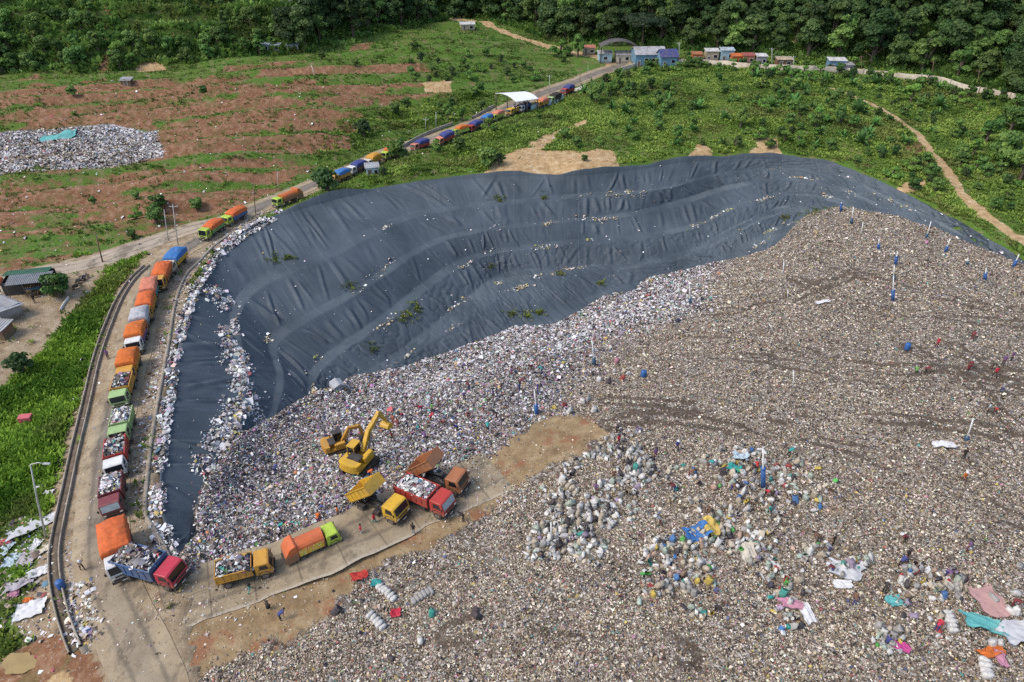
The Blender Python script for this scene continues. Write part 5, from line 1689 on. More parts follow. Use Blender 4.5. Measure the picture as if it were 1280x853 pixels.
# ------------------------------------------------------------------ excavators
def excavator(px, py, rz, sc, hue, roofc, boom, label):
    p = at(px, py)
    e = empty("excavator", (p.x, p.y, p.z - .05), rz, label, "excavator", "excavators working in the waste", sc)
    P_ = body_paint(hue)
    for s in (-1, 1):
        b_ = MB(); pr = [(-1.7, .35), (-1.5, .08), (1.5, .08), (1.7, .35), (1.7, .55), (1.45, .85), (-1.45, .85), (-1.7, .55)]
        b_.prism(pr, s * 1.25 - .28, s * 1.25 + .28)
        for q_ in np.linspace(-1.5, 1.5, 14): b_.box((q_, s * 1.25, .87), (.10, .58, .05)); b_.box((q_, s * 1.25, .06), (.10, .58, .05))
        link("track", b_.mesh("track", M_TYRE), e)
    b_ = MB(); b_.box((0, 0, .62), (2.2, 1.9, .45)); b_.cyl((0, 0, .95), .75, .25, 'z', 18); link("undercarriage", b_.mesh("undercarriage", M_STEEL), e)
    b_ = MB()
    b_.box((-.35, 0, 1.22), (3.0, 2.5, .30))
    n = 9                                                       # rounded counterweight
    prof = [(-1.1, -1.28)] + [(-1.55 - .55 * math.cos(a), 1.28 * math.sin(a)) for a in np.linspace(-1.3, 1.3, n)] + [(-1.1, 1.28)]
    V = [(x, y, z) for z in (1.12, 2.15) for x, y in prof]; m_ = len(prof)
    b_.add(V, [(i, (i + 1) % m_, m_ + (i + 1) % m_, m_ + i) for i in range(m_)] + [tuple(range(m_ - 1, -1, -1)), tuple(range(m_, 2 * m_))])
    b_.box((.35, -.95, 1.75), (1.5, .55, .75)); b_.box((-.75, .35, 1.75), (1.0, 1.7, .75))
    hs = link("house", b_.mesh("house", P_, False, .05), e)
    b_ = MB(); b_.box((-.62, -.1, 2.15), (.95, 1.5, .12)); b_.cyl((-.6, .75, 2.35), .07, .5, 'z', 8); link("engine_cover", b_.mesh("engine_cover", M_STEEL, False, .03), hs)
    b_ = MB()
    for dx, dy in ((-.5, -.42), (.62, -.42), (-.5, .42), (.62, .42)): b_.box((dx, dy, .70), (.09, .09, 1.42))
    b_.box((.06, 0, 1.46), (1.3, .98, .09)); b_.box((.06, 0, .12), (1.2, .92, .25))
    cb = link("cab", b_.mesh("cab", P_ if roofc is None else body_paint(roofc), False, .02), e, (.40, .78, 1.38))
    b_ = MB(); b_.box((.06, 0, .80), (1.08, .80, 1.18)); link("cab_glass", b_.mesh("cab_glass", M_GLASS), cb)
    (bx0, bz0), (bx1, bz1), (bx2, bz2), (sx, sz), (kx, kz) = boom
    def arm(pts, wd, th):
        b__ = MB(); n_ = len(pts)
        V = []
        for i, (x, z) in enumerate(pts):
            a = pts[max(i - 1, 0)]; c2 = pts[min(i + 1, n_ - 1)]
            d = Vector((c2[0] - a[0], c2[1] - a[1])).normalized(); nx, nz = -d.y, d.x; t2 = th[i] / 2
            V += [(x + nx * t2, -wd / 2, z + nz * t2), (x + nx * t2, wd / 2, z + nz * t2), (x - nx * t2, wd / 2, z - nz * t2), (x - nx * t2, -wd / 2, z - nz * t2)]
        F = [(0, 1, 2, 3), tuple(4 * n_ - 4 + q_ for q_ in (3, 2, 1, 0))]
        for i in range(n_ - 1):
            for j in range(4): F.append((4 * i + j, 4 * i + (j + 1) % 4, 4 * i + 4 + (j + 1) % 4, 4 * i + 4 + j))
        b__.add(V, F); return b__
    bo = link("boom", arm([(bx0, bz0), (bx1, bz1), (bx2, bz2)], .46, [.5, .72, .45]).mesh("boom", P_, False, .03), e)
    b_ = MB()
    for s in (-1, 1): b_.tube([(bx0 + .35, s * .36, bz0 - .35), ((bx0 + bx1) / 2 + .2, s * .36, (bz0 + bz1) / 2 - .2), (bx1, s * .36, bz1 - .05)], [.10, .10, .06], 8)
    link("boom_ram", b_.mesh("boom_ram", M_RIM, True), bo)
    link("stick", arm([(bx2 - .25, bz2 + .25), (bx2, bz2), (sx, sz)], .36, [.35, .50, .30]).mesh("stick", P_, False, .03), e)
    b_ = MB(); n_ = 8
    pr = [(kx + .55 * math.cos(a), kz + .50 * math.sin(a)) for a in np.linspace(-.4, 2.9, n_)] + [(kx - .35, kz - .15), (kx, kz - .3)]
    b_.prism(pr, -.55, .55)
    for q_ in np.linspace(-.48, .48, 5): b_.box((kx + .42, q_, kz - .38), (.10, .10, .35))
    link("bucket", b_.mesh("bucket", M_STEEL if roofc else P_), e)
    return e


excavator(450, 584, R(66), 1.05, 'yellow', None, ((.9, 1.6), (2.4, 3.4), (4.5, 4.2), (5.6, 2.2), (5.5, 1.5)), "large yellow excavator reaching up with its long boom in the fresh waste")
excavator(422, 563, R(28), .86, 'amber', 'black', ((.9, 1.5), (2.2, 3.4), (3.6, 3.2), (3.9, 1.3), (3.8, .8)), "smaller yellow excavator with a dark cab behind the large one")


# ================================================================== sacks
def sack_mesh(i, kind):
    k, rows_ = 20, 11
    zs = np.linspace(0, 1, rows_)
    if kind == 'stand': rad = np.array([.24, .32, .34, .345, .34, .335, .33, .30, .20, .08, .14]); H = 1.08
    elif kind == 'open': rad = np.array([.26, .33, .35, .35, .34, .345, .34, .34, .33, .34, .36]); H = 1.0
    else: rad = np.array([.20, .29, .32, .33, .33, .33, .32, .31, .25, .09, .14]); H = 1.15
    V = []
    for z, r in zip(zs, rad):
        for j in range(k):
            a = 2 * math.pi * j / k
            q = r * (1 + .30 * (float(fbm(np.array([a * 1.3 + i * 7]), np.array([z * 3.0]), 500 + i, 2)[0]) - .5) + (.08 * math.cos(k // 2 * a) if r < .2 else 0))
            sq = (abs(math.cos(a)) ** 3 + abs(math.sin(a)) ** 3) ** (-1 / 3) if r > .2 else 1
            q *= sq * (1 + .10 * (float(fbm(np.array([a * 5 + i * 3]), np.array([z * 9.0]), 530 + i, 2)[0]) - .5))
            V.append((q * math.cos(a) * 1.15, q * math.sin(a) * .85, z * H + .06 * math.sin(a * 2 + i) * (z > .6)))
    F = [(r_ * k + j, r_ * k + (j + 1) % k, (r_ + 1) * k + (j + 1) % k, (r_ + 1) * k + j) for r_ in range(rows_ - 1) for j in range(k)]
    V.append((0, 0, 0)); V.append((0, 0, H * (.8 if kind == 'open' else 1)))
    F3 = [(len(V) - 2, (j + 1) % k, j) for j in range(k)] + [(len(V) - 1, (rows_ - 1) * k + j, (rows_ - 1) * k + (j + 1) % k) for j in range(k)]
    V = np.array(V)
    if kind == 'lie':
        V = V[:, [2, 1, 0]] * np.array([1, 1, .8]); V[:, 0] -= H / 2; V[:, 2] += .28
        F = [f[::-1] for f in F]; F3 = [f[::-1] for f in F3]
    me = bpy.data.meshes.new("sack")
    me.from_pydata([tuple(v) for v in V], [], F + F3)
    me.polygons.foreach_set("use_smooth", [True] * len(me.polygons))
    return me


SACK_COL = {'white': (.58, .565, .53), 'grey': (.33, .32, .30), 'cream': (.44, .38, .29), 'palegreen': (.34, .40, .33), 'teal': (.03, .25, .21), 'blue': (.05, .15, .34), 'red': (.28, .04, .04), 'yellow': (.46, .35, .07), 'pink': (.45, .20, .26), 'dark': (.045, .04, .05), 'green': (.08, .32, .07), 'peach': (.44, .30, .23), 'brown': (.22, .15, .10), 'mauve': (.30, .24, .32), 'orange': (.55, .18, .03)}


def sack_mat(c):
    return paint("woven_" + c, SACK_COL[c], .65, .22, 4.0, 0, .45, .25)


def sack(x, y, c, kind, s, label, group, rz=None, z=None, tilt=.3):
    i = int(rng.integers(3))
    me = cached(("sack", i, kind, c), lambda: (lambda m_: (m_.materials.append(sack_mat(c)), m_)[1])(sack_mesh(i, kind)))
    o = link("sack", me, None, None, label=label, category="sack", group=group)
    p = drop(x, y) if z is None else Vector((x, y, z))
    o.location = (p.x, p.y, p.z - .08)
    o.rotation_euler = (rng.normal(0, tilt), rng.normal(0, tilt), rng.uniform(0, 6.28) if rz is None else rz)
    o.scale = (s * rng.uniform(.75, 1.0), s * rng.uniform(.75, 1.0), s * rng.uniform(.9, 1.2))
    return o


CW = ['white'] * 9 + ['grey'] * 6 + ['cream'] * 3 + ['palegreen'] * 2 + ['dark'] * 2 + ['mauve']
CC = ['white'] * 12 + ['grey'] * 11 + ['cream'] * 9 + ['peach'] * 2 + ['palegreen'] * 4 + ['yellow', 'red', 'teal', 'blue', 'green', 'dark', 'dark', 'brown', 'brown', 'mauve']
CLUST = [
    ([(768, 545), (808, 552), (812, 592), (790, 640), (760, 672), (745, 700), (705, 692), (662, 695), (668, 660), (688, 640), (684, 604), (728, 578)], 112, CW, "pale heap beside the tan dirt"),
    ([(838, 590), (880, 572), (900, 562), (950, 570), (1000, 585), (1030, 600), (1020, 640), (960, 650), (900, 648), (850, 622)], 50, CC, "heap around the blue-sleeved pipe"),
    ([(806, 690), (850, 668), (900, 655), (950, 670), (985, 700), (960, 730), (905, 740), (900, 770), (868, 768), (850, 742), (806, 752), (812, 715)], 66, CC, "heap with blue and yellow tarps"),
    ([(962, 690), (1010, 680), (1050, 690), (1100, 695), (1090, 710), (1010, 735), (1012, 785), (978, 780), (965, 730)], 24, CC, "scatter near the white crumpled sheet"),
    ([(1130, 715), (1200, 722), (1210, 750), (1180, 800), (1110, 815), (1090, 790), (1110, 760)], 30, CC, "scatter left of the pink sheet"),
]
for poly, n, pal_, where in CLUST:
    W_ = UV2(poly, .6)
    q = in_poly_pts(W_, n * 30)
    cl = fbm(q[:, 0] / 2.2, q[:, 1] / 2.2, 520, 2)
    q = q[cl > .47]
    q = thin(q, .5)[:n]
    for x, y in q:
        c = pal_[int(rng.integers(len(pal_)))]; kd = ['stand', 'stand', 'lie', 'open', 'open'][int(rng.integers(5))]
        lb = "%s %s sack in the %s" % ({'dark': 'black'}.get(c, c.replace('palegreen', 'pale green')), {'stand': 'tied upright', 'lie': 'full lying', 'open': 'open-topped'}[kd], where)
        sack(x, y, c, kd, rng.uniform(.62, .95), lb, "sacks in the " + where)
# smaller, half-buried bags of the same heaps, too many to tell apart: one mass
Vs, Fs, cs, o_ = [], [], [], 0
for poly, n, pal_, where in CLUST:
    W_ = UV2(poly, .6); W_ = W_.mean(0) + (W_ - W_.mean(0)) * 1.12
    q = in_poly_pts(W_, 2600); q = q[fbm(q[:, 0] / 2.2, q[:, 1] / 2.2, 520, 2) > .42][:int(n * 3.2)]
    for x, y in q:
        me_ = cached(("sackraw", int(rng.integers(3)), 'x'), lambda: sack_mesh(int(rng.integers(3)), ['stand', 'lie', 'open'][len(_mc) % 3]))
        if ('np', me_.name) not in _mc:
            co = np.zeros(len(me_.vertices) * 3); me_.vertices.foreach_get("co", co)
            _mc[('np', me_.name)] = (co.reshape(-1, 3), np.array([list(p_.vertices) if len(p_.vertices) == 4 else list(p_.vertices) + [p_.vertices[2]] for p_ in me_.polygons]))
        V_, F_ = _mc[('np', me_.name)]
        F_ = F_[F_[:, 2] != F_[:, 3]]
        M3 = np.array((Matrix.Rotation(rng.uniform(0, 6.28), 3, 'Z') @ Matrix.Rotation(rng.normal(0, .9), 3, 'X') @ Matrix.Diagonal((rng.uniform(.35, .75), rng.uniform(.35, .75), rng.uniform(.3, .7)))))
        W2 = V_ @ M3.T + np.array([x, y, float(zw(np.array([x]), np.array([y]))[0]) - .02])
        Vs.append(W2); Fs.append(F_ + o_); o_ += len(W2)
        cs.append(np.tile(np.clip(np.array(SACK_COL[pal_[int(rng.integers(len(pal_)))]]) * rng.uniform(.75, 1.15), 0, .7), (len(F_), 1)))
link("bag_clutter", mesh_np("bag_clutter", np.vstack(Vs), np.vstack(Fs), M_BITS, True, np.vstack(cs), domain='FACE'), kind="stuff")


def srow(a, b_, n, c, where, s=.85, perp=True):
    A, B = U(*a, .3), U(*b_, .3)
    rz = math.atan2(B[1] - A[1], B[0] - A[0]) + (math.pi / 2 if perp else 0)
    for i in range(n):
        f = i / max(1, n - 1)
        sack(A[0] + (B[0] - A[0]) * f, A[1] + (B[1] - A[1]) * f, c, 'lie', s, "%s sack lying in %s" % (c, where), "sacks in " + where, rz + rng.normal(0, .1), None, .05)
srow((463, 765), (478, 779), 5, 'white', "the short row left of the folded red cloth")
srow((474, 728), (492, 744), 6, 'white', "the row on tan dirt near the teal cloth")
srow((516, 746), (538, 734), 6, 'grey', "the slanting row right of it")
srow((1182, 772), (1190, 792), 5, 'white', "the stack left of the teal sheet", .95)
srow((1228, 832), (1232, 850), 4, 'white', "the stack under the orange cloth", .95)
srow((705, 610), (720, 620), 4, 'cream', "the small row inside the big pale heap")
for (px, py, c, kd, lb) in [
    (709, 512, 'white', 'open', "white open sack with red cloth above it at the dirt patch top"), (707, 503, 'red', 'stand', "red bag standing on the white sack near the dirt patch top"),
    (729, 500, 'white', 'stand', "white upright sack right of the red bag"), (741, 511, 'white', 'open', "small white sack alone at the right of the dirt patch top"), (735, 498, 'grey', 'stand', "grey sack behind the small white one"),
    (770, 450, 'pink', 'stand', "pink bundle on top of the group near the tall pipe"), (767, 462, 'white', 'stand', "white sack below the pink bundle"), (778, 462, 'cream', 'stand', "cream sack at the right under the pink bundle"), (776, 471, 'red', 'stand', "dark red sack under the pink bundle"),
    (749, 473, 'white', 'stand', "tall white sack left of the pink bundle group"), (759, 476, 'dark', 'stand', "dark sack left of the dark red one"), (785, 465, 'white', 'lie', "white sack rightmost of the group by the tall pipe"),
    (415, 764, 'dark', 'open', "black round drum-like sack on the tan dirt by the pad"), (600, 766, 'dark', 'open', "black round sack right of the dark bundle in the waste"), (594, 762, 'dark', 'lie', "dark bundle beside the black round sack"), (490, 817, 'dark', 'lie', "black bundle alone in the lower waste"),
    (525, 800, 'white', 'lie', "white bale alone above the black bundle"), (540, 767, 'teal', 'stand', "teal sack at the end of the slanting row"), (795, 585, 'teal', 'stand', "bright teal sack at the right edge of the big pale heap"), (722, 664, 'teal', 'stand', "bright teal sack at the foot of the big pale heap"),
    (1262, 762, 'white', 'lie', "white sack right of the pink sheet"), (1269, 765, 'white', 'stand', "white sack second right of the pink sheet"), (1240, 745, 'grey', 'lie', "grey sack behind the pink sheet"), (1266, 738, 'white', 'lie', "white sack above the right edge pair"), (1248, 803, 'white', 'stand', "white sack under the teal sheet"), (1242, 806, 'white', 'open', "second white sack under the teal sheet"),
    (1203, 723, 'dark', 'stand', "dark sack beside the cream one right of the people"), (1197, 735, 'cream', 'stand', "cream sack right of the dark-dressed pickers"), (1275, 705, 'grey', 'stand', "grey sack at the far right edge"),
    (1012, 690, 'white', 'stand', "white sack standing left of the two pickers"), (995, 722, 'cream', 'open', "big cream open sack left of the white crumpled sheet"), (1089, 697, 'white', 'stand', "white sack alone right of the crumpled sheet"),
]:
    p = at(px, py + 4); sack(p.x, p.y, c, kd, .9, lb, None)


# ================================================================== cloths and sheets
def sheet(px, py, w, d, rz, c, label, lift=.5, name="sheet", rough=1.0, cat="sheet", group=None, folds=.35):
    nx, ny = 26, 20
    p = at(px, py)
    X_, Y_ = np.meshgrid(np.linspace(-.5, .5, nx), np.linspace(-.5, .5, ny), indexing='ij')
    sd_n = rng.uniform(0, 50)
    ox = .12 * (fbm(Y_ * 4 + sd_n, X_ * 0, 540, 2) - .5) * 2; oy = .12 * (fbm(X_ * 4 + sd_n, Y_ * 0 + 9, 541, 2) - .5) * 2
    x = (X_ + ox) * w; y = (Y_ + oy) * d
    gx_ = p.x + x * math.cos(rz) - y * math.sin(rz); gy_ = p.y + x * math.sin(rz) + y * math.cos(rz)
    z0 = np.array([drop(a, b_).z for a, b_ in zip(gx_.ravel(), gy_.ravel())]).reshape(nx, ny)
    z0 = .5 * z0 + .5 * z0.mean()
    z = z0 + .16 + lift * np.clip(fbm(X_ * 2.4 + sd_n, Y_ * 2.4, 542, 3) - .32, 0, 1) + folds * .25 * np.abs(np.sin(9 * (X_ * .8 + Y_ * .5) + 6 * fbm(X_ * 2 + sd_n, Y_ * 2, 543, 2))) * rough
    V = np.stack([gx_ - p.x, gy_ - p.y, z - p.z], 2).reshape(-1, 3)
    n = len(V)
    F = grid_faces(nx, ny)
    V2 = np.vstack([V, V - np.array([0, 0, .04])])
    i = np.arange(nx * ny).reshape(nx, ny)
    loop = np.concatenate([i[:, 0], i[-1, 1:], i[-2::-1, -1], i[0, -2:0:-1]])
    rim_f = np.stack([loop, np.roll(loop, -1), np.roll(loop, -1) + n, loop + n], 1)
    me = mesh_np(name, V2, np.vstack([F, F[:, ::-1] + n, rim_f]), c if isinstance(c, bpy.types.Material) else cloth(c), True)
    return link(name, me, None, p, label=label, category=cat, group=group)


HUES.update(paleblue=(.42, .52, .58), whitish=(.62, .62, .62), rose=(.46, .27, .25), aqua=(.10, .38, .37), stripegrey=(.38, .35, .37), sheetwhite=(.50, .51, .52), amberc=(.55, .40, .10), oldpink=(.48, .22, .30))
sheet(1236, 752, 2.3, 3.0, R(12), 'rose', "large faded pink sheet spread flat among sacks at lower right", .15, folds=.12)
sheet(1228, 781, 3.2, 1.5, R(-18), 'aqua', "shiny teal plastic sheet under the pink one at lower right", .7)
sheet(1272, 792, 3.2, 2.0, R(8), 'sheetwhite', "big white sheet cut by the right edge of the photo", .6)
sheet(1056, 714, 2.8, 1.9, R(-28), 'sheetwhite', "white crumpled sheet with bluish folds among the right-hand waste", .7)
sheet(1053, 731, 1.6, .9, R(-10), 'whitish', "smaller white cloth just below the white crumpled sheet", .4)
sheet(985, 757, 2.2, .9, R(-12), 'oldpink', "dusty pink cloth below the middle sack heap", .6)
sheet(1008, 768, 1.0, 1.8, R(10), 'whitish', "white cloth hanging beside the dusty pink one", .5)
sheet(1126, 810, 1.3, .8, R(-30), 'magenta', "bright magenta cloth among sacks at the lower right", .5)
sheet(1238, 817, 2.4, .9, R(15), 'orange', "orange cloth near the bottom right corner", .5)
sheet(1251, 826, .8, 1.4, R(-5), 'oldpink', "pink cloth right of the orange one", .5)
sheet(1117, 753, 1.4, 1.1, R(10), 'aqua', "small aqua cloth left of the white sacks at right", .4)
sheet(870, 668, 2.5, 1.7, R(20), 'skyblue', "bright blue tarp covering sacks at the head of the colourful heap", 1.6)
sheet(889, 662, 1.6, 1.9, R(-10), 'amberc', "yellow tarp beside the bright blue one", 1.4)
sheet(934, 692, 1.5, 2.0, R(5), 'cream', "cream printed cloth standing out right in the colourful heap", .7)
sheet(925, 573, 1.6, 1.2, R(-25), 'paleblue', "pale blue umbrella-like sheet over pickers at the pipe heap", 1.2)
sheet(917, 588, 1.3, 1.0, R(-40), 'teal', "dull teal sheet left of the pale blue one", .8)
sheet(450, 722, 1.5, .9, R(25), 'red', "crumpled red cloth on the tan dirt below the pad", .6)
sheet(495, 768, .9, .8, R(10), 'crimson', "folded dark red cloth between the white sack rows", .4)
sheet(470, 731, .9, .7, R(0), 'teal', "small teal cloth at the head of the first sack row", .4)
sheet(1180, 558, 2.4, .9, R(-8), 'whitish', "white crumpled plastic near the leaning pale pipe at right", .5)
sheet(1027, 379, 2.2, .8, R(5), 'whitish', "white scrap sheet on the far waste left of the paired pipes", .5)
sheet(74, 172, 7.0, 4.5, R(5), 'aqua', "pale teal sheet heaped on the old rubbish pile at left", 1.8)
# left heap of drying sheets
sheet(43, 659, 4.6, 1.5, R(33), 'sheetwhite', "long white sheet laid diagonally by the lamp post", .5, folds=.5)
sheet(8, 679, 1.2, .8, R(20), 'pink', "small pink sheet at the left edge", .4)
sheet(4, 692, 1.2, 2.2, R(-10), 'paleblue', "pale blue striped mat cut by the left edge", .2)
sheet(16, 702, 1.5, 1.7, R(5), 'paleblue', "blue-grey mat laid flat in the left grass", .15)
sheet(34, 700, 1.7, 1.6, R(8), 'stripegrey', "pale grey mat right of the blue-grey one", .15)
sheet(27, 732, 2.6, 1.6, R(30), 'stripegrey', "grey striped bundle of sheets in the left grass", .8)
sheet(49, 718, 1.8, 1.0, R(28), 'whitish', "white folded sheet above the grey striped bundle", .7)
sheet(46, 682, .9, 1.3, R(-10), 'whitish', "small white sheet under the lamp post foot", .4)
sheet(57, 688, 1.3, .7, R(35), 'cream', "cream cloth leaning at the drain wall", .4)
sheet(40, 764, 2.6, 1.7, R(15), 'whitish', "white and pink crumpled sheets lowest in the left grass", .7)
sheet(36, 752, .8, .5, R(0), 'orange', "small orange cloth between the white bundles", .3)
sheet(18, 745, 1.0, .8, R(0), 'mauve' if 'mauve' in HUES else 'oldpink', "mauve bag-like cloth left of the orange one", .6)
sheet(62, 617, 1.0, .5, R(10), 'whitish', "white plastic scrap high in the left grass", .3)
sheet(50, 610, 1.1, .4, R(15), 'whitish', "thin white plastic strip left of the lamp arm shadow", .2)
sheet(93, 501, .8, .4, R(15), 'whitish', "small white scrap near the top of the left grass", .2)
# pink box in the grass
p = at(34, 527)
b_ = MB(); b_.box((0, 0, .42), (1.35, .85, .8)); b_.box((.0, 0, .85), (1.42, .92, .06)); b_.box((-.3, -.44, .45), (.05, .03, .5), 0); b_.box((.3, -.44, .45), (.05, .03, .5), 0)
link("pink_crate", b_.mesh("pink_crate", cloth('pink'), False, .05), None, p, label="pink boxy crate standing alone in the left grass", category="crate").rotation_euler = (0, 0, R(10))
p = at(421, 484)
b_ = MB(); b_.prism([(-.9, 0), (.9, 0), (.9, .8), (0, 1.25), (-.9, .8)], -.8, .8); b_.box((0, 0, 1.22), (.2, 1.7, .06), 0)
link("white_crate", b_.mesh("white_crate", cloth('silver'), False, .03), None, p, label="white ridged box lying at the liner edge above the excavators", category="crate").rotation_euler = (.2, .1, R(40))

# ================================================================== vent pipes
M_PIPE = paint("pvc_pipe", (.62, .61, .58), .45, .12, 2)
M_SLEEVE = paint("blue_sleeve", (.02, .10, .30), .5, .2, 3, 0, .2)
M_SLEEVE2 = paint("dark_teal_sleeve", (.02, .08, .14), .5, .2, 3, 0, .2)


def vent(bx, by, tx, ty, sleeve, label):
    p = at(bx, by)
    # tip on the vertical plane facing the camera through the base
    d = ray(tx, ty); tt = p.y / d[1]
    q = Vector(CAM + tt * d)
    ax = (q - p)
    e = empty("vent_pipe", p, 0, label, "vent pipe", "gas vent pipes on the waste")
    b_ = MB(); b_.tube([(0, 0, -.5), tuple(ax * .5), tuple(ax)], [.085] * 3, 10); b_.tube([tuple(ax * .985), tuple(ax * 1.0)], [.105, .105], 10)
    link("pipe", b_.mesh("pipe", M_PIPE, True), e)
    if sleeve:
        b_ = MB(); n_ = ax.normalized(); L_ = ax.length * sleeve
        b_.tube([tuple(-n_ * .4), tuple(n_ * L_ * .5), tuple(n_ * L_)], [.26, .25, .24], 12)
        b_.tube([tuple(n_ * L_ * .97), tuple(n_ * (L_ + .04))], [.28, .28], 12)
        link("sleeve", b_.mesh("sleeve", M_SLEEVE if sleeve > .3 else M_SLEEVE2, True), e)


for a in [
    (743, 457, 740, 425, .28, "tall white pipe with a blue foot left of the pink bundle"),
    (671, 518, 668, 488, .40, "white pipe with blue sleeve at the tip of the tan dirt patch"),
    (863, 381, 862, 357, .30, "white pipe with dark foot on the pale waste near the liner"),
    (954, 610, 954, 559, .50, "tallest white pipe with long blue sleeve in the middle sack heap"),
    (1208, 550, 1217, 523, .12, "pale leaning pipe beside white plastic on the right"),
    (992, 486, 992, 463, 0, "bare pale pipe standing alone mid-waste"),
    (1116, 376, 1117, 345, .42, "nearest of three blue-sleeved pipes in line at the far waste"),
    (1117, 350, 1118, 331, .28, "middle of three blue-sleeved pipes in line at the far waste"),
    (1119, 331, 1122, 314, .60, "farthest of three blue-sleeved pipes in line at the far waste"),
    (1051, 264, 1052, 253, .85, "short blue pipe at the tip of the waste"),
    (1064, 280, 1067, 259, .30, "white pipe with blue foot right of the short blue one"),
    (1076, 294, 1079, 278, 0, "bare white pipe third from the tip of the waste"),
    (1098, 311, 1099, 298, .40, "short pipe with blue foot above the three in line"),
    (1158, 297, 1164, 277, .20, "leaning white pipe near the right liner edge"),
    (1182, 314, 1188, 298, .35, "second leaning pipe near the right liner edge"),
    (1209, 330, 1210, 322, .30, "small pipe stub on the right far waste"),
    (1231, 350, 1233, 335, .55, "upright blue-sleeved pipe on the right far waste"),
    (1267, 333, 1274, 318, .45, "leaning blue-sleeved pipe on the liner edge at far right"),
    (978, 346, 980, 327, 0, "bare white pipe on the left shoulder of the far waste"),
    (985, 372, 985, 362, 0, "short bare pipe below the left shoulder of the far waste"),
    (813, 420, 808, 407, 0, "thin white stick leaning left on the brown waste"),
    (968, 416, 961, 404, 0, "thin leaning stick in the middle of the far waste"),
    (689, 678, 689, 653, 0, "white pipe upright at the foot of the big pale sack heap"),
]: vent(*a)
for (px, py, lb) in [(804, 471, "blue plastic drum standing alone on brown waste"), (1133, 437, "small blue drum on the far brown waste"), (78, 735, "dark blue drum beside the drain")]:
    p = at(px, py); b_ = MB()
    b_.tube([(0, 0, 0), (0, 0, .12), (0, 0, .5), (0, 0, .9), (0, 0, 1.0)], [.32, .36, .37, .36, .30], 16); b_.cyl((0, 0, .33), .385, .05, 'z', 16); b_.cyl((0, 0, .67), .385, .05, 'z', 16)
    link("drum", b_.mesh("drum", M_SLEEVE, True), None, p, label=lb, category="drum")

# ================================================================== kerb, drain, walls
def wall_strip(pl, w, h, zoff=0.0):
    d = np.gradient(pl, axis=0); d /= np.linalg.norm(d, axis=1)[:, None]
    n_ = np.stack([-d[:, 1], d[:, 0]], 1)
    z = np.array([drop(x, y).z for x, y in pl]) + zoff
    rows_ = []
    for s, zz in ((-1, -.4), (-1, h), (1, h), (1, -.4)):
        rows_.append(np.c_[pl + n_ * s * w / 2, z + zz])
    V = np.stack(rows_, 1).reshape(-1, 3)
    return V, grid_faces(len(pl), 4)


M_CONC = paint("old_concrete", (.34, .30, .24), .9, .3, 1.2, 0, .6)
KERB = resample(UV2([(214, 704), (209, 692), (196, 668), (182, 642), (183, 609), (187, 575), (191, 542), (197, 504), (204, 466), (211, 428), (217, 387), (224, 362), (234, 342), (250, 326), (268, 308), (292, 291), (322, 274)]), .7)
V, F = wall_strip(KERB, .38, .22)
link("rim_kerb", mesh_np("rim_kerb", V, F, M_CONC), label="narrow concrete kerb running along the pit rim beside the rubbish strip", category="kerb")
DR = resample(UV2([(96, 815), (86, 790), (78, 765), (70, 730), (67, 690), (73, 650), (84, 600), (96, 548), (109, 495), (122, 442), (138, 398), (150, 372), (166, 350), (184, 333)], -.5), .7)
dd_ = np.gradient(DR, axis=0); dd_ /= np.linalg.norm(dd_, axis=1)[:, None]; nn_ = np.stack([-dd_[:, 1], dd_[:, 0]], 1)
e = empty("drain_channel", (0, 0, 0), 0, "long concrete drain channel with two thin walls left of the haul road", "drain")
for s in (-1, 1):
    V, F = wall_strip(DR + nn_ * s * .48, .14, .40); link("side_wall", mesh_np("side_wall", V, F, M_CONC), e)
V, F = wall_strip(DR, .82, .06); link("bed", mesh_np("bed", V, F, paint("drain_silt", (.13, .10, .07), .9, .35, 1.5)), e)
for px_l, lb in (([(504, 184), (518, 174), (533, 166), (550, 159), (566, 153)], "low concrete barrier along the left edge of the upper road"), ([(590, 346 - 200), (604, 139), (618, 133)], "short concrete barrier just before the white canopy")):
    pl = resample(UV2(px_l, 0), .8); V, F = wall_strip(pl, .25, .75)
    link("road_barrier", mesh_np("road_barrier", V, F, M_CONC), label=lb, category="barrier")
pl = resample(UV2([(773, 88), (784, 84.5), (802, 79)], 1.5), 1.0); V, F = wall_strip(pl, .3, 1.3)
M_CREAM = paint("cream_plaster", (.50, .44, .34), .85, .2, .8, 0, .5)
link("gate_wall", mesh_np("gate_wall", V, F, M_CREAM), label="low cream wall sloping down beside the road at the gate", category="wall")
BW = [(846, 82), (870, 81.5), (900, 83), (930, 86), (960, 88), (1000, 90), (1040, 91), (1075, 94), (1105, 96.5), (1150, 101), (1185, 107), (1215, 116), (1245, 121), (1285, 129), (1330, 140)]
pl = np.array([at(*p)[:2] for p in BW]); pl = resample(pl, 1.0)
e = empty("boundary_wall", (0, 0, 0), 0, "long cream boundary wall at the foot of the dark forest", "wall")
V, F = wall_strip(pl, .28, 1.7); link("wall", mesh_np("wall", V, F, M_CREAM), e)
b_ = MB()
for i in range(0, len(pl), 6):
    z = drop(*pl[i]).z; 
for i in range(2, len(pl), 8):
    z = drop(*pl[i]).z; bb = MB(); bb.box((0, 0, .75), (.42, .42, 2.2)); link("pillar", cached("pillar", lambda: bb.mesh("pillar", M_CREAM, False, .02)), e, (pl[i][0], pl[i][1], z))
pl = resample(UV2([(663, 143), (672, 139.5), (690, 134), (704, 128.5)], 0), .5)
M_CORR = paint("pale_blue_sheeting", (.36, .48, .48), .6, .25, 2, 0, .4)
V, F = wall_strip(pl + .08 * np.stack([np.cos(np.arange(len(pl)) * 2.1), np.sin(np.arange(len(pl)) * 2.1)], 1), .06, 1.5)
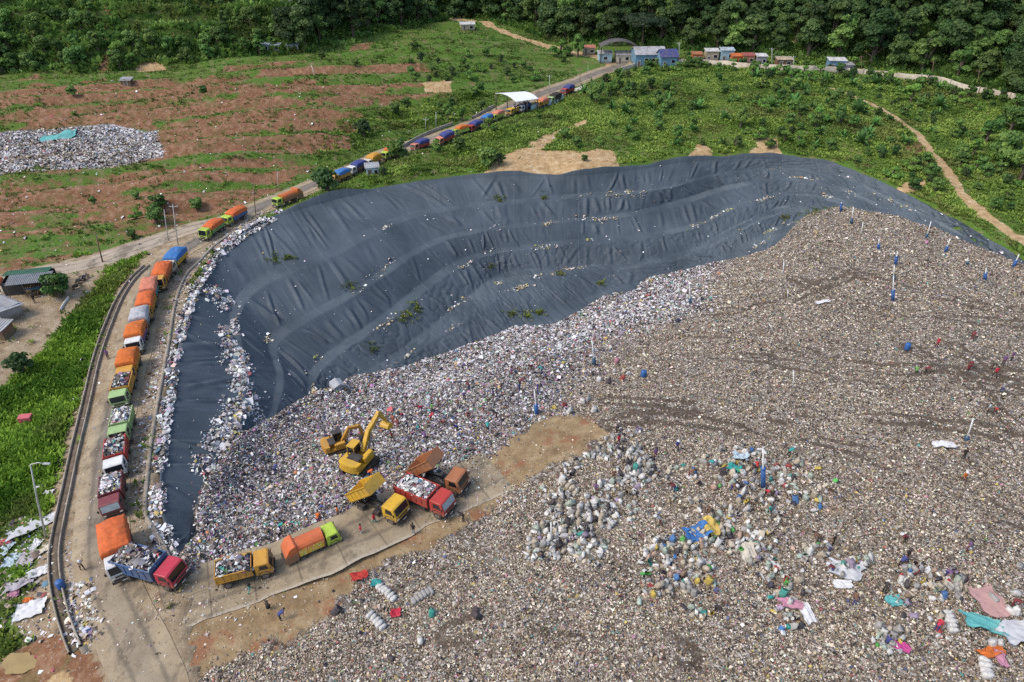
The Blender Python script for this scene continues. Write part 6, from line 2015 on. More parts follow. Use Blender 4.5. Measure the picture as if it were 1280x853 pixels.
link("sheet_fence", mesh_np("sheet_fence", V, F, M_CORR), label="pale blue corrugated sheet fence below the white canopy", category="fence")
# concrete apron at the bend
pa = UV2([(716, 113), (733, 106.5), (731, 110), (722, 116.5), (716, 118)], .3)
zz = [zg(np.array([q_[0]]), np.array([q_[1]]))[0] + .12 for q_ in pa]
b_ = MB(); n_ = len(pa)
b_.add([(x, y, z) for (x, y), z in zip(pa, zz)] + [(x, y, z - .5) for (x, y), z in zip(pa, zz)], [tuple(range(n_))] + [(i, (i + 1) % n_, n_ + (i + 1) % n_, n_ + i) for i in range(n_)])
link("concrete_apron", b_.mesh("concrete_apron", paint("pale_concrete", (.48, .45, .40), .9, .2, 1)), kind="structure")
# puddle
pp = at(25, 832)
th = np.linspace(0, 2 * np.pi, 40, endpoint=False); rr = 1 + .9 * (fbm(np.cos(th) * 1.6 + 3, np.sin(th) * 1.6 + 3, 560, 3) - .5)
V = np.c_[np.cos(th) * rr * 1.5, np.sin(th) * rr * 1.1, 0 * th]
me = bpy.data.meshes.new("water"); me.from_pydata([tuple(v) for v in V], [], [tuple(range(40))])
mm = paint("muddy_water", (.30, .21, .08), .08, .15, .8, 0, 0, .5); me.materials.append(mm)
link("water", me, None, (pp.x, pp.y, max(drop(pp.x + dx, pp.y + dy).z for dx in (-1, 0, 1) for dy in (-.8, 0, .8)) + .02), kind="structure")


# ================================================================== buildings
def windowpart(e, name, x, y, z, w, h, ax='x', matf=None):
    b_ = MB(); d = (w, .06, h) if ax == 'x' else (.06, w, h)
    b_.box((0, 0, 0), d); o = link(name, b_.mesh(name, M_GLASS if name == 'window' else paint("door_wood", (.14, .10, .08), .7)), e, (x, y, z))
    b_ = MB()
    for s in (-1, 1):
        if ax == 'x': b_.box((s * w / 2, 0, 0), (.08, .10, h + .08)); b_.box((0, 0, s * h / 2), (w, .10, .08))
        else: b_.box((0, s * w / 2, 0), (.10, .08, h + .08)); b_.box((0, 0, s * h / 2), (.10, w, .08))
    link("frame", b_.mesh("frame", paint("frame_white", (.6, .6, .58), .6)), o)


def house(px, py, L, W, H, rz, wc, rc, label, roof='gable', rise=1.2, doors=1, wins=2, cat="building", name="building", over=.35, z=None):
    p = at(px, py)
    zb = min(drop(p.x + a, p.y + c2).z for a in (-L / 2, 0, L / 2) for c2 in (0, W)) if z is None else z
    e = empty(name, (p.x, p.y, zb), rz, label, cat)
    b_ = MB(); WM = body_paint(wc)
    b_.box((0, W / 2, H / 2 - .3), (L, W, H + .6))
    if roof == 'gable':
        for s in (-1, 1): b_.add([(s * (L / 2 - .1), .0, H), (s * (L / 2 - .1), W, H), (s * (L / 2 - .1), W / 2, H + rise), (s * (L / 2), .0, H), (s * L / 2, W, H), (s * L / 2, W / 2, H + rise)], [(0, 1, 2), (3, 5, 4), (0, 2, 5, 3), (1, 4, 5, 2), (0, 3, 4, 1)])
    link("wall", b_.mesh("wall", WM), e)
    b_ = MB(); RM = paint("roof_" + rc, HUES[rc], .6, .3, 1.2, .1, .6)
    if roof == 'gable':
        for s in (-1, 1):
            run = W / 2 + over; ang = math.atan2(rise, W / 2)
            b_.add([(-L / 2 - over, W / 2, H + rise + .06), (L / 2 + over, W / 2, H + rise + .06), (L / 2 + over, W / 2 + s * run, H + rise + .06 - math.tan(ang) * run), (-L / 2 - over, W / 2 + s * run, H + rise + .06 - math.tan(ang) * run),
                    (-L / 2 - over, W / 2, H + rise - .04), (L / 2 + over, W / 2, H + rise - .04), (L / 2 + over, W / 2 + s * run, H + rise - .04 - math.tan(ang) * run), (-L / 2 - over, W / 2 + s * run, H + rise - .04 - math.tan(ang) * run)],
                   [(0, 1, 2, 3), (7, 6, 5, 4), (0, 3, 7, 4), (1, 5, 6, 2), (3, 2, 6, 7)])
            for q_ in np.arange(-L / 2, L / 2, .5):
                a0 = (q_, W / 2 + s * .1, H + rise + .08); a1 = (q_, W / 2 + s * run, H + rise + .08 - math.tan(ang) * run)
                b_.tube([a0, a1], [.03, .03], 4)
    else:
        b_.box((0, W / 2, H + .10 + rise / 2), (L + 2 * over, W + 2 * over, .10), 0, Matrix.Translation((0, W / 2, H + rise / 2)) @ Matrix.Rotation(math.atan2(rise, W), 4, 'X') @ Matrix.Translation((0, -W / 2, -H - rise / 2)))
        for q_ in np.arange(-L / 2 - over + .2, L / 2 + over, .4):
            b_.tube([(q_, -over, H + .17), (q_, W + over, H + rise + .17 + .02)], [.035, .035], 4)
    link("roof", b_.mesh("roof", RM), e)
    n_ = doors + wins
    for i in range(n_):
        x = -L / 2 + L * (i + .5) / n_
        if i < doors: windowpart(e, "door", x, -.02, 1.0, .9, 2.0)
        else: windowpart(e, "window", x, -.02, H * .58, min(1.2, L / n_ * .6), 1.0)
    return e


house(756.5, 79.5, 4.2, 3.6, 3.0, R(4), 'lightblue', 'silver', "small pale blue gatehouse left of the road under the arched canopy", 'flat', .25, 0, 1)
house(779, 79.5, 4.6, 4.5, 2.9, R(2), 'cream', 'grey', "small cream office between the gate canopy and the long blue hall", 'gable', .8, 1, 1)
HUES['hallblue'] = (.12, .27, .40)
house(812, 83, 9.4, 7.5, 4.0, R(3), 'hallblue', 'silver', "long blue hall with pale ridged roof beside the gate", 'gable', 1.5, 1, 3)
house(835.5, 84, 5.2, 5.0, 3.6, R(6), 'hallblue', 'navy', "blue house with dark gabled roof at the end of the wall", 'gable', 1.6, 1, 1)
HUES['sheetred'] = (.34, .07, .06)
for a in [(736, 70, 4.0, 3, 2.2, 0, 'tan', 'salmon', "small hut with reddish roof left of the gate canopy"), (871, 80, 3, 2.4, 2.6, 0, 'orange', 'rust', "orange stall peeping over the wall next to the blue house"), (889, 80, 4, 2.8, 3.4, 0, 'tan', 'white', "white-roofed stall behind the wall"),
          (908, 79.5, 4, 2.8, 3.6, 0, 'lightblue', 'paleblue', "pale blue-roofed stall behind the wall"), (921, 83, 3.4, 2.4, 2.8, 0, 'redorange', 'orange', "bright orange stall behind the wall"), (934.5, 83.5, 3.4, 2.4, 2.9, 0, 'salmon', 'sheetred', "brick red stall right of the bright orange one"),
          (951, 84, 3.0, 2.4, 3.0, 0, 'grey', 'white', "small grey stall half hidden by a bush behind the wall"), (980, 86, 4.6, 2.6, 2.4, 0, 'brown', 'tan', "brown low shed behind the middle of the wall"), (1045, 90, 5.0, 3, 3.0, R(-4), 'hallblue', 'white', "white-roofed kiosk with blue front behind the wall"), (1058, 92, 3.6, 2.4, 2.2, 0, 'grey', 'grey', "grey shed beside the white-roofed kiosk")]:
    p = at(a[0], a[1] + 1.5)
    house(a[0], a[1] - 1.0, *a[2:9], 'flat', .3, 1, 1, "stall", "stall", .25)
house(585, 38, 5, 3, 2.2, R(10), 'tan', 'white', "tiny white-roofed shed at the far end of the terraces", 'flat', .3, 1, 1, "shed", "shed", .3)
house(158, 107.5, 2.6, 1.8, 1.6, 0, 'brown', 'silver', "little hut with pale roof at the foot of the left hill", 'flat', .3, 1, 0, "hut", "hut", .3)
house(358, 4, 4.0, 3.0, 3.2, 0, 'white', 'white', "white hut high on the wooded hill at the top edge", 'flat', .2, 1, 1, "hut", "hut", .2)
for i, (px, lb) in enumerate([(329, "low pale shack left of three under the wooded hill"), (343, "low pale shack in the middle of three under the wooded hill"), (366, "low pale shack right of three under the wooded hill")]):
    house(px, 63, 3.6, 2.4, 1.9, R(5 * i), 'silver', 'paleblue', lb, 'flat', .2, 1, 1, "shack", "shack", .3)
house(466.5, 219, 2.5, 2.3, 2.3, R(14), 'lightblue', 'silver', "small pale blue hut with flat grey roof below the road", 'flat', .12, 1, 1, "hut", "hut", .3)
# arched gate canopy
p = at(773, 82)
e = empty("gate_canopy", (p.x, p.y + 1, drop(p.x, p.y + 1).z), R(3), "arched dark truss canopy spanning the road at the gate", "canopy")
b_ = MB(); L_, D_ = 12.0, 5.0
th = np.linspace(-1, 1, 15)
V = [(x * L_ / 2, y, 5.2 + 1.7 * (1 - x * x) + dz) for dz in (0, .15) for y in (0, D_) for x in th]
k = 15
F = [(i, i + 1, k + i + 1, k + i) for i in range(k - 1)] + [(2 * k + i, 3 * k + i, 3 * k + i + 1, 2 * k + i + 1) for i in range(k - 1)] + [(i, 2 * k + i, 2 * k + i + 1, i + 1) for i in range(k - 1)] + [(k + i, k + i + 1, 3 * k + i + 1, 3 * k + i) for i in range(k - 1)]
b_.add(V, F); link("roof", b_.mesh("roof", paint("dark_sheet", (.06, .06, .06), .6, .4, .6, 0, .5)), e)
b_ = MB()
for y in (.1, D_ - .1):
    for i in range(k - 1):
        x0, x1 = th[i] * L_ / 2, th[i + 1] * L_ / 2
        z0_, z1_ = 5.1 + 1.7 * (1 - th[i] ** 2), 5.1 + 1.7 * (1 - th[i + 1] ** 2)
        b_.tube([(x0, y, z0_ - .7), (x1, y, z1_ - .7)], [.05] * 2, 5); b_.tube([(x0, y, z0_ - .7), (x1, y, z1_)], [.035] * 2, 5)
link("truss", b_.mesh("truss", M_STEEL), e)
for sx in (-1, 1):
    for y in (.2, D_ - .2):
        bb = MB(); bb.box((0, 0, 2.4), (.25, .25, 5.4)); link("post", cached("gpost", lambda: bb.mesh("post", M_STEEL)), e, (sx * (L_ / 2 - .2), y, 0))
# white weighbridge canopy
p = at(645, 143)
rz = math.atan2(*(np.array(U(673, 124, 4) - U(645, 128, 4))[[1, 0]])); 
e = empty("white_canopy", (p.x, p.y, drop(p.x, p.y).z), 0, "white curved-roof canopy over the queue of trucks on the upper road", "canopy")
c4 = [U(619, 117.5, 3.9), U(649, 116, 4.3), U(673, 124, 4.1), U(645, 128, 3.9)]
c4 = [Vector(q_) - Vector((p.x, p.y, drop(p.x, p.y).z)) for q_ in c4]
b_ = MB(); ng = 11; V = []
for dz in (0, .14):
    for j in range(2):
        for i in range(ng):
            f = i / (ng - 1)
            a_ = c4[0].lerp(c4[3], f) if j == 0 else c4[1].lerp(c4[2], f)
            V.append((a_.x, a_.y, a_.z + dz + .75 * (1 - (2 * f - 1) ** 2)))
F = [(i, i + 1, ng + i + 1, ng + i) for i in range(ng - 1)] + [(2 * ng + i, 3 * ng + i, 3 * ng + i + 1, 2 * ng + i + 1) for i in range(ng - 1)] + [(i, 2 * ng + i, 2 * ng + i + 1, i + 1) for i in range(ng - 1)] + [(ng + i, ng + i + 1, 3 * ng + i + 1, 3 * ng + i) for i in range(ng - 1)] + [(0, ng, 3 * ng, 2 * ng), (ng - 1, 3 * ng - 1, 4 * ng - 1, 2 * ng - 1)]
b_.add(V, F); link("roof", b_.mesh("roof", paint("white_sheet_roof", (.66, .67, .68), .5, .08, .6)), e)
for q_ in (c4[0].lerp(c4[3], .04), c4[0].lerp(c4[3], .96), c4[1].lerp(c4[2], .04), c4[1].lerp(c4[2], .96), c4[3].lerp(c4[2], .5), c4[0].lerp(c4[1], .5)):
    bb = MB(); bb.tube([(0, 0, -1), (0, 0, q_.z + .15)], [.12, .12], 8); link("post", bb.mesh("post", M_STEEL, True), e, (q_.x, q_.y, 0))

# camp hut with lean-to roof
p = at(37, 368)
e = empty("camp_hut", (p.x, p.y, drop(p.x, p.y).z), R(13), "dark camp hut with green and grey sheet roofs and an open front", "hut")
b_ = MB(); L_, D_, H_ = 6.6, 3.6, 2.3
b_.box((-L_ / 2 + .05, D_ / 2, H_ / 2 - .1), (.10, D_, H_ + .2)); b_.box((0, D_ - .05, H_ / 2 - .1), (L_, .10, H_ + .2)); b_.box((-L_ * .28, .05, H_ / 2 - .1), (L_ * .42, .08, H_ + .2))
link("wall", b_.mesh("wall", paint("black_sheet", (.025, .028, .032), .7, .3, 1.5, 0, .2)), e)
def slope_roof(name, x0, x1, y0, y1, z0, z1, mat):
    b_ = MB(); b_.add([(x0, y0, z0), (x1, y0, z0), (x1, y1, z1), (x0, y1, z1), (x0, y0, z0 - .06), (x1, y0, z0 - .06), (x1, y1, z1 - .06), (x0, y1, z1 - .06)], [(0, 1, 2, 3), (7, 6, 5, 4), (0, 4, 5, 1), (1, 5, 6, 2), (2, 6, 7, 3), (3, 7, 4, 0)])
    for q_ in np.arange(x0 + .1, x1, .28): b_.tube([(q_, y0, z0 + .02), (q_, y1, z1 + .02)], [.035, .035], 4)
    return link(name, b_.mesh(name, mat), e)
slope_roof("roof", -L_ / 2 - .2, L_ / 2 - .3, D_ * .48, D_ + .3, 2.75, 2.45, paint("roof_green", (.03, .16, .09), .6, .3, 1, 0, .4))
slope_roof("awning", -L_ / 2 + .9, L_ / 2 + .5, -.9, D_ * .50, 2.35, 2.72, paint("roof_zinc", (.22, .24, .25), .5, .25, 1, .3, .4))
for x in (-L_ / 2 + 1.0, 0, L_ / 2 + .4):
    bb = MB(); bb.tube([(0, 0, -.2), (0, 0, 2.33)], [.05, .05], 6); link("post", cached("hpost", lambda: bb.mesh("post", M_BARK)), e, (x, -.85, 0))
b_ = MB(); b_.box((0, 0, .75), (2.2, .5, .06)); [b_.box((x, y, .36), (.06, .06, .72)) for x in (-1, 1) for y in (-.2, .2)]
link("counter", b_.mesh("counter", paint("plank_blue", (.08, .20, .30), .7)), e, (.4, .35, 0))
p2 = at(15, 352)
b_ = MB(); b_.tube([(0, 0, 0), (0, 0, .1), (0, 0, .9), (0, 0, 1.15)], [.45, .5, .5, .28], 16); b_.cyl((0, 0, 1.2), .2, .1, 'z', 12); [b_.cyl((0, 0, z), .515, .04, 'z', 16) for z in (.3, .6)]
tk = link("water_tank", b_.mesh("water_tank", cloth('redorange'), True), None, None, label="orange plastic water tank at the back corner of the camp hut", category="tank")
tk.location = Vector((p.x, p.y, 0)) + Matrix.Rotation(R(13), 3, 'Z') @ Vector((-3.9, 1.6, 0)); b_ = MB()
z_ = drop(tk.location.x, tk.location.y).z; tk.location.z = z_ + 1.35
b_ = MB(); [b_.box((sx * .4, sy * .4, -.1), (.1, .1, 2.8)) for sx in (-1, 1) for sy in (-1, 1)]; b_.box((0, 0, 1.3), (1.0, 1.0, .08))
link("tank_stand", b_.mesh("tank_stand", M_BARK), None, (tk.location.x, tk.location.y, z_), label="wooden stand carrying the orange water tank", category="stand")
house(-6, 401, 4.6, 3.0, 2.2, R(-28), 'grey', 'silver', "grey zinc-roofed shed cut by the left edge below the camp hut", 'flat', -.35, 1, 0, "shed", "shed", .4)
house(-8, 425, 3.6, 2.2, 1.7, R(-5), 'brown', 'silver', "low shed with patched zinc roof lower on the left edge", 'flat', .2, 1, 0, "shed", "shed", .3)


# ================================================================== poles
M_WOOD = paint("pole_wood", (.17, .105, .07), .85, .3, 1.5)
M_GALV = paint("pole_steel", (.42, .42, .40), .5, .2, 1.2, .2)


def pole(bx, by, ty, mat, label, r=.11, arm=None, name="utility_pole", cross=True, tx=None, cat="pole"):
    p = at(bx, by); d = ray(bx if tx is None else tx, ty); tt = p.y / d[1]; q_ = Vector(CAM + tt * d) - p
    e = empty(name, p, 0, label, cat)
    b_ = MB(); b_.tube([(0, 0, -.6), tuple(q_ * .5), tuple(q_)], [r, r * .85, r * .6], 8); link("post", b_.mesh("post", mat, True), e)
    if arm:
        b_ = MB(); b_.tube([tuple(q_), tuple(q_ + Vector((arm * .6, 0, .25))), tuple(q_ + Vector((arm, 0, .15)))], [.06, .05, .05], 6); link("arm", b_.mesh("arm", mat, True), e)
        b_ = MB(); b_.box(tuple(q_ + Vector((arm + .25, 0, .12))), (.7, .26, .12)); link("lamp_head", b_.mesh("lamp_head", M_GALV, False, .03), e)
    elif cross:
        b_ = MB(); b_.box(tuple(q_ - Vector((0, 0, .35))), (1.5, .09, .09)); [b_.cyl(tuple(q_ + Vector((dx, 0, -.22))), .05, .16, 'z', 6) for dx in (-.65, 0, .65)]; link("crossarm", b_.mesh("crossarm", mat), e)
    return e


pole(56, 673, 581, M_GALV, "tall grey street lamp with short arm in the left grass", .10, 1.3, "street_lamp", tx=38, cat="street lamp")
pole(128, 328, 290, M_WOOD, "leaning brown wooden pole at the edge of the dirt road", .13, None, tx=119)
pole(210, 301, 262, M_GALV, "left of two pale poles at the dirt road", .09, None, tx=205, cross=False)
pole(222, 307, 256, M_GALV, "right of two pale poles at the dirt road", .10, None, tx=216)
pole(319, 268, 232, M_WOOD, "thin brown pole at the road below the lone compactor truck", .09, None, tx=317, cross=False)
pole(347, 236, 214, M_GALV, "pale thin pole behind the lone compactor truck", .07, None, cross=False)
pole(532, 164, 148, M_GALV, "pale pole at the concrete road barrier", .08, None)
pole(545, 160, 140, M_GALV, "taller pale pole at the concrete road barrier", .09, None, cross=False)
pole(600, 133, 125, M_WOOD, "short brown pole left of the white canopy", .07, None, cross=False)
pole(687, 119, 94, M_GALV, "pale pole behind the black truck above the canopy", .10, None)
pole(725, 103, 84, M_WOOD, "brown pole beside the road before the gate", .10, None)
pole(735, 98, 82, M_GALV, "thin pale pole close to the gate road", .07, None, cross=False)
pole(394, 94, 82, paint("white_post", (.65, .64, .55), .6), "white leaning marker post on the far terrace", .12, None, "marker_post", False, 389, "post")
for px, b0, t0, lb in ((849, 77, 53, "pale pole at the blue house"), (965, 86, 60, "pole behind the middle of the boundary wall"), (992, 87, 70, "short pole right of the wall's middle"), (1077, 93, 70, "pole at the right part of the boundary wall"), (1165, 98, 76, "pole in the gap at the right end of the wall"), (1222, 110, 88, "tilted pole nearest the right edge of the forest")):
    pole(px, b0, t0, M_GALV if px < 1000 else M_WOOD, lb, .11, None, tx=px + (2 if px > 1100 else 0))
# white marker stake row along the camp edge
p = at(80, 385); V, F = wall_strip(resample(UV2([(76, 388), (80, 380), (86, 372)], -.8), .4), .10, .35); link("white_kerb", mesh_np("white_kerb", V, F, paint("white_post", (.65, .64, .55), .6)), label="short white kerb rail at the grass edge of the camp", category="kerb")

# ================================================================== motorcycles
def motorcycle(px, py, rz, c, label):
    p = at(px, py)
    e = empty("motorcycle", (p.x, p.y, p.z), rz, label, "motorcycle", "motorcycles parked at the camp"); e.rotation_euler = (R(8), 0, rz)
    for x in (-.62, .62):
        b_ = MB(); n_ = 16
        b_.tube([(x + .25 * math.cos(a), 0, .29 + .25 * math.sin(a)) for a in np.linspace(0, 2 * math.pi, n_)], [.055] * n_, 6); b_.cyl((x, 0, .29), .09, .12, 'y', 8)
        for a in np.linspace(0, math.pi, 4, endpoint=False): b_.tube([(x - .22 * math.cos(a), 0, .29 - .22 * math.sin(a)), (x + .22 * math.cos(a), 0, .29 + .22 * math.sin(a))], [.012] * 2, 4)
        link("wheel", b_.mesh("wheel", M_TYRE, True), e)
    b_ = MB(); b_.prism([(-.72, .62), (-.30, .42), (.10, .38), (.30, .60), (.42, .88), (.30, .90), (.10, .58), (-.25, .66), (-.70, .74)], -.12, .12); b_.box((.66, 0, .60), (.34, .13, .05)); link("body", b_.mesh("body", body_paint(c), False, .03), e)
    b_ = MB(); b_.box((-.32, 0, .76), (.75, .24, .10)); link("seat", b_.mesh("seat", M_STEEL, False, .03), e)
    b_ = MB(); b_.tube([(.62, 0, .30), (.45, 0, .82), (.40, 0, 1.0)], [.035] * 3, 6); b_.tube([(.28, -.33, 1.04), (.42, -.1, 1.0), (.42, .1, 1.0), (.28, .33, 1.04)], [.022] * 4, 6); b_.box((.48, 0, .86), (.1, .18, .16)); b_.box((-.05, 0, .36), (.42, .26, .24)); b_.tube([(-.1, .14, .26), (-.75, .16, .34)], [.04, .055], 6)
    link("frame", b_.mesh("frame", M_STEEL), e)


for i, (px, py, a, c, lb) in enumerate([(47, 371, 40, 'maroon', "maroon motorcycle nearest the open front of the hut"), (54, 367, 35, 'crimson', "red motorcycle second from the hut front"), (60, 363, 40, 'purple', "purple motorcycle in the middle of the row at the hut"), (66, 359, 38, 'black', "black motorcycle at the end of the row at the hut"),
                                        (97, 360, 60, 'black', "black motorcycle lowest of the group at the grass edge"), (101, 353, 55, 'silver', "silver motorcycle at the grass edge"), (106, 349, 60, 'navy', "dark blue motorcycle behind the silver one at the grass edge")]):
    motorcycle(px, py, R(a), c, lb)


# ================================================================== people
PEOPLE_EXTRA = []


def person_mesh(pose):
    B = {'pel': (0, 0, .90), 'sp': (0, 0, 1.12), 'ch': (0, 0, 1.32), 'nk': (.005, 0, 1.46), 'hd': (.02, 0, 1.57), 'ht': (.01, 0, 1.68), 'nose': (.115, 0, 1.58)}
    Rr = {'pel': .135, 'sp': .125, 'ch': .145, 'nk': .055, 'hd': .088, 'ht': .075, 'nose': .016}
    for s, n_ in ((1, 'l'), (-1, 'r')):
        B.update({n_ + 'sh': (0, s * .18, 1.385), n_ + 'el': (-.03, s * .235, 1.12), n_ + 'wr': (.07, s * .235, .90), n_ + 'pm': (.10, s * .23, .82), n_ + 'hp': (0, s * .095, .85), n_ + 'kn': (.03, s * .105, .47), n_ + 'an': (-.02, s * .105, .09), n_ + 'to': (.15, s * .12, .04)})
        Rr.update({n_ + 'sh': .062, n_ + 'el': .044, n_ + 'wr': .03, n_ + 'pm': .034, n_ + 'hp': .085, n_ + 'kn': .058, n_ + 'an': .042, n_ + 'to': .036})
    def rot(names, piv, ang):
        p0 = Vector(B[piv]); M_ = Matrix.Rotation(ang, 3, 'Y')
        for k_ in names: B[k_] = tuple(p0 + M_ @ (Vector(B[k_]) - p0))
    up = ['sp', 'ch', 'nk', 'hd', 'ht', 'nose'] + [a + b for a in 'lr' for b in ('sh', 'el', 'wr', 'pm')]
    arm = lambda a: [a + b for b in ('el', 'wr', 'pm')]
    if pose == 'bend':
        rot(up, 'pel', R(68)); rot(['hd', 'ht', 'nose'], 'nk', R(-30))
        for a in 'lr': rot(arm(a), a + 'sh', R(-62 if a == 'l' else -50)); rot([a + 'kn', a + 'an', a + 'to'], a + 'hp', R(-12)); rot([a + 'an', a + 'to'], a + 'kn', R(20))
    elif pose == 'walk':
        rot(['lkn', 'lan', 'lto'], 'lhp', R(-24)); rot(['rkn', 'ran', 'rto'], 'rhp', R(14)); rot(['ran', 'rto'], 'rkn', R(24)); rot(arm('l'), 'lsh', R(22)); rot(arm('r'), 'rsh', R(-25)); rot(['rwr', 'rpm'], 'rel', R(-30)); rot(up, 'pel', R(7))
    elif pose == 'carry':
        rot(['lkn', 'lan', 'lto'], 'lhp', R(-18)); rot(['rkn', 'ran', 'rto'], 'rhp', R(10)); rot(['ran', 'rto'], 'rkn', R(16)); rot(up, 'pel', R(22))
        for a in 'lr': rot(arm(a), a + 'sh', R(-150)); rot([a + 'wr', a + 'pm'], a + 'el', R(-20))
    elif pose == 'sit':
        for a in 'lr': rot([a + 'kn', a + 'an', a + 'to'], a + 'hp', R(-105)); rot([a + 'an', a + 'to'], a + 'kn', R(125)); rot(arm(a), a + 'sh', R(-35)); rot([a + 'wr', a + 'pm'], a + 'el', R(-35))
        rot(up, 'pel', R(20))
        for k_ in B: B[k_] = (B[k_][0], B[k_][1], B[k_][2] - .45)
    E = [('pel', 'sp'), ('sp', 'ch'), ('ch', 'nk'), ('nk', 'hd'), ('hd', 'ht'), ('hd', 'nose')]
    for a in 'lr': E += [('ch', a + 'sh'), (a + 'sh', a + 'el'), (a + 'el', a + 'wr'), (a + 'wr', a + 'pm'), ('pel', a + 'hp'), (a + 'hp', a + 'kn'), (a + 'kn', a + 'an'), (a + 'an', a + 'to')]
    for a, s in (('l', 1), ('r', -1)):                          # fingers and thumb from the palm
        p0 = Vector(B[a + 'pm']); d = (p0 - Vector(B[a + 'wr'])).normalized(); side = Vector((0, 1, 0)).cross(d).normalized()
        for i, (off, L_) in enumerate(((-.030, .062), (-.010, .075), (.010, .070), (.028, .055))):
            k1, k2 = a + 'f%da' % i, a + 'f%db' % i
            B[k1] = tuple(p0 + d * (.03 + L_ * .5) + side * off * 1.2); B[k2] = tuple(p0 + d * (.02 + L_) + side * off * 1.3 + Vector((0, -s * .022, 0)))
            Rr[k1] = .0095; Rr[k2] = .008; E += [(a + 'pm', k1), (k1, k2)]
        k1, k2 = a + 'ta', a + 'tb'
        B[k1] = tuple(p0 + side * .045 + d * .0); B[k2] = tuple(p0 + side * .062 + d * .035 + Vector((0, -s * .02, 0))); Rr[k1] = .012; Rr[k2] = .009; E += [(a + 'pm', k1), (k1, k2)]
    names = list(B); idx = {k_: i for i, k_ in enumerate(names)}
    me = bpy.data.meshes.new("skel"); me.from_pydata([B[k_] for k_ in names], [(idx[a], idx[b]) for a, b in E], [])
    o = bpy.data.objects.new("skel", me); COL.objects.link(o)
    o.modifiers.new("skin", 'SKIN'); o.modifiers.new("sub", 'SUBSURF').levels = 1; o.modifiers["sub"].render_levels = 1
    if not me.skin_vertices: me.attributes
    for k_ in names:
        v_ = me.skin_vertices[0].data[idx[k_]]; v_.radius = (Rr[k_], Rr[k_]); v_.use_root = (k_ == 'pel')
    dg = bpy.context.evaluated_depsgraph_get(); dg.update()
    m2 = bpy.data.meshes.new_from_object(o.evaluated_get(dg))
    bpy.data.objects.remove(o)
    skin_set = {'nk', 'hd', 'ht', 'nose'}
    n = len(m2.polygons)
    cen = np.zeros(n * 3); m2.polygons.foreach_get("center", cen); cen = cen.reshape(-1, 3)
    best = np.full(n, 1e9); cat = np.zeros(n, int)
    for a, b in E:
        A, Bv = np.array(B[a]), np.array(B[b]); ab = Bv - A
        t_ = np.clip(((cen - A) @ ab) / (ab @ ab + 1e-9), 0, 1)
        d = np.linalg.norm(cen - A - t_[:, None] * ab, axis=1) - (Rr[a] * (1 - t_) + Rr[b] * t_)
        x = b[1:] if b[0] in 'lr' and b not in skin_set else b
        if b in ('hd', 'ht', 'nose') or x in ('wr', 'pm') or x.startswith(('f', 't')) and x != 'to': c_ = 0
        elif x in ('hp', 'kn', 'an'): c_ = 2
        elif x == 'to': c_ = 3
        else: c_ = 1
        k_ = d < best; best[k_] = d[k_]; cat[k_] = c_
    m2.materials.clear()
    return m2, cat, B


POSES = {k_: person_mesh(k_) for k_ in ('stand', 'walk', 'bend', 'carry', 'sit')}
M_SKIN = paint("skin", (.26, .13, .08), .6, .1, 3)


def person(px, py, rz, pose, shirt, trousers, label, hat=None, group=None, dz=0.0):
    p = at(px, py); m0, cat, B = POSES[pose]
    me = cached(("person", pose, shirt, trousers), lambda: m0.copy())
    if not me.materials:
        for m_ in (M_SKIN, cloth(shirt), cloth(trousers), M_TYRE): me.materials.append(m_)
        me.polygons.foreach_set("material_index", cat.astype(np.int32)); me.polygons.foreach_set("use_smooth", [True] * len(cat)); me.name = "person"
    o = link("person", me, None, (p.x, p.y, p.z - .02 + dz), label=label, category="person", group=group)
    o.rotation_euler = (0, 0, rz)
    hd, ht = Vector(B['hd']), Vector(B['ht']); ax = (ht - hd).normalized()
    fw = (Vector(B['nose']) - hd).normalized(); sd2 = ax.cross(fw)
    Mx = Matrix((fw, sd2, ax)).transposed().to_4x4(); Mx.translation = hd + ax * .045 - fw * .012
    b_ = MB(); rings = []
    if hat:
        prof = [(.21, -.01), (.20, .015), (.115, .03), (.108, .09), (.06, .135), (.0, .14)]
    else:
        prof = [(.102, -.05), (.106, 0.0), (.098, .05), (.07, .085), (.0, .10)]
    k = 12
    V = [(r * math.cos(2 * math.pi * j / k) * 1.0 - (.02 if (not hat) else 0), r * .9 * math.sin(2 * math.pi * j / k), z) for r, z in prof for j in range(k)]
    b_.add(V, [(i * k + j, i * k + (j + 1) % k, (i + 1) * k + (j + 1) % k, (i + 1) * k + j) for i in range(len(prof) - 1) for j in range(k)], 0, Mx)
    if not hat:
        for s in (-1, 1): b_.box((.085, s * .034, -.03), (.03, .02, .016), 0, Mx)
        b_.V[-24:] = [v for v in b_.V[-24:]]
    hm = b_.mesh("hat" if hat else "hair", cloth(hat) if hat else paint("hair", (.015, .012, .01), .6), True)
    link("hat" if hat else "hair", hm, o)
    return o


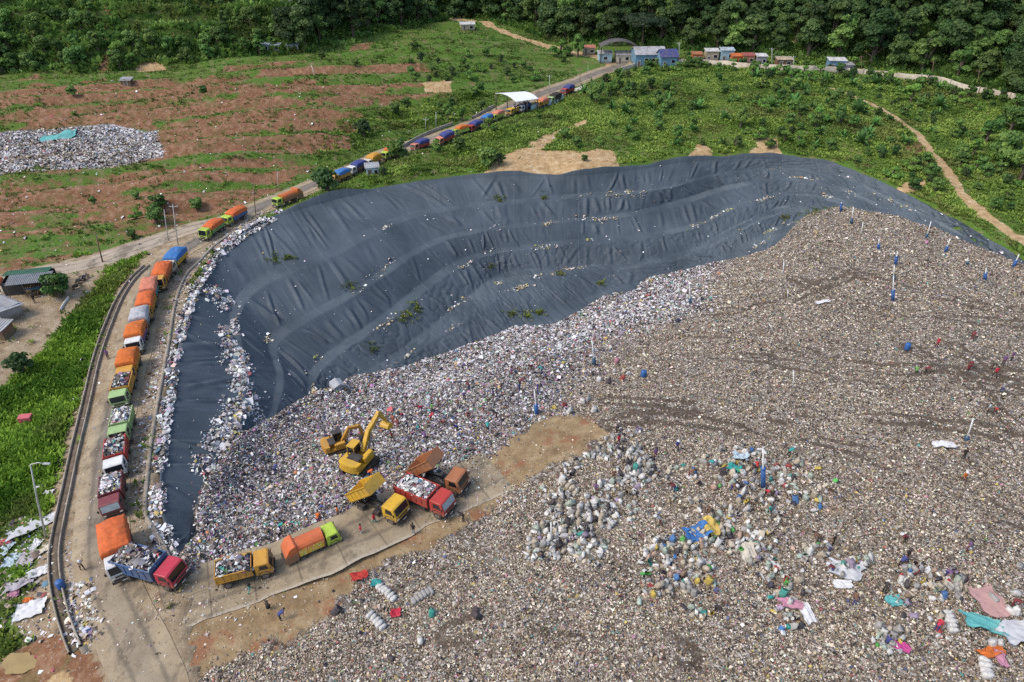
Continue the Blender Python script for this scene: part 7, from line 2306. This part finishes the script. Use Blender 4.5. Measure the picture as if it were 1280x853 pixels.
PG = "people working on the waste"
_cl = ['black', 'navy', 'maroon', 'brown', 'grey', 'teal', 'crimson', 'purple']
_hat = [None, None, 'tan', 'whitish', 'black']
for poly, n_p, where in (([(420, 520), (500, 492), (600, 460), (680, 440), (690, 490), (640, 520), (560, 560), (500, 545)], 30, "fresh waste above the trucks"), ([(700, 600), (800, 560), (980, 590), (1000, 690), (860, 690), (740, 660)], 16, "middle sack heaps"), ([(1140, 440), (1280, 450), (1280, 540), (1200, 520)], 8, "far right waste"), ([(1000, 680), (1260, 700), (1250, 820), (1020, 800)], 10, "lower right waste")):
    q = in_poly_pts(UV2(poly, -2), 400)
    for x, y in thin(q, 2.4)[:n_p]:
        pp_ = to_px(np.array([list(drop(x, y))]))[0]; c_ = _cl[int(rng.integers(len(_cl)))]; ps = ['bend', 'bend', 'stand', 'walk'][int(rng.integers(4))]
        PQ = (pp_[0], pp_[1], rng.uniform(0, 6.28), ps, c_, _cl[int(rng.integers(3))], "picker in %s top %s on the %s" % (c_, {'bend': 'bending', 'stand': 'standing', 'walk': 'walking'}[ps], where), _hat[int(rng.integers(5))])
        PEOPLE_EXTRA.append(PQ)
for a in [
    (452, 669, R(200), 'stand', 'crimson', 'whitish', "person in red shirt and white trousers standing on the pad left of the tipping truck", None),
    (469, 656, R(150), 'walk', 'crimson', 'teal', "person in dark red top and teal trousers beside the yellow tipping truck", None),
    (517, 668, R(250), 'stand', 'black', 'grey', "person in dark clothes at the pad's lower edge", None),
    (313, 740, R(60), 'walk', 'black', 'teal', "person in black top and teal trousers walking beside the yellow-orange open truck", None),
    (104, 713, R(-30), 'carry', 'tan', 'black', "person carrying a bundle at the left edge of the road", 'whitish'),
    (44, 379, R(-90), 'stand', 'black', 'black', "person in black standing on the bare ground before the camp hut", None),
    (136, 449, R(-90), 'stand', 'purple', 'black', "person in purple standing at the side of the orange-tarped truck", None),
    (188, 402, R(-80), 'walk', 'black', 'black', "person in black walking beside the truck queue", None),
    (350, 776, R(40), 'bend', 'navy', 'black', "person in dark blue bending on the tan dirt at bottom left", None),
    (335, 764, R(80), 'sit', 'black', 'black', "person in black crouching at the pad's lower edge", None),
    (580, 652, R(160), 'bend', 'black', 'black', "person in black bending at the scrap heap right of the pad", None),
    (398, 655, R(90), 'bend', 'orange', 'navy', "person in orange picking through the fresh waste above the garbage truck", None),
    (423, 646, R(30), 'stand', 'orange', 'black', "person in orange shirt standing in fresh waste left of the tipping truck", None),
    (461, 597, R(10), 'bend', 'redorange', 'navy', "person in orange-red bending below the large excavator", None),
    (492, 530, R(90), 'stand', 'salmon', 'red', "person in pale red clothes right of the excavator bucket", None),
    (497, 535, R(120), 'stand', 'salmon', 'pink', "second person in pale red standing close by the first", None),
    (528, 515, R(200), 'bend', 'crimson', 'black', "person in crimson bending in the middle of the fresh waste", None),
    (540, 516, R(40), 'walk', 'green', 'black', "person in green in the middle of the fresh waste", None),
    (555, 532, R(250), 'bend', 'pink', 'black', "person in pink picking in the fresh waste above the rusty truck", None),
    (610, 540, R(100), 'bend', 'teal', 'black', "person in teal picking at the right end of the fresh waste", 'whitish'),
    (345, 592, R(80), 'bend', 'navy', 'navy', "person in navy bending in the fresh waste left of the excavators", None),
    (350, 664, R(10), 'bend', 'teal', 'navy', "person in teal picking just above the orange garbage truck", None),
    (1040, 682, R(-60), 'stand', 'black', 'black', "person in black standing behind the white crumpled sheet", None),
    (1022, 678, R(150), 'bend', 'brown', 'black', "person in brown bending next to the standing one by the white sheet", None),
    (1132, 700, R(-70), 'stand', 'black', 'brown', "person in black standing among sacks at right", 'black'),
    (1124, 708, R(30), 'bend', 'navy', 'black', "person in navy bending left of the standing picker at right", None),
    (1203, 574, R(-90), 'stand', 'black', 'black', "person in black under the leaning pale pipe", None),
    (1202, 603, R(-90), 'walk', 'orange', 'brown', "person in orange carrying a white sack on the brown slope", 'whitish'),
    (1233, 517, R(-40), 'stand', 'paleblue', 'black', "person in pale blue on the right-hand waste", None),
    (1241, 517, R(-90), 'bend', 'red', 'black', "person in red bending beside the pale blue one", None),
    (1208, 467, R(-90), 'stand', 'maroon', 'black', "person in maroon on the far right waste", None),
    (1238, 461, R(-90), 'bend', 'black', 'black', "person in black bending on the far right waste", None),
    (1155, 467, R(0), 'bend', 'maroon', 'black', "person in maroon bending left on the far right waste", None),
    (1144, 467, R(60), 'sit', 'green', 'black', "person in green crouching on the far waste", None),
    (945, 590, R(90), 'bend', 'red', 'black', "person in red bending under the pale blue sheet", None),
    (1107, 806, R(40), 'sit', 'navy', 'black', "person in navy sitting among sacks above the magenta cloth", None),
    (893, 764, R(-60), 'bend', 'black', 'black', "person in black stooping at the foot of the colourful heap", None),
    (740, 470, R(30), 'bend', 'grey', 'black', "person in grey bending left of the pink bundle", None),
]:
    person(*a[:7], a[7], PG)
for a in PEOPLE_EXTRA: person(*a[:7], a[7], PG)
